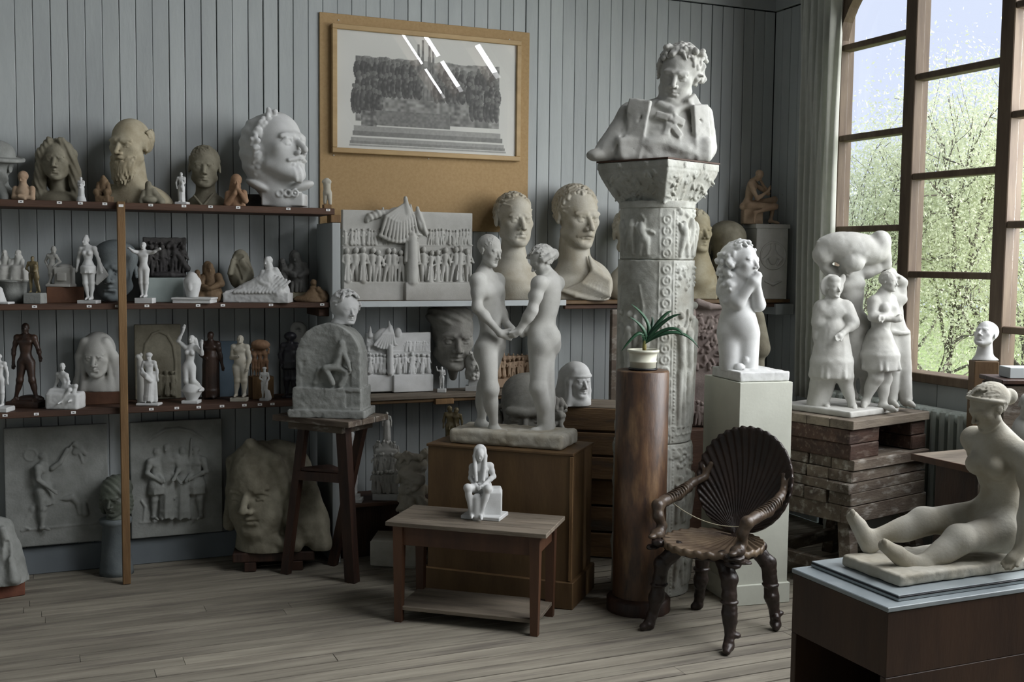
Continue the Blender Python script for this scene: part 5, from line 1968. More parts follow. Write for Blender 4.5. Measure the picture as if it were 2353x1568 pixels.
    # dancing woman
    e = empty('dancing_woman', tuple(at_y(440, yf, z)))
    tag(e, 'white statuette of a dancing nude woman with both arms raised', 'statuette')
    bx('base', 'plaster_white', (0, 0, .008), (.085, .07, .016), e, .002, -YAW)
    S = cast(440, yf, z + .016, 1.2)
    b = S.base
    H = b - 770
    S.con(S.P(441, b, 0), S.P(442, b - 20, 0), 12, 22, 3)
    S.ell(S.P(442, b - 22, 0), (26, 18, 5), None, 2)
    human(S, 150, S.P(440, 780, 0), S.P(440, 796, 2), S.P(434, 843, 0), S.P(426, 799, 2), S.P(452, 800, 0), [S.P(409, 784, 2), S.P(421, 762, -2), S.P(426, 746, -3)], [S.P(465, 814, -4), S.P(466, 796, -10), S.P(467, 780, -10)],
          [S.P(428, 846, 0), S.P(430, 875, -6), S.P(436, b - 26, 0)], [S.P(441, 846, 0), S.P(446, 875, -8), S.P(465, b - 26, -2)], (-10, 14, 0), fem=True)
    S.con(S.P(446, 782, 6), S.P(452, 802, 8), 6, 4, 3)
    S.obj('figure', 'plaster_white', e)
    # dark draped figure
    S = cast(486, ym + .05, z, 1.4)
    b = S.base
    H = b - 762
    (r, Q) = pose(S, 485, b, H, (-20, -10, 0), al=[(-.14, .66, 0), (-.06, .62, -.1)], ar=[(.14, .66, 0), (.17, .5, 0)], fat=1.2)
    robe(S, Q((0, .62)), Q((0, .03)), .11 * H, .13 * H, 7, .07)
    done(S, 'dark_draped_figure', 'bronze_dark', 'dark brown draped standing figure behind the dancing woman', 'statuette')
    o = MB().box((0, 0, .15), (.115, .02, .30), .002).obj('blue_grey_panel', 'blue_panel', loc=tuple(at_y(529, YD - .03, z)))
    tag(o, 'blue-grey painted panel leaning at the back of the lower shelf', 'panel')
    # cream standing child
    e = empty('standing_child', tuple(at_y(550, yf, z)))
    tag(e, 'cream plaster statuette of a plump standing child looking up', 'statuette')
    bx('base', 'plaster_aged', (0, 0, .010), (.085, .06, .020), e, .002, -YAW)
    S = cast(552, yf, z + .020, 1.2)
    b = S.base
    H = b - 771
    (r, Q) = pose(S, 553, b, H, (8, 24, 0), al=[(-.14, .64, 0), (-.03, .66, -.11)], ar=[(.15, .62, 0), (.13, .5, -.06)], fat=1.25, belly=1.2, hh=.16,
                  ll=[(-.055, .48, 0), (-.05, .27, -.01), (-.075, .045, 0)], lr=[(.055, .48, 0), (.06, .27, -.01), (.055, .045, .02)])
    S.obj('figure', 'plaster_aged', e)
    # brown group on a wooden column
    hb = .118
    a = at_y(600, ym, z)
    o = MB().box((0, 0, hb / 2), (.115, .085, hb), .002).obj('wooden_plinth', 'wood_post', loc=tuple(a), rz=-YAW + .5)
    tag(o, 'light wooden plinth under the brown group on the lower shelf', 'plinth')
    S = cast(597, ym, z + hb, 1.3)
    b = S.base
    H = b - 757
    S.ell(S.P(598, b - 72, 0), (22, 16, 12), None, 4)
    for x, t in ((585, 20), (598, 0), (610, -20)):
        pose(S, x, b, 66, (t, 0, 0), al=[(-.12, .95, 0), (.0, 1.05, 0)], ar=[(.12, .95, 0), (.02, 1.05, 0)], fat=1.1)
    S.rough(.7, 8)
    done(S, 'carrying_group', 'terracotta', 'small brown group of figures carrying a load on the wooden plinth', 'statuette')
    e = empty('tiny_white_figure', tuple(at_y(608, yf - .015, z)))
    tag(e, 'tiny white standing figure in front of the light wooden plinth', 'statuette')
    bx('base', 'plaster_white', (0, 0, .006), (.046, .04, .012), e, .001, -YAW)
    S = cast(608, yf - .015, z + .012, 1.1)
    b = S.base
    (r, Q) = pose(S, 608, b, b - 846, (0, 0, 0), fat=1.2, al=[(-.15, .66, 0), (-.05, .6, -.1)], ar=[(.15, .66, 0), (.08, .5, -.1)])
    S.ell(Q((0, 1.0)), (5, 5, 3), None, 1)
    S.con(Q((.1, .2, 0)), Q((.12, .02, 0)), 6, 8, 2)
    S.obj('figure', 'plaster_white', e)
    # dark figure in front of the white one
    S = cast(668, ym - .03, z, 1.3)
    b = S.base
    H = b - 770
    (r, Q) = pose(S, 667, b - 3, H, (10, 0, 0), fat=1.25, al=[(-.16, .66, 0), (-.12, .55, -.1)], ar=[(.15, .62, -.03), (.2, .58, -.12)], hh=.16)
    E = None
    S.ell(Q((0, .96, .02)), (.1 * H, .1 * H, .07 * H), None, 3)
    robe(S, Q((0, .66)), Q((0, .45)), .12 * H, .14 * H, 6, .05)
    slab(S, 650, 686, b - 5, b + 1, -14, 14, 1.5)
    done(S, 'dark_hatted_figure', 'bronze_black', 'black bronze figure in a hat before the tall white group', 'statuette')
    S = cast(690, ym + .06, z, 1.4)
    b = S.base
    S.tor(S.P(686, 758, 0), 12, 7, None, 3)
    S.ell(S.P(686, 766, -4), 8, None, 3)
    S.con(S.P(688, 776, 0), S.P(690, 812, 0), 14, 15, 5)
    S.chain([S.P(702, 806, -4), S.P(704, 790, -8), S.P(700, 782, -6)], [6, 5, 4], 2)
    S.chain([S.P(678, 798, -6), S.P(676, 812, -10), S.P(690, 814, -14)], [6, 5, 4], 2)
    S.con(S.P(692, 812, 0), S.P(688, b - 20, 0), 16, 13, 5)
    S.con(S.P(686, b - 20, 2), S.P(682, b, 2), 10, 8, 5)
    S.rough(.6, 14)
    done(S, 'haloed_white_group', 'plaster', 'tall white group with a ring-shaped top at the end of the lower shelf', 'statuette')


# ================================================================== on the floor at the left
def floor_left():
    # two large reliefs leaning on the baseboard
    for px0, px1, py0, py1, m, lab in ((14, 246, 968, 1258, 'plaster_grey', 'left grey relief panel of a man reaching up to a bird, below the shelves'),
                                       (302, 510, 958, 1236, 'plaster_grey', 'right grey relief panel of standing figures under an arch, below the shelves')):
        pc = (px0 + px1) / 2
        S = cast(pc, YB - .062, .001, 2.0, True)
        slab(S, px0, px1, py0 + (6 if px0 < 100 else 4), py1 + 4, 0, 13, 1.5)
        if px0 < 100:
            P = lambda x, y, d=0: S.P(x, y, d)
            pose(S, 102, 1216, 178, (80, 10, 0), turn=55, dz=2, fat=1.15, al=[(-.13, .66, -.02), (-.05, .52, -.16)], ar=[(.13, .84, -.16), (.16, 1.0, -.26)],
                 ll=[(-.05, .5, 0), (-.05, .28, -.02), (-.05, .03, 0)], lr=[(.05, .5, 0), (-.06, .27, .12), (-.13, .04, .24)])
            S.chain([P(120, 1076, -3), P(138, 1062, -4), P(154, 1032, -4)], [6, 5, 4], 2)
            robe(S, P(103, 1120, 2), P(104, 1160, 2), 14, 18, 8, .06)
            S.ell(P(178, 1034, -1), (14, 4, 9), rotm(0, 0, -50), 3)
            S.con(P(172, 1020, -1), P(196, 1044, 0), 6, 4, 3)
            S.con(P(180, 1030, 0), P(190, 1064, 0), 5, 2, 2)
            S.tor(P(70, 1046, 0), 13, 2, None, 2)
            S.chain([P(150, 1146, 0), P(166, 1142, -1), P(178, 1158, 0), P(182, 1182, 0)], [5, 7, 5, 3], 3)
            S.con(P(140, 1148, 0), P(156, 1146, 0), 2, 6, 3)
            S.con(P(194, 1160, 0), P(196, 1180, 0), 6, 8, 3)
            S.con(P(50, 1220, 1), P(222, 1202, 1), 3, 3, 2)
        else:
            S.chain([S.P(342, 1012, 1), S.P(356, 1002, 0), S.P(380, 988, 0), S.P(410, 985, 0), S.P(440, 992, 0), S.P(466, 1008, 1)], [3, 4, 4, 4, 4, 3], 2)
            for i, (x, h, fl, t) in enumerate(((362, 166, 0, 40), (386, 176, 1, -20), (420, 170, 1, 10), (452, 172, 0, -50), (408, 96, 0, 20))):
                (r_, Q) = pose(S, x, 1194, h, (t * 1.4, -5, 0), turn=t * .7, dz=1, fat=1.12, al=[(-.15, .66, 0), (-.04 - .02 * i, .56, -.1)], ar=[(.15, .66, 0), (.17 - .06 * i, .58, -.1)])
                if fl:
                    robe(S, Q((0, .52)), Q((0, .03)), .085 * h, .12 * h, 7, .06)
                else:
                    robe(S, Q((0, .55)), Q((0, .36)), .085 * h, .13 * h, 7, .06)
            S.chain([S.P(440, 1010, -3), S.P(436, 1060, -3), S.P(430, 1120, -3)], [3, 3, 3], 2)
            S.chain([S.P(325, 1152, 0), S.P(333, 1164, 0), S.P(330, 1196, 0)], [3, 3, 2], 2)
            S.con(S.P(322, 1202, 1), S.P(480, 1190, 1), 3, 3, 2)
        S.A = S.A + 0
        o = S.obj('plaster_relief', m)
        tag(o, lab, 'relief')
    # dark head on a tapering column
    cb = onz(268, 1318)
    zc = (1318 - 1190) * prj(cb)[2] / FPX
    e = empty('column_stand', (cb[0], cb[1], 0))
    tag(e, 'round grey-blue tapering column carrying the small dark head behind the post', 'stand')
    MB().lathe([(.085, 0), (.083, .03), (.072, .12), (.066, zc - .03), (.078, zc - .022), (.080, zc)], 36).obj('shaft', 'blue_clay', e, True)
    S = Sculpt(268, (cb[0], cb[1], zc), 1.5)
    S.base = prj(S.A)[1]
    h = 86
    T, E, R = head(S, S.P(266, 1142, -2), h, -6, -8, 0)
    E(0, -.10, .20, .41, .44, .37, k=2, bump=(.9, (.3, .3, .3)))
    for sx in (-1, 1):
        E(sx * .33, -.02, -.15, .12, .22, .34, k=3, bump=(1, (.1, .2, .6)))
    S.con(S.P(266, 1178, 0), S.P(266, S.base, 0), 18, 22, 4)
    done(S, 'bobbed_child_portrait', 'bronze_patina', 'greenish dark head of a child with bobbed hair on the round column', 'head')
    # rough plaster lump at the far left on a red block
    cb = onz(10, 1372)
    o = MB().box((0, 0, .035), (.30, .22, .07), .004).obj('red_block', 'brick_red', loc=(cb[0] - .08, cb[1] + .06, 0), rz=.25)
    tag(o, 'red-brown block under the rough grey cast at the far left', 'block')
    S = Sculpt(10, (cb[0] - .08, cb[1] + .06, .071), 2.2)
    S.base = prj(S.A)[1]
    S.con(S.P(-8, 1222, 6), S.P(10, S.base, 0), 34, 52, 14)
    S.ell(S.P(0, 1290, 0), (52, 44, 80), rotm(0, 0, -8), 10)
    S.con(S.P(20, 1210, -30), S.P(46, 1320, -34), 8, 14, 10)
    S.con(S.P(34, 1240, -34), S.P(30, 1330, -52), 5, 6, 8, 's')
    S.rough(2.6, 34)
    done(S, 'rough_cast', 'plaster_grey', 'rough grey plaster cast fragment cut by the left edge', 'fragment')
    # giant head on the floor with its dark wooden base
    cb = onz(640, 1302)
    ya = 5.83
    a0 = at_y(632, ya, 0)
    e = empty('floor_plinth', (a0[0], ya, 0), -.25)
    tag(e, 'low dark wooden base under the giant grey head on the floor', 'base')
    bx('deck', 'wood_dark', (0, .03, .075), (.42, .34, .05), e, .006)
    for sx in (-1, 1):
        bx('runner', 'wood_dark', (sx * .12, .0, .025), (.06, .28, .05), e, .004)
    S = Sculpt(632, (a0[0] + .01, ya - .02, .101), 2.2)
    S.base = prj(S.A)[1]
    h = 210
    T, E, R = head(S, S.P(604, 1124, -6), h, -15, 0, -3, ears=False, wide=1.1, nose=1.0)
    E(.16, .16, -.22, .14, .14, .16, k=16)
    E(-.16, .16, -.22, .14, .14, .16, k=16)
    E(0, .16, -.40, .2, .14, .1, k=14)
    E(0, .05, .18, .30, .33, .36, k=10)
    S.chain([T(.0, .20, .53), T(.27, .19, .36), T(.345, .10, .05), T(.37, .06, -.3), T(.44, .03, -.52)], [11, 13, 13, 14, 18], 12)
    S.chain([T(0, .20, .53), T(-.28, .10, .32), T(-.34, .04, .0), T(-.40, .03, -.38)], [11, 13, 13, 16], 12)
    E(.16, -.16, .06, .36, .30, .46, k=14, bump=(1.5, (.12, .05, .02)))
    S.chain([T(.38, -.1, .25), T(.46, -.10, -.1), T(.52, -.1, -.35), T(.62, -.1, -.60)], [24, 30, 36, 26], 22, bump=(1.5, (.16, .05, .03)))
    S.con(T(0, .0, -.40), T(0, -.05, -.62), 62, 74, 12)
    S.con(T(.1, .2, -.47), T(.42, .1, -.58), 12, 16, 8)
    S.rough(.9, 20)
    wallcut(S, YB - .03)
    done(S, 'colossal_grey_portrait', 'plaster_olive', 'giant grey-brown head with a hood-like lock standing on the floor behind the stool', 'head')


lower_shelf()
floor_left()
# ================================================================== middle of the room
def flag_relief(S, x0, x1, top, base, plinth, mid, sc, seed, d0=14):
    """multi-figure relief with banners rising above its top edge"""
    slab(S, x0, x1, top, base + 1, 0, d0, 1.2)
    w = x1 - x0
    slab(S, x0, x1, plinth, base + 1, -10 * sc, 2, 1.2)
    slab(S, mid - .03 * w, x1 + 2 * sc, plinth + 1, base + 1, -20 * sc, 0, 1.2)
    crowd(S, x0 + 3, x1 - 3, plinth, (plinth - top) * .52, 17, -3 * sc, seed, dep=4 * sc)
    crowd(S, x0 + 3, mid - .12 * w, top + (plinth - top) * .46, (plinth - top) * .24, 11, 0, seed + 1, dep=2 * sc)
    crowd(S, mid + .16 * w, x1 - 3, top + (plinth - top) * .46, (plinth - top) * .24, 13, 0, seed + 2, dep=2 * sc)
    S.con(S.P(x0, top + (plinth - top) * .47, 0), S.P(x1, top + (plinth - top) * .47, 0), 1.5 * sc, 1.5 * sc, 1)


def middle():
    # ------------- large white flag relief on the white-edged shelf
    S = cast(937, YD - .10, ZW, 1.6, True)
    b = S.base
    flag_relief(S, 787, 1086, 490, b, 648, 935, 1.0, 3)
    P = S.P
    S.ell(P(914, 514, 0), (36, 12, 38), rotm(0, 0, 16), 6)
    for i in range(11):
        t = i / 10
        c = (872 + 84 * t, 530 + 26 * math.sin(math.pi * (.15 + .75 * t)))
        m = (898 + 48 * t - 14 * (1 - t), 498 + 14 * math.sin(math.pi * t))
        S.chain([P(929 + 8 * t, 468 + 8 * t, -6), P(*m, -13 - 4 * math.sin(math.pi * t)), P(*c, -10 - 5 * math.sin(math.pi * t)), P(c[0] + 12, c[1] + 3, -6)], [3, 4, 3.6, 2], 1.5)
    S.chain([P(870 + 86 * t / 10, 529 + 26 * math.sin(math.pi * (.15 + .075 * t)), -10 - 4 * math.sin(math.pi * t / 10)) for t in range(11)], 3.6, 2)
    S.con(P(930, 455, -6), P(934, 492, -8), 4, 9, 3)
    S.ell(P(928, 460, -6), (3, 3, 7), None, 1)
    S.chain([P(890, 487, 2), P(868, 492, -2), P(848, 500, -4), P(842, 508, -4)], [5, 9, 8, 4], 3, bump=(.8, (.5, 0, .3)))
    S.con(P(881, 478, 4), P(881, 492, 4), 2.5, 2.5, 1)
    S.con(P(960, 478, 2), P(961, 500, 0), 4, 7, 3)
    S.chain([P(962, 490, 0), P(966, 515, -3), P(978, 536, -2)], [6, 10, 5], 3, bump=(.8, (.6, 0, .2)))
    S.con(P(943, 472, 0), P(946, 500, -2), 3, 6, 2)
    S.con(P(943, 552, -12), P(943, 645, -14), 12, 12, 4)
    S.ell(P(943, 540, -14), (6, 6, 8), None, 2)
    for sx in (-1, 1):
        S.con(P(943 + sx * 6, 600, -16), P(943 + sx * 7, 648, -18), 6, 5, 2)
        S.con(P(943 + sx * 12, 560, -12), P(943 + sx * 15, 600, -14), 4, 4, 2)
    S.cut((0, 0, -1), (0, 0, 0))
    tag(S.obj('flag_relief', 'plaster'), 'large white plaster relief of a crowd with billowing flags below the picture', 'relief')
    # ------------- smaller version on the low shelf
    S = cast(915, YD - .10, ZL, 1.5, True)
    b = S.base
    P = S.P
    flag_relief(S, 842, 990, 764, b - 2, 858, 905, .7, 13)
    slab(S, 840, 994, b - 6, b + 1, -22, 8, 1)
    S.ell(P(880, 776, -3), (22, 9, 22), rotm(0, 0, 20), 4)
    for i in range(8):
        t = i / 7
        c = (858 + 46 * t, 786 + 14 * math.sin(math.pi * (.15 + .75 * t)))
        S.chain([P(895 + 4 * t, 748 + 4 * t, -4), P(876 + 24 * t, 768, -10), P(*c, -9), P(c[0] + 7, c[1] + 2, -4)], [2.4, 3.4, 3, 2], 1.2)
    S.con(P(892, 738, -4), P(894, 760, -6), 2, 6, 2)
    S.con(P(851, 752, 2), P(850, 772, 0), 2, 6, 3)
    S.ell(P(914, 764, 0), (9, 6, 11), None, 3)
    S.con(P(894, 800, -9), P(894, 856, -10), 7, 7, 3)
    S.ell(P(894, 796, -11), 4.5, None, 1)
    S.cut((0, 0, -1), (0, 0, 0))
    tag(S.obj('small_flag_relief', 'plaster_white'), 'smaller white plaster relief of the same flag crowd on the low shelf', 'relief')
    # ------------- dark mask on the wall
    yw = YB - .05
    S = Sculpt(1042, ony(1042, 840, yw - .04), 1.7)
    h = 150
    T, E, R = head(S, S.P(1040, 776, 4), h, 16, -4, 0, ears=False, brow=1.5)
    E(-.05, -.02, .32, .36, .34, .22, k=4, bump=(2, (.15, .1, .3)))
    S.con(S.P(1040, 838, 12), S.P(1040, 868, 20), 16, 9, 8)
    S.cut((0, 1, 0), (0, 24, 0))
    tag(S.obj('wall_mask', 'clay_mid'), 'dark grey scowling male mask hanging on the wall above the low shelf', 'mask')
    # ------------- small white figure, arm raised
    e = empty('saluting_statuette', tuple(at_y(1015, YW + .10, ZL)))
    tag(e, 'tiny white statuette with one arm raised below the dark mask', 'statuette')
    bx('base', 'plaster_white', (0, 0, .010), (.05, .045, .020), e, .002, -YAW)
    S = cast(1015, YW + .10, ZL + .020, 1.1)
    b = S.base
    H = b - 843
    pose(S, 1015, b, H, (0, 0, 0), al=[(-.2, .82, 0), (-.24, .98, 0), (-.22, 1.04, 0)], ar=[(.15, .66, 0), (.06, .62, -.1)], fat=1.2, hh=.16)
    S.obj('figure', 'plaster_white', e)
    # ------------- bearded head fragment on a white block
    e = empty('head_fragment', tuple(at_y(1086, YW + .12, ZL)))
    tag(e, 'white head fragment on a stepped block beside the bronze-coloured relief', 'head')
    bx('lower_block', 'plaster_white', (0, 0, .015), (.082, .06, .03), e, .001, -YAW)
    bx('upper_block', 'plaster_white', (.006, 0, .048), (.058, .05, .036), e, .001, -YAW)
    S = cast(1086, YW + .12, ZL + .066, 1.3)
    b = S.base
    T, E, R = head(S, S.P(1086, b - 32, 0), 62, 30, 0, 0, ears=False, nose=1.2)
    curls(S, T, 62, 26, .05, .1, lambda r: (r.uniform(-.3, .3), r.uniform(-.2, .3), r.uniform(.3, .5)), 4)
    curls(S, T, 62, 22, .05, .09, lambda r: (r.uniform(-.2, .2), r.uniform(.15, .36), r.uniform(-.5, -.3)), 5)
    S.con(S.P(1084, b - 14, 0), S.P(1084, b, 0), 16, 14, 4)
    S.cut((0, 0, -1), (0, 0, 0))
    S.obj('head_cast', 'plaster', e)
    # ------------- terracotta relief
    S = cast(1188, YD - .08, ZL, 1.6, True)
    b = S.base
    slab(S, 1128, 1238, 816, b + 1, 0, 10, 1.2)
    slab(S, 1126, 1262, 866, b + 1, -14, 8, 1.2)
    crowd(S, 1130, 1236, 866, 46, 10, -3, 21, dep=5)
    crowd(S, 1132, 1234, 842, 30, 10, 0, 22, dep=3)
    S.con(S.P(1156, 806, 2), S.P(1158, 840, 0), 4, 5, 2)
    S.con(S.P(1150, 812, 2), S.P(1150, 840, 0), 3, 5, 2)
    S.cut((0, 0, -1), (0, 0, 0))
    tag(S.obj('terracotta_relief', 'terracotta_pale'), 'tan terracotta crowd relief behind the legs of the couple', 'relief')
    # ------------- two gilt figures on a dark base
    a = onz(1040, 985, .70)
    st = bx('bracket_stand', 'wood_dark', (0, 0, .30), (.10, .10, .60), None, .003, loc=tuple(at_y(1040, 5.62, 0)))
    tag(st, 'dark stand half hidden behind the brown pedestal, under the two gilt figures', 'stand')
    S = cast(1041, 5.62, .601, 1.1)
    b = S.base
    slab(S, 1024, 1058, b - 7, b + 1, -12, 12, 1.5)
    for x, t, m in ((1033, 30, False), (1048, -30, True)):
        pose(S, x, b - 7, b - 7 - (934 if x < 1040 else 938), (t, 0, 0), m, hh=.18, fat=1.15, ar=[(.15, .64, 0), (.17, .5, -.1)])
    tag(S.obj('gilt_pair', 'bronze_gilt'), 'tiny gilt pair of figures holding hands left of the couple', 'statuette')
    # ------------- smooth bust in front of the pinboard
    S = cast(1185, YW + .10, ZW, 1.9)
    b = S.base
    h = 126
    T, E, R = head(S, S.P(1182, 508, 0), h, 22, 2, 0, neck=.35)
    hair_short(S, E, T, h, .03, .0, .17, 8, (.7, -.4, -.3), 300)
    S.con(S.P(1180, 556, 4), S.P(1178, 600, 6), 26, 30, 8)
    S.con(S.P(1176, 598, 8), S.P(1170, 640, 8), 34, 56, 12)
    S.ell(S.P(1168, 650, 8), (74, 38, 54), None, 12)
    slab(S, 1096, 1232, 664, b + 1, -30, 42, 8, 10)
    done(S, 'smooth_bust', 'plaster_aged', 'cream plaster bust of a clean-shaven man behind the couple', 'bust')
    # ------------- moustached bust with a toga
    S = cast(1335, YW + .10, ZW, 1.9)
    b = S.base
    h = 142
    T, E, R = head(S, S.P(1326, 500, 0), h, 30, -5, 0, neck=.35, brow=1.6, nose=1.1)
    hair_short(S, E, T, h, .02, .02, .24, 3, (.8, -.1, .2), 320)
    for sx in (-1, 1):
        for j in range(6):
            S.con(T(sx * .01, .385, -.214 - j * .005), T(sx * (.09 + .012 * j), .325 - .008 * j, -.235 - .010 * j), .034 * h, .018 * h, h * .012)
    S.con(S.P(1320, 556, 6), S.P(1322, 612, 8), 34, 37, 8)
    S.ell(S.P(1335, 656, 8), (74, 40, 64), None, 14)
    slab(S, 1268, 1396, 640, b + 1, -32, 40, 8, 12)
    for i in range(9):
        S.chain([S.P(1352 + i * 5, 590 + i * 6, -22 - i), S.P(1360 + i * 4.5, 622 + i * 3, -36), S.P(1336 + i * 7.5, 650 + i * 3.5, -40), S.P(1290 + i * 11, 668 + i * 2.5, -36)], [3, 4.5, 4, 2], 4)
    S.chain([S.P(1282, 664, -36), S.P(1320, 678, -38), S.P(1386, 694, -32)], [4, 5, 5], 5)
    done(S, 'moustached_bust', 'plaster_aged', 'cream plaster bust of a frowning moustached man draped in a toga', 'bust')
    # ------------- big mask behind the couple's feet (leans on crates)
    a = onz(1225, 1010, .50)
    S = Sculpt(1222, at_y(1222, 5.30, .52), 1.8)
    b = S.base = prj(S.A)[1]
    h = 172
    T, E, R = head(S, S.P(1212, 950, 0), h, -4, -4, 0, ears=False, brow=2.0, wide=1.1)
    E(0, -.09, .28, .345, .33, .25, k=5)
    S.con(S.P(1216, 888, 0), S.P(1218, 880, 0), 5, 3, 2)
    curls(S, T, h, 30, .04, .07, lambda r: (r.uniform(.34, .44), r.uniform(-.1, .12), r.uniform(-.35, .2)), 9)
    curls(S, T, h, 24, .03, .06, lambda r: (r.uniform(-.44, -.36), r.uniform(-.1, .12), r.uniform(-.3, .1)), 19)
    S.chain([T(-.22, .33, .10), T(0, .37, .07), T(.22, .33, .10)], [9, 8, 9], 5)
    done(S, 'scowling_mask', 'clay_mid', 'dark grey scowling head with wild hair behind the legs of the couple', 'head')
    o = bx('mask_stand', 'wood_dark', (0, 0, .259), (.34, .26, .518), None, .004, loc=(S.A[0], 5.34, 0), rz=-.6)
    tag(o, 'dark stand hidden behind the brown pedestal, under the scowling head', 'stand')
    # ------------- veiled head on the crates
    S = cast(1322, 5.36, ZCR + .002, 1.7)
    b = S.base
    h = 80
    T, E, R = head(S, S.P(1328, 876, 0), h, 30, -2, 0, neck=.5, ears=False)
    E(-.03, -.10, .20, .41, .45, .36, k=2)
    S.tor(T(0, .0, .17), .36 * h, .04 * h, R @ np.array([[1, 0, 0], [0, 0, -1], [0, 1, 0]]), 2)
    S.chain([T(-.22, .18, .3), T(-.34, .08, 0), T(-.34, .06, -.5), T(-.45, .1, -.85)], [7, 8, 7, 9], 4)
    S.chain([T(-.3, -.2, .2), T(-.4, -.2, -.3), T(-.5, -.2, -.85)], [16, 15, 14], 6)
    S.chain([T(.3, .02, .2), T(.36, .0, -.3), T(.3, .1, -.85)], [7, 7, 8], 4)
    S.ell(S.P(1322, b - 8, 0), (34, 24, 22), None, 8)
    done(S, 'headscarf_portrait', 'plaster_white', 'white plaster head with a headscarf standing on the wooden crates', 'head')

    # ------------- stele on the stool
    a = Vector((1.39, 5.47, ZST))
    rz = math.radians(-30)
    S = Sculpt(775, tuple(a), 1.9)
    S.base = prj(S.A)[1]
    S.rz = rz
    s_ = S.sc
    W2, D2 = .165 / s_, .10 / s_          # half width, half depth in local units
    H1 = (S.base - 742)
    S.box((0, 0, 9), (W2 * 1.18, D2 * 1.22, 9), None, 2, 1)
    S.box((0, 0, 42), (W2 * 1.06, D2 * 1.08, 26), None, 2, 2)
    S.box((0, 0, 100), (W2, D2 * .8, 50), None, 2, 2)
    # rounded head of the stone
    S.disc((0, 0, H1 - W2 * .98), W2 * .98, D2 * .8, None, 2)
    # front recess and relief of a labourer
    S.ell((-4, -D2 * .92, H1 - W2 * 1.1), (W2 * .84, D2 * .22, W2 * .9), None, 3, 's')
    S.box((-4, -D2 * .9, 98), (W2 * .78, D2 * .14, 30), None, 4, 3, 's')
    fx = -D2 * .76
    S.ell((34, fx - 4, 168), (7, 7, 9), None, 2)
    S.con((33, fx, 154), (22, fx, 118), 11, 10, 4)
    S.chain([(38, fx - 4, 150), (48, fx - 8, 128), (54, fx - 9, 108)], [6, 5, 4], 2)
    S.chain([(22, fx - 2, 116), (-4, fx - 8, 112), (14, fx - 6, 78)], [9, 8, 6], 3)
    S.chain([(26, fx, 114), (44, fx - 4, 104), (30, fx - 2, 74)], [9, 7, 6], 3)
    S.chain([(-30, fx + 2, 78), (-20, fx + 2, 110)], [6, 5], 3)
    for i in range(7):
        S.con((-50 + i * 4, fx + 4, 100 + i * 5), (-10 + i * 5, fx + 4, 108 + i * 6), 2, 2, 2)
    S.box((62, -D2 * 1.1, 42), (18, 3, 18), None, 1, 1, 's')
    S.rough(1.0, 16)
    S.cut((0, 0, -1), (0, 0, 0))
    tag(S.obj('stele', 'plaster_grey'), 'grey round-topped plaster stele with a labourer relief on the modelling stool', 'stele')
    # ------------- curly child's head above the stele
    hz = ZST + (H1 - 4) * s_
    S = Sculpt(790, (1.43, 5.52, hz), 1.5)
    b = S.base = prj(S.A)[1]
    h = 72
    T, E, R = head(S, S.P(797, 712, 0), h, 34, 0, 0)
    E(-.02, -.12, .10, .44, .48, .42, k=3)
    E(-.04, -.16, .22, .42, .44, .38, k=3)
    scalp(S, T, h, 170, 6, .03, .055, .30, -.1, .15, 1.36, 1.2, (0, -.1, .3), .9)
    scalp(S, T, h, 60, 7, .03, .055, .0, -.3, .12, 1.15, 1.2, (0, -.2, -.4), .8)
    S.con(S.P(788, 735, 2), S.P(786, b, 2), 22, 26, 6)
    done(S, 'curly_child_head', 'plaster_white', 'white plaster head of a curly-haired child resting on top of the grey stele', 'head')

    # ------------- white pieces on the lowest shelf
    e = empty('white_standing_figure', tuple(at_y(812, 5.82, ZF)))
    tag(e, 'white standing statuette on the lowest shelf right of the stool leg', 'statuette')
    bx('lower_step', 'plaster_white', (0, 0, .010), (.10, .08, .02), e, .001, -YAW)
    bx('upper_step', 'plaster_white', (0, 0, .030), (.07, .06, .02), e, .001, -YAW)
    S = cast(810, 5.82, ZF + .04, 1.4)
    b = S.base
    (r, Q) = pose(S, 808, b, b - 990, (10, 0, 0), fem=True, hh=.13, ar=[(.14, .66, 0), (.12, .56, -.06)])
    robe(S, Q((0, .62)), Q((0, .03)), .075 * 120, .10 * 120, 8, .06)
    S.obj('figure', 'plaster_white', e)
    e = empty('monument_group', tuple(at_y(890, 5.84, ZF)))
    tag(e, 'white tower-like monument model of climbing figures on the lowest shelf', 'statuette')
    bx('base', 'plaster_white', (0, 0, .018), (.15, .13, .036), e, .002, -YAW)
    S = cast(889, 5.84, ZF + .036, 1.4)
    b = S.base
    slab(S, 862, 914, 1030, b + 1, -18, 24, 5, 5)
    S.con(S.P(888, 1040, 2), S.P(888, 1008, 2), 22, 8, 5)
    crowd(S, 860, 916, b - 2, 56, 7, -20, 31, dep=6)
    crowd(S, 862, 914, b - 48, 46, 6, -16, 32, dep=6)
    crowd(S, 862, 912, b - 84, 38, 6, -8, 33, dep=5)
    r2 = random.Random(8)
    for i in range(10):
        x = 862 + i * 6
        S.con(S.P(x, 1042, -4), S.P(x + r2.uniform(-5, 5), 1016 + r2.uniform(0, 10), -6), 3, 2.5, 1.5)
    pose(S, 889, 1012, 66, (0, 0, 0), fat=1.1)
    robe(S, S.P(889, 972, 0), S.P(889, 1010, 0), 6, 9, 6, .06)
    S.obj('figures', 'plaster', e)
    # ------------- lumpy column of figures on the floor
    cb = onz(925, 1305)
    o = MB().box((0, 0, .075), (.26, .20, .15), .012, jit=.006).obj('stone_base', 'plaster_aged', loc=(cb[0], cb[1] + .1, 0), rz=-.5)
    tag(o, 'rough cream base block on the floor under the knotted figure column', 'base')
    S = Sculpt(945, (cb[0] + .04, cb[1] + .1, .152), 1.9)
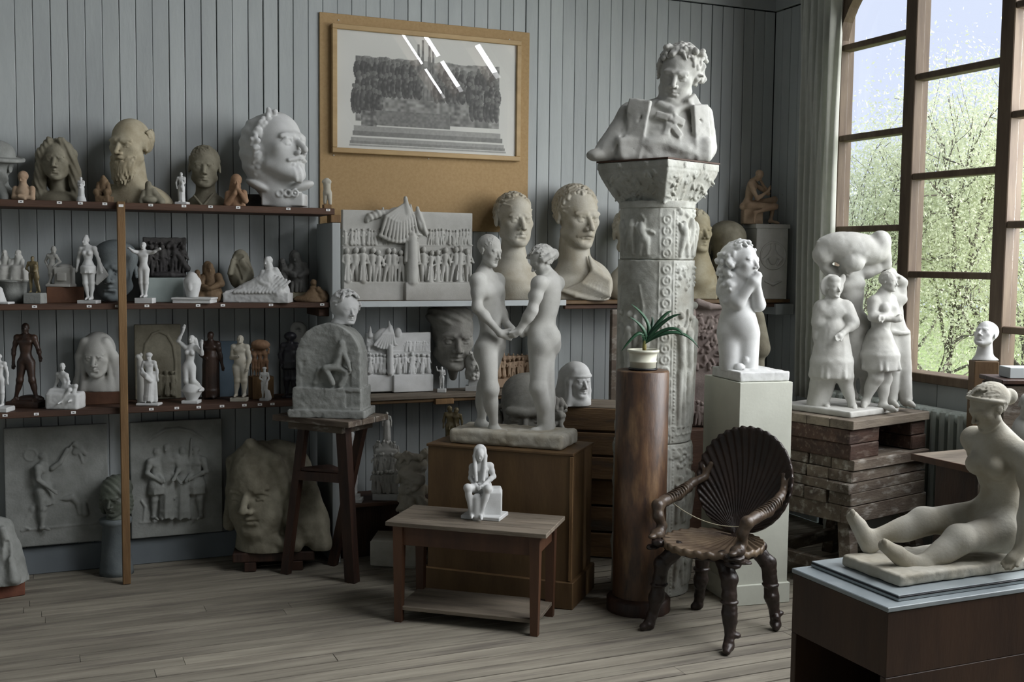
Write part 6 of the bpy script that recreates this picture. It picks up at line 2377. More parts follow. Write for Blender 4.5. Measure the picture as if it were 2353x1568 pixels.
    b = S.base = prj(S.A)[1]
    S.con(S.P(948, b, 0), S.P(948, 1130, 0), 34, 27, 8)
    S.con(S.P(948, 1150, 0), S.P(948, 1098, 0), 26, 30, 6)
    S.ell(S.P(946, 1068, 0), (37, 34, 26), None, 6)
    r2 = random.Random(5)
    for i in range(28):
        a2 = r2.uniform(-2.6, .2)
        yy = r2.uniform(1085, 1165)
        rr = 30
        x, d = 948 + rr * math.cos(a2), rr * math.sin(a2)
        S.con(S.P(x, yy, d), S.P(x + r2.uniform(-10, 10), yy + r2.uniform(4, 14), d), r2.uniform(5, 9), r2.uniform(4, 8), 3)
    for i in range(26):
        a2 = r2.uniform(-3.0, .3)
        x, d = 946 + 32 * math.cos(a2), 32 * math.sin(a2)
        S.con(S.P(x, 1046, d), S.P(x + r2.uniform(-12, 12), r2.uniform(1034, 1058), d + r2.uniform(-6, 4)), r2.uniform(4, 8), r2.uniform(3, 6), 2.5)
    S.con(S.P(930, 1082, -28), S.P(968, 1098, -30), 12, 12, 6)
    S.rough(1.2, 14)
    done(S, 'knotted_figure_column', 'plaster_aged', 'cream lumpy column of intertwined figures left of the brown pedestal', 'statue')

    # ------------- seated long-haired statuette on the small table
    tc = onz(1108, 1188, TH)
    e = empty('seated_statuette', tuple(tc))
    tag(e, 'bright white statuette of a long-haired seated nude on the low table', 'statuette')
    S = Sculpt(1106, tuple(tc), 1.25)
    b = S.base = prj(S.A)[1]
    P = S.P
    human(S, 178, P(1103, 1045, -4), P(1104, 1066, 2), P(1112, 1120, 8), P(1086, 1074, 2), P(1126, 1072, 4), [P(1082, 1098, -6), P(1096, 1112, -24)], [P(1134, 1096, 2), P(1112, 1110, -22)],
          [P(1100, 1124, 0), P(1076, 1114, -36), P(1084, b - 16, -34)], [P(1118, 1124, 2), P(1122, 1116, -40), P(1106, b - 14, -40)], (-4, -16, 0), hh=.16, fat=1.22)
    for sx, x in ((-1, 1097), (1, 1109)):
        S.chain([P(x + sx * 2, 1032, 2), P(x + sx * 6, 1048, -2), P(x + sx * 5, 1072, -12), P(x + sx * 2, 1100, -22)], [5, 5, 5, 4], 2)
    S.ell(P(1103, 1038, 7), (15, 14, 16), None, 3)
    slab(S, 1098, 1154, 1128, b - 2, -18, 26, 4, 4)
    slab(S, 1126, 1152, 1122, b - 4, -14, 30, 5, 4)
    S.con(P(1098, 1140, -30), P(1098, b - 10, -30), 12, 16, 5)
    S.obj('figure', 'plaster_white', e)
    bx('base', 'plaster_white', (0.012, .0, .009), (.185, .14, .018), e, .003, math.radians(-40))

    # ------------- the couple
    pc = pfr - e1 * PW / 2 + e2 * PD / 2
    e = empty('couple_statue', (pc[0], pc[1], PH), 0)
    tag(e, 'life-like plaster statue of a young nude couple holding hands on the brown pedestal', 'statue')
    AA = (pc[0], pc[1], PH + .001)
    cx, cyb = prj(AA)[:2]
    # base
    S = Sculpt(cx, AA, 2.2)
    S.base = cyb
    a_, b_ = S.P(1038, cyb, 0), S.P(1322, cyb, 0)
    RB = np.array([[math.cos(.0), -math.sin(.0), 0], [math.sin(.0), math.cos(.0), 0], [0, 0, 1]])
    ang = A_P + YAW
    RB = np.array([[math.cos(ang), -math.sin(ang), 0], [math.sin(ang), math.cos(ang), 0], [0, 0, 1]])
    S.box(((a_ + b_) / 2)[0] * np.array([1, 0, 0]) + np.array([0, 0, 16]), (136, 62, 17), RB, 9, 3)
    S.rough(1.5, 24)
    S.cut((0, 0, -1), (0, 0, 0))
    S.obj('base', 'plaster_aged', e)
    zb = cyb - 30
    # young man, turned to image right
    S = Sculpt(cx, AA, 1.6)
    P = S.P
    H = 468
    T, E, R, F = human(S, H, P(1126, 577, 0), P(1112, 628, 6), P(1132, 792, 6), P(1098, 645, -26), P(1142, 646, 40), [P(1098, 706, -38), P(1150, 764, -40), P(1178, 772, -30)],
                       [P(1150, 716, 36), P(1166, 746, -2), P(1182, 764, -14)], [P(1118, 800, -12), P(1128, 890, -34), P(1136, 984, -8), P(1174, 1000, -30)],
                       [P(1134, 800, 22), P(1116, 890, 18), P(1104, 978, 30), P(1132, 990, 22)], (52, -12, 0), fat=.92, hh=.15)
    hh_ = .15 * H
    E(0, -.10, .19, .335, .375, .335, k=1)
    scalp(S, T, hh_, 150, 4, .016, .026, .27, .02, .16, 1.02, None, (0, .6, -.5))
    S.con(P(1108, 984, 30), P(1104, 1010, 30), 12, 14, 6)
    S.obj('male_figure', 'plaster', e)
    # young woman, seen from behind, turned to image left
    S = Sculpt(cx, AA, 1.6)
    P = S.P
    H = 452
    T, E, R, F = human(S, H, P(1244, 601, -4), P(1266, 640, 8), P(1246, 776, 6), P(1280, 652, 30), P(1238, 652, -34), [P(1262, 716, 66), P(1226, 752, 10), P(1194, 770, -8)],
                       [P(1222, 712, -46), P(1192, 758, -42), P(1172, 772, -36)], [P(1252, 790, 20), P(1254, 890, 22), P(1262, 980, 26), P(1228, 992, 10)],
                       [P(1240, 790, -10), P(1236, 890, -22), P(1252, 982, -2), P(1214, 994, -24)], (-62, -26, 0), fem=True, hh=.148)
    hh_ = .148 * H
    E(0, -.13, .17, .37, .41, .37, k=2)
    scalp(S, T, hh_, 160, 9, .02, .035, .26, -.2, .2, 1.14, None, (0, -1, -.3), .3)
    S.ell(T(.0, -.5, .02), (13, 15, 14), R, 4)
    S.chain([T(-.36, .1, .1), T(-.38, -.15, .12), T(-.2, -.42, .08), T(0, -.52, .04)], [6, 7, 7, 6], 2.5, bump=(1, (.6, .2, .3)))
    S.chain([T(.36, .1, .1), T(.38, -.15, .12), T(.2, -.42, .08)], [6, 7, 7], 2.5)
    S.chain([T(-.2, .3, .3), T(-.36, 0, .28), T(-.2, -.4, .22)], [5, 6, 6], 2.5, bump=(1, (.6, .2, .3)))
    S.ell(P(1264, 776, -4), (25, 30, 28), None, 10)
    S.con(P(1250, 800, 0), P(1256, 1010, 10), 24, 20, 8)
    S.obj('female_figure', 'plaster', e)


middle()
# ================================================================== ornate column, capital and large bust
def column():
    ca = np.array([2.83, 4.73, 0.0])
    cx = prj(ca)[0]
    e = empty('carved_column', tuple(ca))
    tag(e, 'tall white plaster column carved all round with figures and interlace', 'column')
    R0 = .193
    zs = [(0.0, 'drum'), ((1349.9 - 1023) * prj(ca)[2] / FPX, 'drum'), (1.45, 'drum'), (1.96, None)]
    zj = []
    for py in (1023, 597):
        P = CAM + ray(1495, py) * (((ca - CAM) @ FH - R0) / (ray(1495, py) @ FH))
        zj.append(P[2])
    ztop = (CAM + ray(1500, 475) * (((ca - CAM) @ FH - R0) / (ray(1500, 475) @ FH)))[2]
    lv = [0.0, zj[0], zj[1], ztop]
    for i in range(3):
        S = Sculpt(cx, (ca[0], ca[1], lv[i]), 2.3)
        s = S.sc
        h = (lv[i + 1] - lv[i]) / s
        r = (R0 - .006 * i) / s
        RY = np.array([[1, 0, 0], [0, 0, -1], [0, 1, 0]], float)
        S.disc((0, 0, h / 2), r, h / 2 - .5, RY, 1, rd=1.0)
        r2 = random.Random(40 + i)

        def on(a, z, out=0.0):
            t = math.radians(a)
            return np.array([(r + out) * math.sin(t), -(r + out) * math.cos(t), z])
        # angles: 0 faces the camera, + to image right.  plain left side, guilloche band, figure panel on the right
        if i > 0 or True:
            z = 14
            while z < h - 12:
                for a in (8, ):
                    c = on(a, z)
                    t = math.radians(a)
                    RT_ = np.array([[math.cos(t), -math.sin(t), 0], [math.sin(t), math.cos(t), 0], [0, 0, 1]])
                    S.tor(c, 9, 2.2, RT_, 1.5)
                    S.ell(c, (4, 2.5, 5), RT_, 1)
                z += 25
            for a in (-3, 19):
                S.con(on(a, 4), on(a, h - 4), 1.8, 1.8, 1)
            # beads
            z = 8
            while z < h - 6:
                S.ell(on(24, z), 2.6, None, 1)
                z += 8
            # figures on the right panel and the shaded left panel
            for base, hh, aset in ((h * .06, h * .78 if i else h * .36, (38, 58, 78)), (h * .08, h * .7 if i else h * .33, (-68, -48, -28))):
                rows = 1 if i else 2
                for rw in range(rows):
                    bz = base + rw * h * .42
                    for a in aset:
                        a = a + r2.uniform(-4, 4)
                        H = hh * r2.uniform(.86, 1.0)
                        amp = 1.0 if a > 0 else .8
                        q = lambda da, u, o=0: on(a + da, bz + u * H, o * amp - (0 if amp == 1 else 1.5))
                        ln = r2.uniform(-5, 5)
                        S.ell(q(ln, .92, 3), (7, 6, 8), None, 2)
                        S.con(q(ln, .80, 2), q(0, .50, 1), 10, 9, 4)
                        S.con(q(-3, .48, 1), q(-5 + r2.uniform(-5, 2), .05, 0), 8, 5, 3)
                        S.con(q(3, .48, 1), q(5 + r2.uniform(-2, 5), .05, 0), 8, 5, 3)
                        for sg in (-1, 1):
                            ex = sg * r2.uniform(7, 11)
                            eu = r2.uniform(.58, .95)
                            S.con(q(ln + sg * 5, .78, 2), q(ex, eu, 3), 4.5, 4, 2)
                            S.con(q(ex, eu, 3), q(ex + sg * r2.uniform(-8, 6), eu + r2.uniform(-.2, .15), 3), 4, 3, 2)
            # foliage and clusters at the head of each drum
            for m in range(26 if i < 2 else 16):
                a = r2.uniform(26, 88)
                zz = h * r2.uniform(.84, .97)
                S.ell(on(a, zz), (r2.uniform(3, 6), 4, r2.uniform(3, 6)), None, 2)
            # interlace ring
            if i == 0:
                for a in range(-88, 92, 11):
                    t = math.radians(a)
                    RT_ = np.array([[math.cos(t), -math.sin(t), 0], [math.sin(t), math.cos(t), 0], [0, 0, 1]])
                    S.tor(on(a, h - 20), 11, 2.2, RT_, 1.5)
            if i == 1:
                for a in range(-88, 92, 11):
                    t = math.radians(a)
                    RT_ = np.array([[math.cos(t), -math.sin(t), 0], [math.sin(t), math.cos(t), 0], [0, 0, 1]])
                    S.tor(on(a, 30), 10, 2.2, RT_, 1.5)
            for a in (-26, -74):
                S.chain([on(a, h * .08), on(a, h * .75), on(a - 6 if a > -50 else a + 6, h * .86)], 2.5, 2)
        S.rough(.6, 12)
        S.obj('drum', 'plaster_stone', e)
    # capital: square above, round below
    S = Sculpt(cx, (ca[0], ca[1], ztop), 2.1)
    s = S.sc
    ang = math.radians(46)
    ztp = (CAM + ray(1510, 366) * (((ca - CAM) @ FH - .27) / (ray(1510, 366) @ FH)))[2]
    h = (ztp - ztop) / s
    RC = np.array([[math.cos(ang), -math.sin(ang), 0], [math.sin(ang), math.cos(ang), 0], [0, 0, 1]])
    W = .213 / s
    RY = np.array([[1, 0, 0], [0, 0, -1], [0, 1, 0]], float)
    S.disc((0, 0, 6), .185 / s, 8, RY, 6)
    n = 20
    for i in range(n):
        t = i / (n - 1)
        w = (.172 + (.205 - .172) * t ** .6) / s + (W - .205 / s) * t
        w = (.128 + .080 * t ** .75) / s
        S.box((0, 0, h * .12 + t * (h * .70)), (w, w, h * .05), RC, 3, 5)
    S.box((0, 0, h - 8), (W, W, 8), RC, 1.5, 1)
    r2 = random.Random(77)
    for face in range(4):
        a = face * math.pi / 2
        RF = RC @ np.array([[math.cos(a), -math.sin(a), 0], [math.sin(a), math.cos(a), 0], [0, 0, 1]])
        for m in range(84):
            u = r2.uniform(-.92, .92)
            t = r2.uniform(.1, .95)
            w = (.128 + .080 * t ** .75) / s
            p = RF @ np.array([u * w, -w - 1, h * .12 + t * h * .70])
            p2 = p + RF @ np.array([r2.uniform(-14, 14), r2.uniform(-2, 2), r2.uniform(-12, 12)])
            S.con(p, p2, r2.uniform(2.5, 5), r2.uniform(2, 4), 1.5)
        for u in (-.35, .4):
            S.tor(RF @ np.array([u * W, -W - 1, h - 8]), 4, 2.2, RF, 1)
            S.ell(RF @ np.array([u * W, -W - 1, h - 8]), (2, 3, 2), RF, 1)
    S.rough(.5, 10)
    S.obj('capital', 'plaster_stone', e)
    o = MB().box((0, 0, .004), (.43, .43, .008), .001).obj('cover_board', 'wood_shelf', loc=(ca[0], ca[1], ztp + .0005), rz=ang - YAW)
    tag(o, 'thin wooden board between the capital and the big bust', 'board')
    # ------------- large bust of a man with curly hair
    S = Sculpt(1500, (ca[0], ca[1], ztp + .009), 2.0)
    S.A = at_y(1508, ca[1], ztp + .009)
    b = S.base = prj(S.A)[1]
    P = S.P
    h = 128
    T, E, R = head(S, P(1556, 176, -6), h, -15, -12, 10, neck=.35, brow=1.2)
    E(0.03, -.10, .18, .38, .42, .37, k=4)
    scalp(S, T, h, 200, 5, .025, .045, .30, -.05, .18, 1.16, 1.2, (.3, -.3, .3), .8)
    curls(S, T, h, 30, .035, .06, lambda r: (r.uniform(-.30, .38), r.uniform(-.1, .22), r.uniform(.40, .50)), 15, 3)
    curls(S, T, h, 30, .035, .06, lambda r: (r.uniform(.30, .42), r.uniform(-.3, .06), r.uniform(-.05, .42)), 16, 3)
    S.con(P(1548, 225, 4), P(1540, 262, 6), 32, 40, 12)
    S.ell(P(1526, 300, 8), (86, 52, 62), None, 20)
    S.con(P(1452, 266, 10), P(1398, 350, 4), 30, 32, 26)
    S.con(P(1452, 266, 8), P(1540, 258, 8), 26, 30, 20)
    S.con(P(1618, 262, 10), P(1622, 340, 4), 22, 26, 14)
    S.con(P(1470, 262, -10), P(1500, 250, -4), 18, 18, 12)
    slab(S, 1412, 1632, 318, b + 1, -44, 44, 14, 16)
    S.ell(P(1370, 358, -12), (24, 20, 14), None, 8)
    # coat fronts, shirt and bow tie
    S.box(P(1456, 300, -32), (26, 7, 66), rotm(-24, 0, 10), 3, 6)
    S.box(P(1468, 252, -30), (16, 6, 12), rotm(-16, 0, -30), 3, 5)
    S.box(P(1606, 308, -30), (22, 7, 62), rotm(30, 0, -6), 3, 6)
    S.box(P(1598, 254, -20), (14, 6, 34), rotm(30, 0, -38), 3, 6)
    S.chain([P(1440, 258, -18), P(1432, 300, -32), P(1412, 356, -34)], [2.5, 3, 3], 6, 's')
    S.chain([P(1476, 268, -40), P(1462, 282, -42)], [2, 2], 4, 's')
    S.chain([P(1590, 272, -38), P(1606, 284, -38)], [2, 2], 4, 's')
    S.box(P(1514, 272, -46), (15, 5, 8), rotm(-12, 0, 16), 3, 6)
    S.box(P(1552, 283, -46), (15, 5, 9), rotm(14, 0, 20), 3, 6)
    S.ell(P(1533, 277, -49), (7, 6, 8), None, 5)
    S.box(P(1547, 305, -46), (7, 5, 17), rotm(6, 0, -40), 3, 6)
    S.box(P(1527, 301, -46), (6, 5, 14), rotm(-5, 0, 10), 3, 6)
    S.chain([P(1512, 242, -30), P(1540, 262, -42), P(1578, 246, -30)], [6, 7, 6], 10)
    S.ell(P(1500, 330, -42), (24, 10, 12), rotm(0, 0, -24), 18)
    S.ell(P(1552, 344, -42), (30, 10, 9), rotm(0, 0, 12), 18)
    S.rough(.9, 22)
    done(S, 'coat_bust', 'plaster', 'big white bust of a wavy-haired man in coat and bow tie on the column', 'bust')


# ================================================================== plant
def plant():
    A = (2.605, 4.455, 1.134)
    e = empty('potted_plant', A)
    tag(e, 'small strap-leaved green plant in a cream ribbed pot on the brown cylinder', 'plant')
    MB().lathe([(.052, 0), (.066, .002), (.07, .008), (.064, .012), (.052, .012)], 32, cap=False).obj('saucer', 'metal_dark', e, True)
    MB().lathe([(.055, .010), (.060, .012), (.061, .036), (.064, .038), (.064, .044), (.062, .046), (.065, .072), (.0665, .082), (.074, .085), (.075, .094), (.072, .097), (.066, .094), (.064, .082), (.0, .080)], 40, cap=False).obj('pot', 'pot_cream', e, True)
    MB().lathe([(0, .0), (.064, .0), (.05, .006), (0, .010)], 24, c=(0, 0, .080), cap=False).obj('soil', 'soil', e, True)
    MB().lathe([(.008, 0), (.010, .02), (.007, .05), (.004, .06)], 12, c=(.006, 0, .086)).obj('stem', 'stem_yellow', e, True)
    s = prj(A)[2] / FPX
    b = prj((A[0], A[1], 1.134))[1]
    tips = [((1446, 728), (1478, 758), -.02), ((1452, 700), (1490, 745), .03), ((1562, 722), (1524, 740), -.03), ((1546, 716), (1520, 735), .03), ((1426, 806), (1466, 766), -.04),
            ((1604, 800), (1552, 764), -.03), ((1568, 772), (1536, 755), -.06), ((1500, 730), (1500, 752), .05)]
    S = Sculpt(1500, A)
    for i, (tp, md, d) in enumerate(tips):
        Lc = lambda px, py, dd: Vector(tuple(S.P(px, py, 0) * S.sc)) + Vector((0, dd, 0))
        p0 = Vector((.004, 0, .125))
        p1, p2 = Lc(*md, d * .6), Lc(*tp, d)
        pts = []
        for k in range(13):
            t = k / 12
            pts.append(p0 * (1 - t) ** 2 + (p1 * 2 - (p0 + p2) / 2) * 2 * t * (1 - t) + p2 * t * t)
        V, F = [], []
        for k, p in enumerate(pts):
            t = k / 12
            tg = (pts[min(k + 1, 12)] - pts[max(k - 1, 0)]).normalized()
            sd = tg.cross(Vector((0, -1, .6)))
            sd.normalize()
            nn = sd.cross(tg)
            w = .0085 * (math.sin(math.pi * (.15 + .85 * t) ** .8) ** .6 if t < 1 else 0) + .0008
            V += [tuple(p - sd * w + nn * .0016), tuple(p), tuple(p + sd * w + nn * .0016), tuple(p - nn * .0012)]
        for k in range(12):
            q = k * 4
            F += [(q, q + 4, q + 5, q + 1), (q + 1, q + 5, q + 6, q + 2), (q + 2, q + 6, q + 7, q + 3), (q + 3, q + 7, q + 4, q)]
        o = link('leaf', new_mesh('leaf', V, F, True), 'plant_leaf', e)
        o.rotation_euler = (0, 0, -YAW)


# ================================================================== kneeling child and things behind
def right_side():
    c = np.array([3.051, 4.315]) + .139 * np.array([math.cos(A_W), math.sin(A_W)]) + .19 * np.array([-math.sin(A_W), math.cos(A_W)])
    e = empty('kneeling_child', (c[0], c[1], WH))
    tag(e, 'white plaster kneeling child with curly hair and hands clasped under the chin', 'statue')
    AA = (c[0], c[1], WH + .001)
    cx, cb = prj(AA)[:2]
    S = Sculpt(cx, AA, 1.9)
    ang = A_W + YAW
    RB = np.array([[math.cos(ang), -math.sin(ang), 0], [math.sin(ang), math.cos(ang), 0], [0, 0, 1]])
    S.box((4, -6, 11), (62, 70, 11), RB, 3, 2)
    S.con(S.P(1700, cb - 22, -50), S.P(1750, cb - 18, -46), 5, 8, 4)
    S.con(S.P(1750, cb - 18, -46), S.P(1764, cb - 6, -52), 6, 6, 4)
    S.rough(.7, 18)
    S.cut((0, 0, -1), (0, 0, 0))
    S.obj('base', 'plaster_white', e)
    S = Sculpt(cx, AA, 1.8)
    P = S.P
    zb = cb - 20
    T, E, R = head(S, P(1706, 604, -10), 92, 40, 6, 0, neck=.3, ears=False, nose=.8)
    h = 92
    E(-.05, -.20, .17, .39, .40, .36, k=4)
    scalp(S, T, h, 150, 4, .03, .05, .20, -.3, .15, 1.16, 1.2, (0, -.5, -.5), .8)
    curls(S, T, h, 60, .045, .075, lambda r: (r.uniform(-.46, -.3), r.uniform(-.4, .0), r.uniform(-.7, .25)), 5, 3)
    curls(S, T, h, 30, .06, .10, lambda r: (r.uniform(-.45, .0), r.uniform(-.5, -.35), r.uniform(-.95, .2)), 6, 3)
    curls(S, T, h, 20, .04, .06, lambda r: (r.uniform(.28, .38), r.uniform(-.35, -.1), r.uniform(-.4, .25)), 7, 3)
    S.con(P(1694, 655, 2), P(1696, 720, 4), 36, 34, 16)
    S.ell(P(1696, 752, 2), (46, 36, 46), None, 18)
    S.ell(P(1704, 745, -24), (30, 20, 32), None, 14)
    S.ell(P(1664, 668, 2), (17, 18, 20), None, 10)
    S.ell(P(1730, 664, 2), (16, 18, 18), None, 10)
    S.chain([P(1664, 668, -2), P(1690, 694, -30), P(1722, 646, -44), P(1732, 634, -40)], [17, 15, 10, 7], 7)
    S.chain([P(1732, 664, 4), P(1740, 700, -14), P(1728, 648, -40), P(1734, 632, -42)], [16, 15, 10, 7], 7)
    for q in range(4):
        S.con(P(1722 + q * 3, 640 - q, -48), P(1730 + q * 3, 628 + q * 2, -44), 3.4, 3, 1)
    S.con(P(1678, 770, 0), P(1676, zb, -12), 30, 22, 10)
    S.con(P(1716, 770, 0), P(1716, zb, -14), 30, 22, 10)
    S.con(P(1676, zb - 12, 0), P(1686, zb - 6, 46), 22, 14, 10)
    S.con(P(1716, zb - 12, 0), P(1712, zb - 6, 46), 22, 14, 10)
    S.ell(P(1700, 724, -34), (3, 3, 4), None, 3, 's')
    S.ell(P(1692, zb - 8, -34), (12, 9, 10), None, 3)
    S.ell(P(1708, zb - 24, -30), (7, 7, 8), None, 3)
    S.cut((0, 0, -1), (0, 0, 18))
    S.obj('figure', 'plaster_white', e)

    # ---- busts behind the column on the long shelf
    S = cast(1608, YW + .10, ZW, 1.9)
    b = S.base
    h = 98
    T, E, R = head(S, S.P(1600, 532, 0), h, 26, 0, 0, neck=.4)
    hair_short(S, E, T, h)
    S.con(S.P(1604, 580, 4), S.P(1606, 640, 6), 24, 40, 10)
    S.ell(S.P(1606, 650, 8), (40, 30, 50), None, 12)
    slab(S, 1572, 1646, 660, b + 1, -22, 30, 5, 6)
    done(S, 'young_man_bust', 'plaster_yellow', 'yellowed plaster bust half hidden behind the carved column', 'bust')
    S = cast(1672, YW + .13, ZW, 1.9)
    b = S.base
    h = 122
    T, E, R = head(S, S.P(1672, 574, 0), h, 8, -8, 0, neck=.3, brow=1.3)
    E(0, -.07, .24, .35, .40, .30, k=3)
    S.con(S.P(1672, 640, 4), S.P(1672, b - 10, 6), 30, 34, 10)
    S.ell(S.P(1672, b - 20, 8), (40, 30, 36), None, 12)
    done(S, 'bald_grey_bust', 'plaster_olive', 'grey-brown bald bust behind the curly kneeling child', 'bust')
    S = cast(1440, YW + .12, ZW, 2.0)
    b = S.base
    T, E, R = head(S, S.P(1452, 540, 0), 120, 10, 0, 0, neck=.3)
    hair_short(S, E, T, 120)
    S.ell(S.P(1446, b - 30, 8), (50, 34, 50), None, 12)
    done(S, 'hidden_bust', 'plaster_aged', 'plaster bust almost hidden behind the left side of the carved column', 'bust')
    # ---- white relief box with the crouching figure
    a = at_y(1756, YW + .12, ZW)
    s = prj(a)[2] / FPX
    hb = (prj(a)[1] - 517) * s
    e = empty('relief_box', tuple(a), math.radians(-12))
    tag(e, 'pale plaster box with an oval relief at the right end of the long shelf', 'box')
    bx('body', 'plaster', (0, 0, hb / 2 - .01), (.215, .20, hb - .02), e, .003)
    bx('lid', 'plaster', (0, 0, hb - .014), (.235, .215, .028), e, .003)
    S = Sculpt(0, (0, 0, 0), 1.6)
    S.sc = s
    fy = -.10 / s
    S.k = 2
    S.tor((3, fy, hb / s * .58), 30, 2.5)
    S.ell((2, fy, hb / s * .70), (7, 3, 8))
    S.ell((2, fy, hb / s * .57), (12, 4, 20))
    S.chain([(-4, fy, hb / s * .60), (-20, fy - 1, hb / s * .52), (-12, fy, hb / s * .45)], [5, 4, 3])
    S.chain([(8, fy, hb / s * .60), (22, fy - 1, hb / s * .54), (14, fy, hb / s * .46)], [5, 4, 3])
    S.chain([(-14, fy, hb / s * .24), (4, fy, hb / s * .20), (24, fy, hb / s * .24)], [3, 4, 2])
    o = link('oval_relief', S.mesh('oval_relief'), 'plaster', e)
    a2 = np.array([a[0], a[1], ZW + hb])
    S = Sculpt(1745, at_y(1745, a[1], ZW + hb + .001), 1.4)
    b = S.base = prj(S.A)[1]
    P = S.P
    slab(S, 1706, 1752, b - 34, b + 1, -12, 26, 4, 4)
    human(S, 168, P(1742, 404, -8), P(1730, 416, 2), P(1718, 470, 6), P(1722, 424, -12), P(1738, 422, 18), [P(1736, 458, -20), P(1762, 440, -16), P(1768, 428, -12)], [P(1768, 444, 12), P(1752, 420, 6)],
          [P(1722, 474, -6), P(1776, 476, -20), P(1730, 490, -26), P(1726, b - 4, -30)], [P(1726, 472, 16), P(1782, 458, 12), P(1772, b - 8, 4), P(1788, b - 2, -6)], (70, -45, 0), hh=.15)
    done(S, 'crouching_nude', 'terracotta_pale', 'brownish crouching nude holding its head on the relief box in the corner', 'statuette')
    # ---- grey relief and stand under the long shelf, right of the column
    ar = at_y(1622, 5.50, .66)
    o = bx('low_stand', 'wood_shelf', (0, 0, .33), (.50, .30, .66), None, .004, loc=(ar[0], 5.56, 0), rz=-.1)
    tag(o, 'dark low stand behind the white pedestal under the grey draped relief', 'stand')
    S = Sculpt(1618, (ar[0], 5.50, .661), 1.9)
    b = S.base = prj(S.A)[1]
    slab(S, 1588, 1662, 706, b + 1, 0, 14, 3, 3)
    S.chain([S.P(1588, 700, -4), S.P(1592, 760, -8), S.P(1586, b - 30, -8)], [8, 9, 8], 4)
    S.chain([S.P(1604, 696, -4), S.P(1628, 704, -8), S.P(1660, 706, -4)], [10, 8, 5], 4)
    r2 = random.Random(9)
    for i in range(70):
        x, yy = r2.uniform(1600, 1660), r2.uniform(722, 845)
        S.con(S.P(x, yy, -1), S.P(x + r2.uniform(-8, 8), yy + r2.uniform(-8, 10), -3), r2.uniform(2.5, 5), r2.uniform(2, 4), 2)
    crowd(S, 1594, 1660, b - 4, 60, 5, -6, 19, dep=6)
    S.ell(S.P(1590, 800, -8), (12, 12, 26), None, 4)
    done(S, 'draped_relief', 'clay_mauve', 'mauve-grey clay relief with drapery between column and kneeling child', 'relief')
    S = Sculpt(1752, at_y(1752, 5.55, .60), 1.9)
    b = S.base = prj(S.A)[1]
    S.con(S.P(1740, 728, 0), S.P(1744, 800, 0), 16, 26, 8)
    S.con(S.P(1742, 800, 0), S.P(1742, b, 0), 14, 16, 6)
    S.ell(S.P(1742, b - 4, 0), (22, 18, 8), None, 3)
    done(S, 'small_cloaked_cast', 'plaster_olive', 'dull olive cloaked cast partly hidden behind the kneeling child', 'statuette')
    o = bx('low_block', 'wood_dark', (0, 0, .2995), (.20, .2, .599), None, .004, loc=(S.A[0], 5.57, 0))
    tag(o, 'dark block behind the white pedestal under the cloaked cast', 'block')


column()
plant()
right_side()
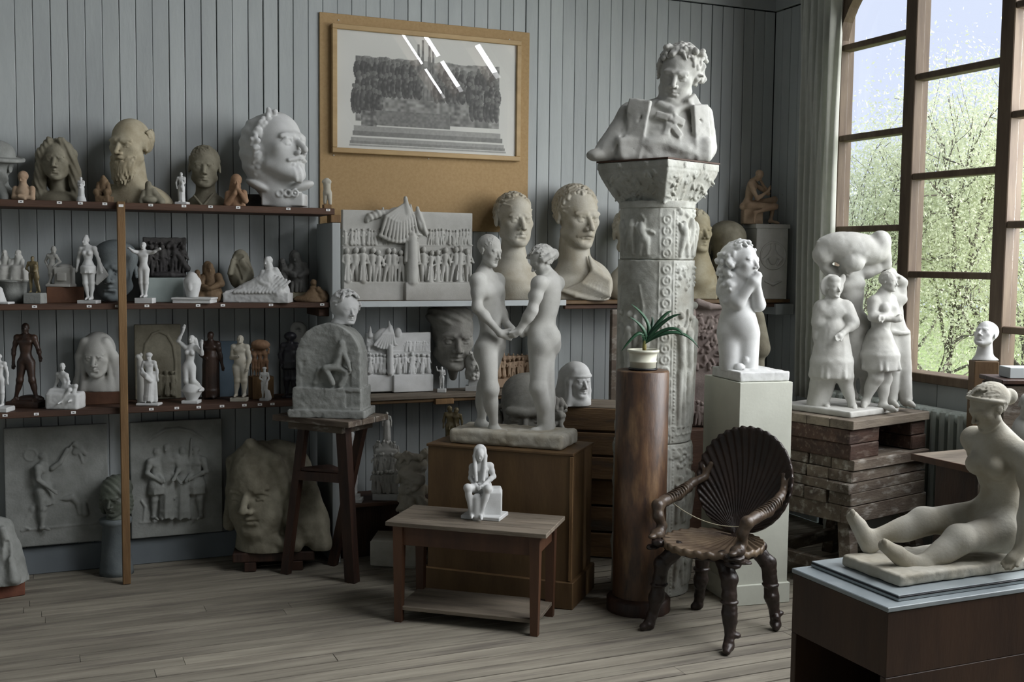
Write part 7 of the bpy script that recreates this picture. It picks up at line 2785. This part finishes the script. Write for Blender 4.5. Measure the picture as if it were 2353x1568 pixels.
# ================================================================== grotto chair
def chair():
    e = empty('grotto_chair', (2.772, 4.072, 0), math.radians(-66))
    tag(e, 'dark carved wooden grotto chair with scallop-shell back and seat and dolphin arms', 'chair')

    def mm(vox=3.2):
        S = Sculpt(0, (0, 0, 0), vox)
        S.sc = .001
        S.k = 8
        return S

    def fin(S, name, m):
        return link(name, S.mesh(name), m, e)

    def shell(R, nr, amp, dish, place, edge, thick=.016, full=1.45):
        """scallop: polar fan from a hinge, ribbed; place(u, v, w) maps fan plane + height to chair coordinates"""
        na, nrad = nr * 8, 26
        top, V, F = [], [], []
        for sgn in (0, 1):
            for i in range(na + 1):
                th = -full + 2 * full * i / na
                rm = 2 * R * (math.cos(th * .985) * .5 + .5) ** .62 if edge else 2 * R * max(math.cos(th), .05)
                rib = math.cos(i / na * nr * 2 * math.pi)
                for j in range(nrad + 1):
                    t = j / nrad
                    r = rm * t * (1 + (.006 * rib if t > .9 else 0))
                    u, v = r * math.sin(th), r * math.cos(th)
                    w = dish * ((u / R) ** 2 + ((v - R) / R) ** 2) + amp * rib * t ** .8 - sgn * thick
                    V.append(place(u, v, w))
        n1 = (na + 1) * (nrad + 1)
        for i in range(na):
            for j in range(nrad):
                a = i * (nrad + 1) + j
                q = (a, a + 1, a + nrad + 2, a + nrad + 1)
                F.append(q)
                F.append(tuple(x + n1 for x in q[::-1]))
        for i in range(na):
            a, b = i * (nrad + 1) + nrad, (i + 1) * (nrad + 1) + nrad
            F.append((a, a + n1, b + n1, b))
        for i0 in (0, na):
            for j in range(nrad):
                a = i0 * (nrad + 1) + j
                F.append((a, a + 1, a + 1 + n1, a + n1) if i0 else (a, a + n1, a + 1 + n1, a + 1))
        return V, F
    # back
    ln = math.radians(14)

    def pb_(u, v, w):
        return (u, .20 + v * math.sin(ln) - w * math.cos(ln), .40 + v * math.cos(ln) + w * math.sin(ln))
    V, F = shell(.245, 32, .0032, .045, pb_, False, .018, 1.40)
    link('backrest', new_mesh('backrest', V, F, True), 'chair_dark', e)

    def ps_(u, v, w):
        return (u * 1.0, .20 - v, .392 + w)
    V, F = shell(.222, 24, .004, .018, ps_, False, .03, 1.40)
    link('seat', new_mesh('seat', V, F, True), 'chair_seat', e)
    # apron under the seat
    S = mm()
    S.ell((0, 0, 362), (190, 185, 26))
    S.con((-165, -130, 370), (165, -130, 370), 20, 20)
    S.con((-150, 140, 380), (150, 140, 380), 24, 24)
    S.con((0, 190, 390), (0, 215, 440), 40, 30)
    fin(S, 'seat_frame', 'chair_dark')
    r2 = random.Random(3)
    for sx in (-1, 1):
        # dolphin arm: body from the back, bending down to a head on a rocky corner
        S = mm()
        pts = [(sx * 205, 225, 630), (sx * 226, 150, 610), (sx * 232, 40, 566), (sx * 232, -70, 556), (sx * 228, -125, 545), (sx * 214, -140, 500), (sx * 205, -120, 455), (sx * 204, -145, 428)]
        rs = [18, 20, 23, 24, 27, 23, 20, 26]
        S.chain(pts, rs, 12)
        S.ell((sx * 205, -160, 424), (32, 36, 25), None, 8)
        S.ell((sx * 205, -196, 420), (17, 22, 12), None, 6)
        S.ell((sx * 226, -168, 436), 8, None, 3)
        S.ell((sx * 186, -168, 436), 8, None, 3)
        for k in range(11):
            t = k / 10
            S.tor((sx * 230, 120 - 180 * t, 594 - 36 * t), 24, 3.5, np.array([[1, 0, 0], [0, 1, 0], [0, 0, 1]]), 3)
        S.chain([(sx * 205, 225, 640), (sx * 190, 250, 690), (sx * 170, 256, 700)], [16, 12, 4], 8)
        S.chain([(sx * 205, 225, 640), (sx * 228, 240, 680), (sx * 245, 232, 690)], [14, 9, 4], 6)
        fin(S, 'arm', 'chair_arm')
        # rocky corner under the dolphin
        S = mm()
        for k in range(9):
            S.ell((sx * (190 + r2.uniform(-30, 25)), -150 + r2.uniform(-40, 40), 385 + r2.uniform(-18, 18)), (r2.uniform(22, 42), r2.uniform(20, 36), r2.uniform(9, 16)), None, 4)
        S.rough(3, 30)
        fin(S, 'rock_bracket', 'chair_dark')
    for sx, sy in ((-1, -1), (1, -1), (1, 1), (-1, 1)):
        S = mm()
        o = .78
        pts = [(sx * 150 * o, sy * 130, 370), (sx * 172, sy * 165, 300), (sx * 178, sy * 172, 230), (sx * 186, sy * 178, 150), (sx * 198, sy * 190, 70), (sx * 204, sy * 200 - 12, 28)]
        S.chain(pts, [36, 34, 30, 32, 22, 24], 12)
        S.con((sx * 204, sy * 200 - 10, 24), (sx * 214, sy * 206 - 34, 18), 24, 18, 8)
        for k in range(7):
            t = r2.uniform(.1, .85)
            i = int(t * 5)
            f = t * 5 - i
            c = np.array(pts[i]) * (1 - f) + np.array(pts[i + 1]) * f
            S.ell(c + np.array([r2.uniform(-22, 22), r2.uniform(-22, 22), r2.uniform(-10, 10)]), (r2.uniform(14, 22), r2.uniform(14, 22), r2.uniform(10, 24)), None, 7)
        S.tor((sx * 180, sy * 173, 205), 32, 7, np.array([[1, 0, 0], [0, 0, -1], [0, 1, 0]]), 5)
        S.rough(2.5, 36)
        S.cut((0, 0, -1), (0, 0, 1))
        fin(S, 'leg', 'chair_dark')
    # cord across the arms
    M = Matrix.Translation(Vector((2.772, 4.072, 0))) @ Matrix.Rotation(math.radians(-66), 4, 'Z')
    a, b = M @ Vector((-.232, .00, .535)), M @ Vector((.232, -.10, .53))
    pts = []
    for k in range(17):
        t = k / 16
        p = a.lerp(b, t)
        p.z -= .075 * 4 * t * (1 - t) * .55
        pts.append(p)
    o = MB()
    c0 = a.copy()
    o.tube([tuple(p - c0) for p in pts], .0022, 6)
    k = o.obj('barrier_cord', 'cord_white', None, True, loc=tuple(c0))
    tag(k, 'thin pale cord strung across the arms of the carved chair', 'cord')


# ================================================================== family group
def family():
    c14 = Matrix.Rotation(math.radians(14), 3, 'Z')
    p = c14 @ Vector((SW / 2 - .03, SD / 2, 0))
    A = np.array([3.664 + p.x, 4.236 + p.y, .8705])
    e = empty('family_group', tuple(A))
    tag(e, 'large white plaster group around a sack-carrying man on the pile of boards', 'statue')
    cx, cb = prj(A)[:2]
    S = Sculpt(cx, A, 2.2)
    ang = math.radians(14) + YAW
    RB = np.array([[math.cos(ang), -math.sin(ang), 0], [math.sin(ang), math.cos(ang), 0], [0, 0, 1]])
    S.box((-8, 0, 7), (92, 96, 7), RB, 3, 2)
    S.rough(.6, 20)
    S.cut((0, 0, -1), (0, 0, 0))
    S.obj('base', 'plaster', e)
    zb = cb - 12
    # man with the sack
    S = Sculpt(cx, A, 2.0)
    P = S.P
    T, E, R, F = human(S, 350, P(1948, 602, -4), P(1955, 622, 14), P(1966, 745, 24), P(1918, 628, 16), P(1998, 625, 16), [P(1898, 612, 10), P(1888, 566, 4), P(1890, 550, 0)], [P(2040, 608, 10), P(2036, 560, 0), P(2030, 545, -4)],
                       [P(1950, 752, 20), P(1956, 820, 8), P(1962, 900, 16)], [P(1984, 752, 26), P(1992, 820, 24), P(1996, 904, 28)], (-8, -35, 0), fat=1.15, hh=.17)
    S.ell(P(1962, 572, 6), (84, 44, 38), rotm(0, 0, 6), 8)
    S.ell(P(2022, 556, 0), (24, 28, 26), None, 8)
    S.ell(P(1895, 585, 6), (26, 26, 26), None, 8)
    S.ell(P(1956, 604, -22), (24, 18, 20), None, 8)
    S.con(P(1966, 760, 20), P(1970, 830, 18), 42, 40, 12)
    S.rough(.8, 24)
    S.obj('man_with_sack', 'plaster', e)
    # woman with bonnet, left
    S = Sculpt(cx, A, 1.9)
    P = S.P
    H = 330
    T, E, R, F = human(S, H, P(1906, 662, -34), P(1904, 690, -26), P(1908, 790, -26), P(1880, 704, -24), P(1934, 704, -30), [P(1872, 760, -22), P(1874, 808, -24)], [P(1950, 742, -40), P(1916, 762, -66)],
                       [P(1896, 800, -26), P(1896, 870, -30), P(1890, zb - 6, -24)], [P(1922, 800, -26), P(1930, 870, -40), P(1944, zb - 4, -50)], (22, 4, 0), fat=1.15, hh=.14)
    hh_ = .14 * H
    S.ell(T(0, -.15, .12), (.62 * hh_, .12 * hh_, .60 * hh_), rotm(10, 0, 0), 3)
    S.ell(T(.55, -.1, .38), (8, 5, 16), rotm(0, 0, 18), 3)
    S.ell(T(0, .05, .42), (.32 * hh_, .3 * hh_, .2 * hh_), None, 3)
    robe(S, P(1906, 760, -26), P(1902, 866, -28), 34, 50, 10, .07)
    S.con(P(1880, 712, -24), P(1876, 740, -24), 18, 18, 5)
    S.con(P(1936, 712, -30), P(1946, 738, -36), 18, 18, 5)
    S.con(P(1884, 860, -20), P(1868, zb + 4, -16), 26, 20, 8)
    S.rough(.7, 20)
    S.obj('woman_with_bonnet', 'plaster', e)
    # middle woman
    S = Sculpt(cx, A, 1.9)
    P = S.P
    H = 330
    T, E, R, F = human(S, H, P(2034, 648, -24), P(2026, 674, -16), P(2012, 784, -24), P(1998, 694, -28), P(2044, 690, -2), [P(1990, 726, -46), P(2036, 732, -58), P(2052, 728, -58)], [P(2054, 722, -20), P(2012, 726, -60)],
                       [P(2004, 795, -26), P(1998, 864, -44), P(1976, zb - 14, -40), P(1966, zb - 2, -60)], [P(2022, 795, -16), P(2024, 868, -26), P(2014, zb - 6, -46)], (48, 0, 0), fem=True, fat=1.12, hh=.14)
    hair_short(S, E, T, .14 * H)
    robe(S, P(2012, 780, -22), P(2014, 848, -28), 32, 46, 9, .07)
    S.rough(.6, 20)
    S.obj('woman_with_folded_arms', 'plaster', e)
    # right youth behind her
    S = Sculpt(cx, A, 1.9)
    P = S.P
    H = 340
    human(S, H, P(2052, 640, 22), P(2054, 668, 22), P(2060, 764, 16), P(2036, 690, 20), P(2076, 688, 24), [P(2038, 726, 10), P(2044, 760, 0)], [P(2082, 650, 20), P(2048, 626, 8), P(2036, 630, 0)],
          [P(2046, 776, 10), P(2050, 850, 0), P(2046, zb - 8, 4)], [P(2072, 776, 18), P(2078, 850, 10), P(2084, zb - 8, 6)], (20, 0, 0), fat=1.05, hh=.15)
    S.con(P(2046, 775, 10), P(2048, zb - 16, 2), 24, 15, 8)
    S.con(P(2072, 775, 16), P(2084, zb - 16, 8), 24, 15, 8)
    S.tor(P(2060, 764, 14), 30, 5, np.array([[1, 0, 0], [0, 0, -1], [0, 1, 0]]), 4)
    S.rough(.6, 20)
    S.obj('youth', 'plaster', e)


# ================================================================== reclining nude
def reclining():
    A = onz(2165, 1305, ZBX)
    A = np.array([A[0], A[1], ZBX + .001])
    e = empty('reclining_nude', tuple(A))
    tag(e, 'large cream plaster statue of a seated nude woman with outstretched legs', 'statue')
    cx, cb = prj(A)[:2]
    S = Sculpt(cx, A, 2.6)
    L, F = onz(1922, 1302, ZBX), onz(2066, 1352, ZBX)
    s = S.sc

    def loc(w):
        v = np.asarray(w) - A
        return np.array([v @ RH, v @ FH, v[2]]) / s
    l, f = loc(L), loc(F)
    ex = np.array([math.cos(YAW), math.sin(YAW), 0])   # world x in the local frame
    ey = np.array([-math.sin(YAW), math.cos(YAW), 0])
    wid = abs((l - f) @ ey)
    RB = np.stack([ex, ey, np.array([0, 0, 1])], 1)
    half = 240
    ctr = f + ex * half + ey * wid / 2
    S.box((ctr[0], ctr[1], 13), (half, wid / 2, 13), RB, 6, 3)
    S.rough(1.6, 26)
    S.cut((0, 0, -1), (0, 0, 0))
    S.obj('base', 'plaster_aged', e)
    S = Sculpt(cx, A, 2.2)
    P = S.P
    H = 690
    T, E, R, Fm = human(S, H, P(2268, 938, -4), P(2296, 1002, 14), P(2322, 1190, 34), P(2270, 1022, 74), P(2334, 1040, -58), [P(2312, 1100, 120), P(2350, 1190, 130)], [P(2328, 1140, -84), P(2304, 1240, -90), P(2264, 1278, -100)],
                        [P(2288, 1210, 70), P(2140, 1210, 50), P(2014, 1246, 36), P(1968, 1196, 26)], [P(2300, 1222, -10), P(2186, 1228, -44), P(2092, 1278, -66), P(2006, 1232, -90)], (-76, -24, 0), fem=True, fat=1.08, hh=.15, hands=True)
    h = .15 * H
    E(0, -.16, .17, .355, .40, .36, k=2)
    scalp(S, T, h, 220, 12, .016, .028, .26, -.15, .22, 1.1, None, (0, -1, -.2), .2)
    S.tor(T(0, -.03, .20), .375 * h, .045 * h, R @ np.array([[1, 0, 0], [0, .5, -.87], [0, .87, .5]]), 3)
    S.ell(T(0, -.56, .02), (20, 21, 19), R, 6)
    S.chain([T(-.3, .1, .34), T(-.38, -.2, .26), T(-.2, -.5, .10)], [8, 9, 8], 3, bump=(1.4, (.4, .2, .3)))
    # feet with heels down
    S.con(P(2078, 1296, -66), P(2002, 1230, -92), 20, 14, 10)
    S.con(P(2006, 1262, 30), P(1966, 1194, 22), 20, 14, 10)
    for q in range(5):
        S.ell(P(1994 + q * 3.5, 1218 + q * 3.5, -112 + q * 8), (6.5 - q * .5, 7, 9 - q), None, 2)
        S.ell(P(1960 + q * 3, 1180 + q * 3, 4 + q * 8), (6.5 - q * .5, 7, 9 - q), None, 2)
    S.ell(P(2310, 1216, 28), (64, 74, 56), None, 18)
    S.cut((0, 0, -1), (0, 0, 20))
    S.obj('figure', 'plaster_aged', e)


# ================================================================== small things at the right edge
def right_edge():
    a = onz(2261, 829, 1.166)
    zt = 1.166
    e = empty('wooden_post_stand', (a[0], a[1], 0), math.radians(-30))
    tag(e, 'tall brown wooden post stand beside the window under the small upturned head', 'stand')
    bx('shaft', 'wood_brown', (0, 0, zt / 2), (.115, .10, zt), e, .003)
    S = Sculpt(2264, (a[0], a[1], zt + .001), 1.6)
    b = S.base = prj(S.A)[1]
    h = 68
    T, E, R = head(S, S.P(2264, 770, 0), h, -48, 26, 0)
    E(0, -.14, .20, .335, .37, .31, k=2)
    S.con(S.P(2266, 790, 4), S.P(2264, 822, 6), 15, 20, 6)
    S.ell(S.P(2266, b + 4, 6), (32, 22, 16), None, 8)
    S.cut((0, 0, -1), (0, 0, 0))
    tag(S.obj('upturned_head', 'plaster_white'), 'small white plaster head with upturned face and cap on the wooden post', 'head')
    # crates at the right edge with a white box and another cast
    q = ony(2306, 872, 3.30)
    zc = q[2]
    e = empty('tall_crate', (q[0] + .15, 3.33, 0), math.radians(-25))
    tag(e, 'worn dark wooden crate at the right edge beside the post stand', 'crate')
    for k in range(6):
        hk = (zc - .02) / 6
        MB().box((0, 0, 0), (.26, .22, hk - .005), .006, jit=.002).obj('crate_board', 'wood_stand', e, loc=(0, 0, hk * (k + .5)))
    bx('lid', 'wood_dark', (0, 0, zc - .009), (.28, .24, .018), e, .003)
    w = bx('white_carton', 'white_paint', (.0, 0, .022), (.14, .1, .044), None, .002, loc=(q[0] + .13, 3.33, zc + .001), rz=-.4)
    tag(w, 'small pale carton lying on the crate at the right edge', 'box')
    st = bx('side_stand', 'wood_dark', (0, 0, .42), (.14, .14, .84), None, .004, loc=(3.62, 2.95, 0))
    tag(st, 'dark stand behind the seated nude at the right edge', 'stand')
    qx = at_y(2362, 2.95, .841)
    st.location.x = qx[0]
    S = Sculpt(2362, qx, 1.8)
    b = S.base = prj(S.A)[1]
    T, E, R = head(S, S.P(2364, 932, 0), 60, -20, 0, 0, neck=.4)
    S.ell(S.P(2366, 990, 4), (38, 24, 40), None, 10)
    S.con(S.P(2366, 1000, 4), S.P(2366, b, 4), 30, 34, 8)
    done(S, 'edge_cast', 'plaster', 'white plaster bust cut by the right edge behind the seated nude', 'bust')

    # plaster fragment inside the open box
    S = Sculpt(1890, (2.20, 2.40, .111), 2.6)
    S.con((-10, 0, 0), (-14, 0, 190), 46, 36, 10)
    S.ell((0, 0, 215), (44, 40, 46), rotm(0, 0, 24), 8)
    S.con((10, -30, 190), (30, -36, 250), 14, 10, 8)
    S.rough(3, 40)
    done(S, 'box_fragment', 'plaster_aged', 'pale plaster fragment standing inside the open side of the box plinth', 'fragment')


chair()
family()
reclining()
right_edge()

bpy.data.scenes.remove(TMP)
